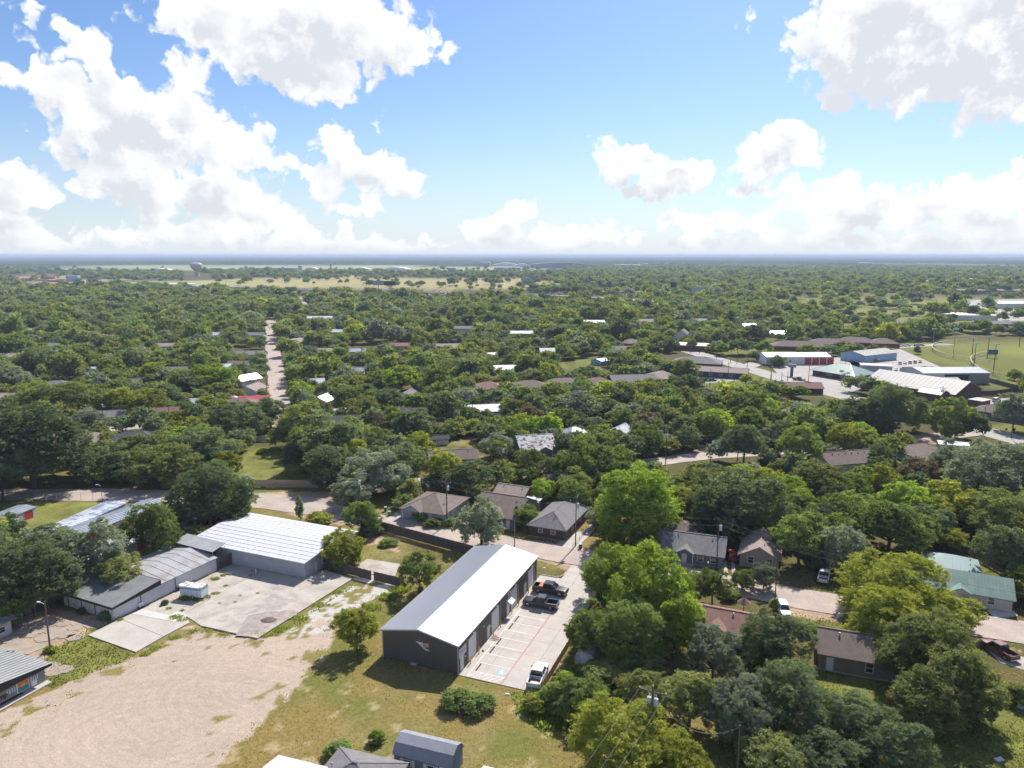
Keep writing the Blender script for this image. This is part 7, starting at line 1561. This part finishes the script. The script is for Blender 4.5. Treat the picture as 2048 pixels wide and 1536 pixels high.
def build_trees():
    LM = [(n, *proj(x, y, 2)) for n, x, y in LANDMARKS]
    keys = {}
    for t in TREES:
        a = proj(t['x'], t['y'], t['rh']); best = None
        for n, lx, ly, ld in LM:
            dx, dy = (a[0] - lx), (a[1] - ly) * 1.6; q = math.hypot(dx, dy)
            if best is None or q < best[0]: best = (q, n, dx, a[2] - ld)
        q, n, dx, dd = best; depth = dd > 0
        rel = ('left of' if dx < 0 else 'right of') if abs(dx) > 26 and abs(dd) < 14 else ('beyond and left of' if dx < -26 else 'beyond and right of' if dx > 26 else 'behind') if depth else ('nearer than and left of' if dx < -26 else 'nearer than and right of' if dx > 26 else 'in front of')
        word = {'big': 'broad tree', 'near': 'leafy tree', 'mid': 'round tree', 'loose': 'airy loose-crowned tree', 'bush': 'bush', 'column': 'ivy-covered column', 'dead': 'bare tree'}[t['kind'].rstrip('0123456789')]
        c = COLW[t['col']] if not t['kind'].startswith('dead') else 'leafless'
        key = (size_word(t), c, word, rel, n); keys.setdefault(key, []).append((q, t))
    for key, lst in keys.items():
        lst.sort(key=lambda z: z[0])
        for i, (q, t) in enumerate(lst):
            base = f'{key[0]} {key[1]} {key[2]} {key[3]} the {key[4]}'
            t['label'] = base if len(lst) == 1 else (f'{["nearest", "second", "third", "fourth", "fifth", "sixth", "seventh", "eighth", "ninth", "tenth", "eleventh", "twelfth"][min(i, 11)]} {base}' if i < 12 else base)
    rr = random.Random(9); cnt = {}
    for t in TREES:
        k = t['kind']; fam = k.rstrip('0123456789')
        if fam == 'dead': 
            o = thing('bare_tree', t['label'], 'bare tree', (t['x'], t['y'], 0), rr.uniform(0, 6)); me = DEAD[int(k[-1])]; b = put('branches', me, o); b.scale = (t['rw'] / 1.05, t['rw'] / 1.05, t['rh'] * 2 / 2.15); continue
        n = {'big': 3, 'near': 5, 'mid': 5, 'loose': 2, 'bush': 1, 'column': 1}[fam]; v = cnt.get(fam, 0) % n; cnt[fam] = v + 1
        if fam == 'loose' and t['col'] == 'grey': v = 1
        cm, tm, L = CROWN[f'{fam}{v}']
        o = thing(t['name'], t['label'], {'tree': 'tree', 'bush': 'bush', 'ivy_column': 'ivy column'}[t['name']], (t['x'], t['y'], t['z']), rr.uniform(0, 6.28), 'trees of the neighbourhood' if t['name'] == 'tree' else 'bushes')
        c = put('crown', cm, o); c.scale = (t['rw'], t['rw'] * rr.uniform(.9, 1.08), t['rh'])
        c.material_slots[0].link = 'OBJECT'; c.material_slots[0].material = LEAF[t['col']]
        tr = put('trunk', tm, o); tr.scale = (t['rw'], t['rw'], t['rh'])
build_trees()
# ---- the rest of the wood: thousands of trees as one object, instanced
def forest():
    hid = bpy.data.collections.new('tree_variants'); vs_ = []
    for i in range(5):
        V, F, lv, L = crown_arrays(200 + i, **{**MID, 'n': 1500, 'leaf': .115, 'flat': .3 * (i % 3)})
        me = npmesh(f'wood_tree', V, F, LEAF['mixed'], {'lv': ('FLOAT', lv)}); vs_.append(me)
    for i in range(4):
        V, F, lv, L = crown_arrays(220 + i, **{**FARK, 'flat': .3 * (i % 2)})
        vs_.append(npmesh(f'wood_tree', V, F, LEAF['mixed'], {'lv': ('FLOAT', lv)}))
    for i, me in enumerate(vs_): o = bpy.data.objects.new(f'v{i:02d}', me); hid.objects.link(o)
    n = len(REST); P = np.array([(x, y, 0) for s, x, y, r, rh in REST], np.float32); rr = np.random.default_rng(3)
    S = np.array([(r, r * 1.0, rh * 1.05) for s, x, y, r, rh in REST], np.float32); Rz = rr.uniform(0, 6.28, n)
    idx = np.where(P[:, 1] < 750, rr.integers(0, 5, n), 5 + rr.integers(0, 4, n))
    me = bpy.data.meshes.new('forest'); me.vertices.add(n); me.vertices.foreach_set('co', P.ravel())
    a = me.attributes.new('tscale', 'FLOAT_VECTOR', 'POINT'); a.data.foreach_set('vector', S.ravel())
    a = me.attributes.new('trot', 'FLOAT', 'POINT'); a.data.foreach_set('value', Rz.astype(np.float32)); a = me.attributes.new('tidx', 'INT', 'POINT'); a.data.foreach_set('value', idx.astype(np.int32))
    o = put('woodland', me, kind='stuff', label='mass of trees covering the neighbourhood out to the fields', category='woodland')
    ng = bpy.data.node_groups.new('woodland', 'GeometryNodeTree'); ng.interface.new_socket('Geometry', in_out='INPUT', socket_type='NodeSocketGeometry'); ng.interface.new_socket('Geometry', in_out='OUTPUT', socket_type='NodeSocketGeometry')
    N = ng.nodes; l = ng.links; gi = N.new('NodeGroupInput'); go = N.new('NodeGroupOutput'); ip = N.new('GeometryNodeInstanceOnPoints'); mp = N.new('GeometryNodeMeshToPoints')
    ci = N.new('GeometryNodeCollectionInfo'); ci.inputs['Collection'].default_value = hid; ci.inputs['Separate Children'].default_value = True; ci.inputs['Reset Children'].default_value = True
    def na(nm, tp): q = N.new('GeometryNodeInputNamedAttribute'); q.data_type = tp; q.inputs['Name'].default_value = nm; return q.outputs['Attribute']
    l.new(gi.outputs[0], mp.inputs[0]); l.new(mp.outputs[0], ip.inputs['Points']); l.new(ci.outputs[0], ip.inputs['Instance']); ip.inputs['Pick Instance'].default_value = True
    l.new(na('tidx', 'INT'), ip.inputs['Instance Index']); l.new(na('tscale', 'FLOAT_VECTOR'), ip.inputs['Scale'])
    cx = N.new('ShaderNodeCombineXYZ'); l.new(na('trot', 'FLOAT'), cx.inputs[2]); er = N.new('FunctionNodeEulerToRotation'); l.new(cx.outputs[0], er.inputs[0]); l.new(er.outputs[0], ip.inputs['Rotation'])
    l.new(ip.outputs[0], go.inputs[0]); md = o.modifiers.new('nodes', 'NODES'); md.node_group = ng
    print('trees', len(TREES), 'rest', n)
forest()
# ------------------------------------------------------------------ far country
def canopy():
    D = [3000.0]
    while D[-1] < 24000: D.append(D[-1] * 1.016)
    D = np.array(D); A = np.linspace(-.80, .80, 1500); dd, aa = np.meshgrid(D, A, indexing='ij'); x = (dd * aa).ravel(); y = dd.ravel()
    m = fbm(x, y * .35, 700, 4, 61)
    wood = m < .61
    for p in far_open: wood &= ~inside(p, x, y)
    wood &= ~((y < 5200) & (x < 900) & (fbm(x, y, 260, 3, 62) > .46) & (y > 2400))
    h = 8 + 5 * (fbm(x, y, 26, 2, 63) - .5) * 2 + 3 * (fbm(x, y, 400, 3, 64) - .5); z = np.where(wood, h, -2)
    ny, nx = dd.shape; idx = np.arange(nx * ny).reshape(ny, nx); F = np.stack([idx[:-1, :-1].ravel(), idx[:-1, 1:].ravel(), idx[1:, 1:].ravel(), idx[1:, :-1].ravel()], 1)
    keep = wood[F].any(1); lv = np.clip(fbm(x, y, 60, 3, 66), 0, 1)
    cm = mat('far_canopy', (.026, .045, .016), 1.0, (.06, .085, .03), .02, 5, spec=0)
    me = npmesh('woodland_canopy', np.stack([x, y, z], 1), F[keep], cm); put('woodland_canopy', me, kind='stuff', label='distant unbroken tree canopy reaching to the horizon', category='woodland')
canopy()
def far_block(name, label, px, py, w, d, h, wallm, roofm, cat='building', curve=0, rz=0, group=None, scale=1):
    p = W(px, py); s_ = p.length / FPX * scale; w *= s_; h *= s_; curve *= s_; t = thing(name, label, cat, p, rz, group)
    MB().box(-w/2, w/2, 0, d, 0, h).build('wall', wallm, t)
    if curve:
        mb = MB(); n = 10; P = [(-w/2 + w * i / n, h + curve * math.sin(math.pi * i / n)) for i in range(n + 1)]
        mb.v = [(a, -1, b) for a, b in P] + [(a, d + 1, b) for a, b in P]
        for i in range(n): mb.q(i, i + 1, i + n + 2, i + n + 1)
        mb.q(*range(n + 1)) ; mb.build('roof', roofm, t)
    else: MB().box(-w/2 - 1, w/2 + 1, -1, d + 1, h, h + .8).build('roof', roofm, t)
    return t
FW = mat('far_white', (.70, .70, .70), .7); FG = mat('far_grey', (.30, .33, .38), .7); FB = mat('far_blue_grey', (.22, .27, .34), .7); FT = mat('far_tan', (.48, .42, .34), .8)
for a in (('hangar','long low grey hangar left of the water tower beyond the trees',115,542,62,50,2.2,FG,FW,.5),('hangar','white curved hangar roof left of the water tower',315,542,32,60,1.6,FW,FW,3),('hangar','blue-grey hangar just right of the water tower',430,545,40,50,5,FB,FG,3),
  ('hangar','long dark blue hangar wall right of the water tower',545,542,84,50,5,FB,FB,0),('terminal_block','small grey block with tower-like box near mid-left',600,540,6,20,8,FG,FW,0),('hangar','white low shed beside the small grey block',622,540,24,40,2,FW,FW,3),
  ('hangar','brownish hangar with white curved roof right of the control tower',722,541.5,30,50,3,FT,FW,3),('hangar','wide white hangar roof in the middle distance',790,541.5,52,80,3,FW,FW,4),('hangar','dark low hangar between the two white ones',755,541,20,50,3,FB,FG,2),
  ('office_block','blue glass block at the edge of the far wood',903,545,16,40,9,FB,FW,0),('hangar','tall grey hangar block with white roof on the runway',970,533,20,90,8,FG,FW,0),('hangar','huge white hangar with scalloped roof',1012,533,60,120,2,FW,FW,5),
  ('hangar','wide blue-grey hangar below the scalloped white roof',1015,542,52,80,7,FB,FW,0),('hangar','white arched hangar right of the scalloped roof',1045,534,36,80,2,FW,FW,5),('hangar','very long pale blue-grey hangar row',1120,536,116,90,7,FG,FG,4),
  ('warehouse','white warehouse strip beyond the right wood',1258,533,50,80,3,FW,FW,0),('warehouse','long low pale warehouse strip farther right',1325,529,88,80,2,FG,FW,0),('warehouse','bright long warehouse far away on the right',1695,527,94,120,1.5,FW,FW,0),
  ('far_shed','small white shed in front of the left runway field',150,549,9,20,2,FW,FW,0),('far_shed','white low sheds in the dark trees mid-left',440,553,12,20,2,FW,FW,0),('far_shed','white and green warehouse edge beside the highway',345,571.5,60,30,2.4,FW,FW,0),('far_shed','long blue-grey roof beside the highway left',235,570.5,70,30,2.4,FB,FB,0),
  ('far_shed','white low building above the golden field',820,547.5,24,30,2.4,FW,FW,0),('far_shed','light low building among trees above the golden field',875,548,22,30,2,FT,FW,0)):
    far_block(*a[:9], curve=a[9])
R = random.Random(6)
def NTHW(i): return ['first', 'second', 'third', 'fourth', 'fifth', 'sixth', 'seventh', 'eighth', 'ninth', 'tenth', 'eleventh', 'twelfth', 'thirteenth'][i]
for i in range(34):
    px = R.choice([R.uniform(1690,1760), R.uniform(1800,1920), R.uniform(1950,2010)]); py = R.uniform(559, 571)
    far_block('far_house', f'{["light grey", "white", "tan"][i % 3]} house roof in the distant subdivision, {NTHW(i // 3)} of its colour', px, py, R.uniform(10, 16), 12, 2.4, (FG, FW, FT)[i % 3], (FW, FG, FT)[i % 3], 'house', R.uniform(.8, 1.5), 0, 'roofs of the distant subdivision')
# water tower
p = W(394, 552); p = Vector((p.x, p.y, 0)); sfac = proj(p.x, p.y, 20)[2] / FPX
t = thing('water_tower', 'cream bulb-shaped water tower standing above the far trees', 'water tower', p); CR = mat('cream_tank_paint', (.52, .47, .40), .6); H = 26.5 * sfac; Rw = 11.5 * sfac
def lathe(prof, n=28):
    mb = MB(); 
    for r, z in prof:
        for k in range(n): a = 2 * math.pi * k / n; mb.v.append((r * math.cos(a), r * math.sin(a), z))
    for i in range(len(prof) - 1):
        for k in range(n): j = (k + 1) % n; mb.q(i*n + k, i*n + j, (i+1)*n + j, (i+1)*n + k)
    mb.q(*range(n*(len(prof)-1), n*len(prof))); return mb
lathe([(Rw*.42, 0), (Rw*.36, H*.15), (Rw*.36, H*.36), (Rw*.5, H*.46)]).build('pedestal', CR, t); lathe([(Rw*.5, H*.45), (Rw*.8, H*.56), (Rw, H*.70), (Rw, H*.86), (Rw*.85, H*.95), (Rw*.3, H)]).build('tank', CR, t)
MB().tube((0, 0, H), (0, 0, H*1.05), .6, n=6).build('vent', FG, t)
p = W(662, 541); s_ = proj(p.x, p.y, 20)[2] / FPX; t = thing('control_tower', 'slender pinkish control tower with dark cab at the airfield', 'control tower', p)
MB().box(-1.6*s_, 1.6*s_, -1.6*s_, 1.6*s_, 0, 9.5*s_).build('shaft', FT, t); lathe([(1.8*s_, 9.5*s_), (2.4*s_, 10.5*s_), (2.4*s_, 12.5*s_), (1.5*s_, 13.2*s_)], 8).build('cab', FB, t)
# highway: deck, barrier and lorries
def highway():
    pts = [(-60,577),(250,575),(480,575.5),(640,580),(760,583),(900,586.5),(1024,589),(1110,591.5),(1200,596),(1300,603)]; P = [W(x, y, 9) for x, y in pts]
    t = bpy.data.objects.new('highway', None); SC.collection.objects.link(t); t['kind'] = 'structure'; d = MB(); b = MB()
    for a, c in zip(P[:-1], P[1:]): d.bar((a.x, a.y, 8.6), (c.x, c.y, 8.6), 26, .8); n = Vector(((c - a).y, -(c - a).x, 0)).normalized() * 12.8; b.bar((a.x + n.x, a.y + n.y, 9.6), (c.x + n.x, c.y + n.y, 9.6), .5, 1.2); b.bar((a.x - n.x, a.y - n.y, 9.6), (c.x - n.x, c.y - n.y, 9.6), .5, 1.2)
    for a, c in zip(P[:-1], P[1:]):
        k = max(1, int((c - a).length / 40))
        for i in range(k): q = a.lerp(c, i / k); MB().box(q.x - 1, q.x + 1, q.y - 8, q.y + 8, -.2, 8.2).build('pier', M_CONC, t)
    d.build('road', M_CONCW, t); b.build('barrier', M_CONCW, t)
highway()
for i, (px, py, c) in enumerate(((1110,590,'white'),(1085,590,'silver'),(975,587,'blue'),(945,586,'black'),(1005,588,'white'),(1180,595,'silver'),(880,585,'white'),(610,578,'white'),(695,581,'silver'))):
    car(f'{c} vehicle, {NTH[i]} of those on the highway in the far distance' if i else 'white vehicle at the right end of the highway', W(px, py, 9.05), R_(-22), c, 'suv', 'vehicles on the highway')
p = W(782, 583, 9.05); t = thing('lorry', 'white lorry on the highway below the dark billboard', 'lorry', p, R_(-22)); MB().box(-8, 6, -1.3, 1.3, 1, 4.1).build('box', M_DOORW, t); MB().box(6.3, 8.6, -1.2, 1.2, .6, 3.4).build('cab', PAINT['black'], t)
for x in (-6, 5, 8): MB().tube((x, -1.3, .5), (x, 1.3, .5), .5, n=10).build('wheel', M_BLK, t)
for px, py, h, w, lab, m in ((757,582,16,9.5,'grey-faced billboard beside the highway, left of the dark one',FG),(780,583,16,10,'dark billboard on one pole beside the highway',M_BLK),(1058,577,18,9,'grey billboard above the trees right of the golden field',FG),(1394,602,17,9,'pale green billboard rising from the woods',mat('pale_board', (.40, .46, .46), .7)),(1346,594,20,5,'thin tall sign above the woods',M_BLK),(72,0,0,0,'',None)):
    if not h: continue
    p = W(px, py); t = thing('billboard', lab, 'billboard', p, R_(15)); MB().tube((0, 0, 0), (0, 0, h - 5), .6, n=8).build('post', FG, t); MB().box(-w, w, -.6, .6, h - 5.5, h + 2).build('board', m, t); MB().box(-w, w, -1.6, -.6, h - 6, h - 5.6).build('catwalk', FG, t)
p = W(144, 563); t = thing('billboard', 'pale blue building-like sign in the left pale field', 'billboard', p, 0); MB().box(-14, 14, 0, 12, 0, 14).build('board', WL['sky'], t)
ORD = ['first', 'second', 'third', 'fourth', 'fifth', 'sixth', 'seventh', 'eighth', 'ninth', 'tenth', 'eleventh', 'twelfth', 'thirteenth']
for i in range(13):
    px = i * 10.2 + R.uniform(-1, 1); py = R.uniform(553, 564); p = W(px, py)
    MB().box(-R.uniform(8, 26), R.uniform(8, 26), -4, 4, 0, R.uniform(2, 5)).build('earth_heap', mat('red_earth', (.36, .13, .08), .9) if i % 2 else FT, None, loc=p, label=f'{ORD[i]} heap from the left, {"red" if i % 2 else "tan"} earth, on the far construction site', category='earth heap', group='earth heaps on the far construction site')
# low far treeline hills
m_h = mat('far_ridge', (.03, .05, .03), 1, spec=0)
mb = MB(); n = 220; X0 = -26000; 
for i in range(n + 1):
    x = X0 + 52000 * i / n; zt = 6 + 20 * float(fbm(np.array([x]), np.array([3.0]), 5200, 3, 81)[0]) + 4 * float(fbm(np.array([x]), np.array([9.0]), 800, 3, 82)[0]); mb.v += [(x, 24500, -5), (x, 24600, zt), (x, 25600, -5)]
for i in range(n):
    a = 3 * i; mb.q(a, a + 3, a + 4, a + 1); mb.q(a + 1, a + 4, a + 5, a + 2)
mb.build('hills', m_h, kind='structure')
# ------------------------------------------------------------------ the air
hz = bpy.data.materials.new('haze'); hz.use_nodes = True; nt = hz.node_tree
for n_ in list(nt.nodes):
    if n_.type != 'OUTPUT_MATERIAL': nt.nodes.remove(n_)
pv = nt.nodes.new('ShaderNodeVolumePrincipled'); pv.inputs['Color'].default_value = (.62, .76, 1.0, 1); pv.inputs['Density'].default_value = HAZE; pv.inputs['Anisotropy'].default_value = 0.0
nt.links.new(pv.outputs[0], nt.nodes['Material Output'].inputs['Volume'])
MB().box(-27000, 27000, -900, 26500, -8, 70).build('haze', hz, kind='stuff')
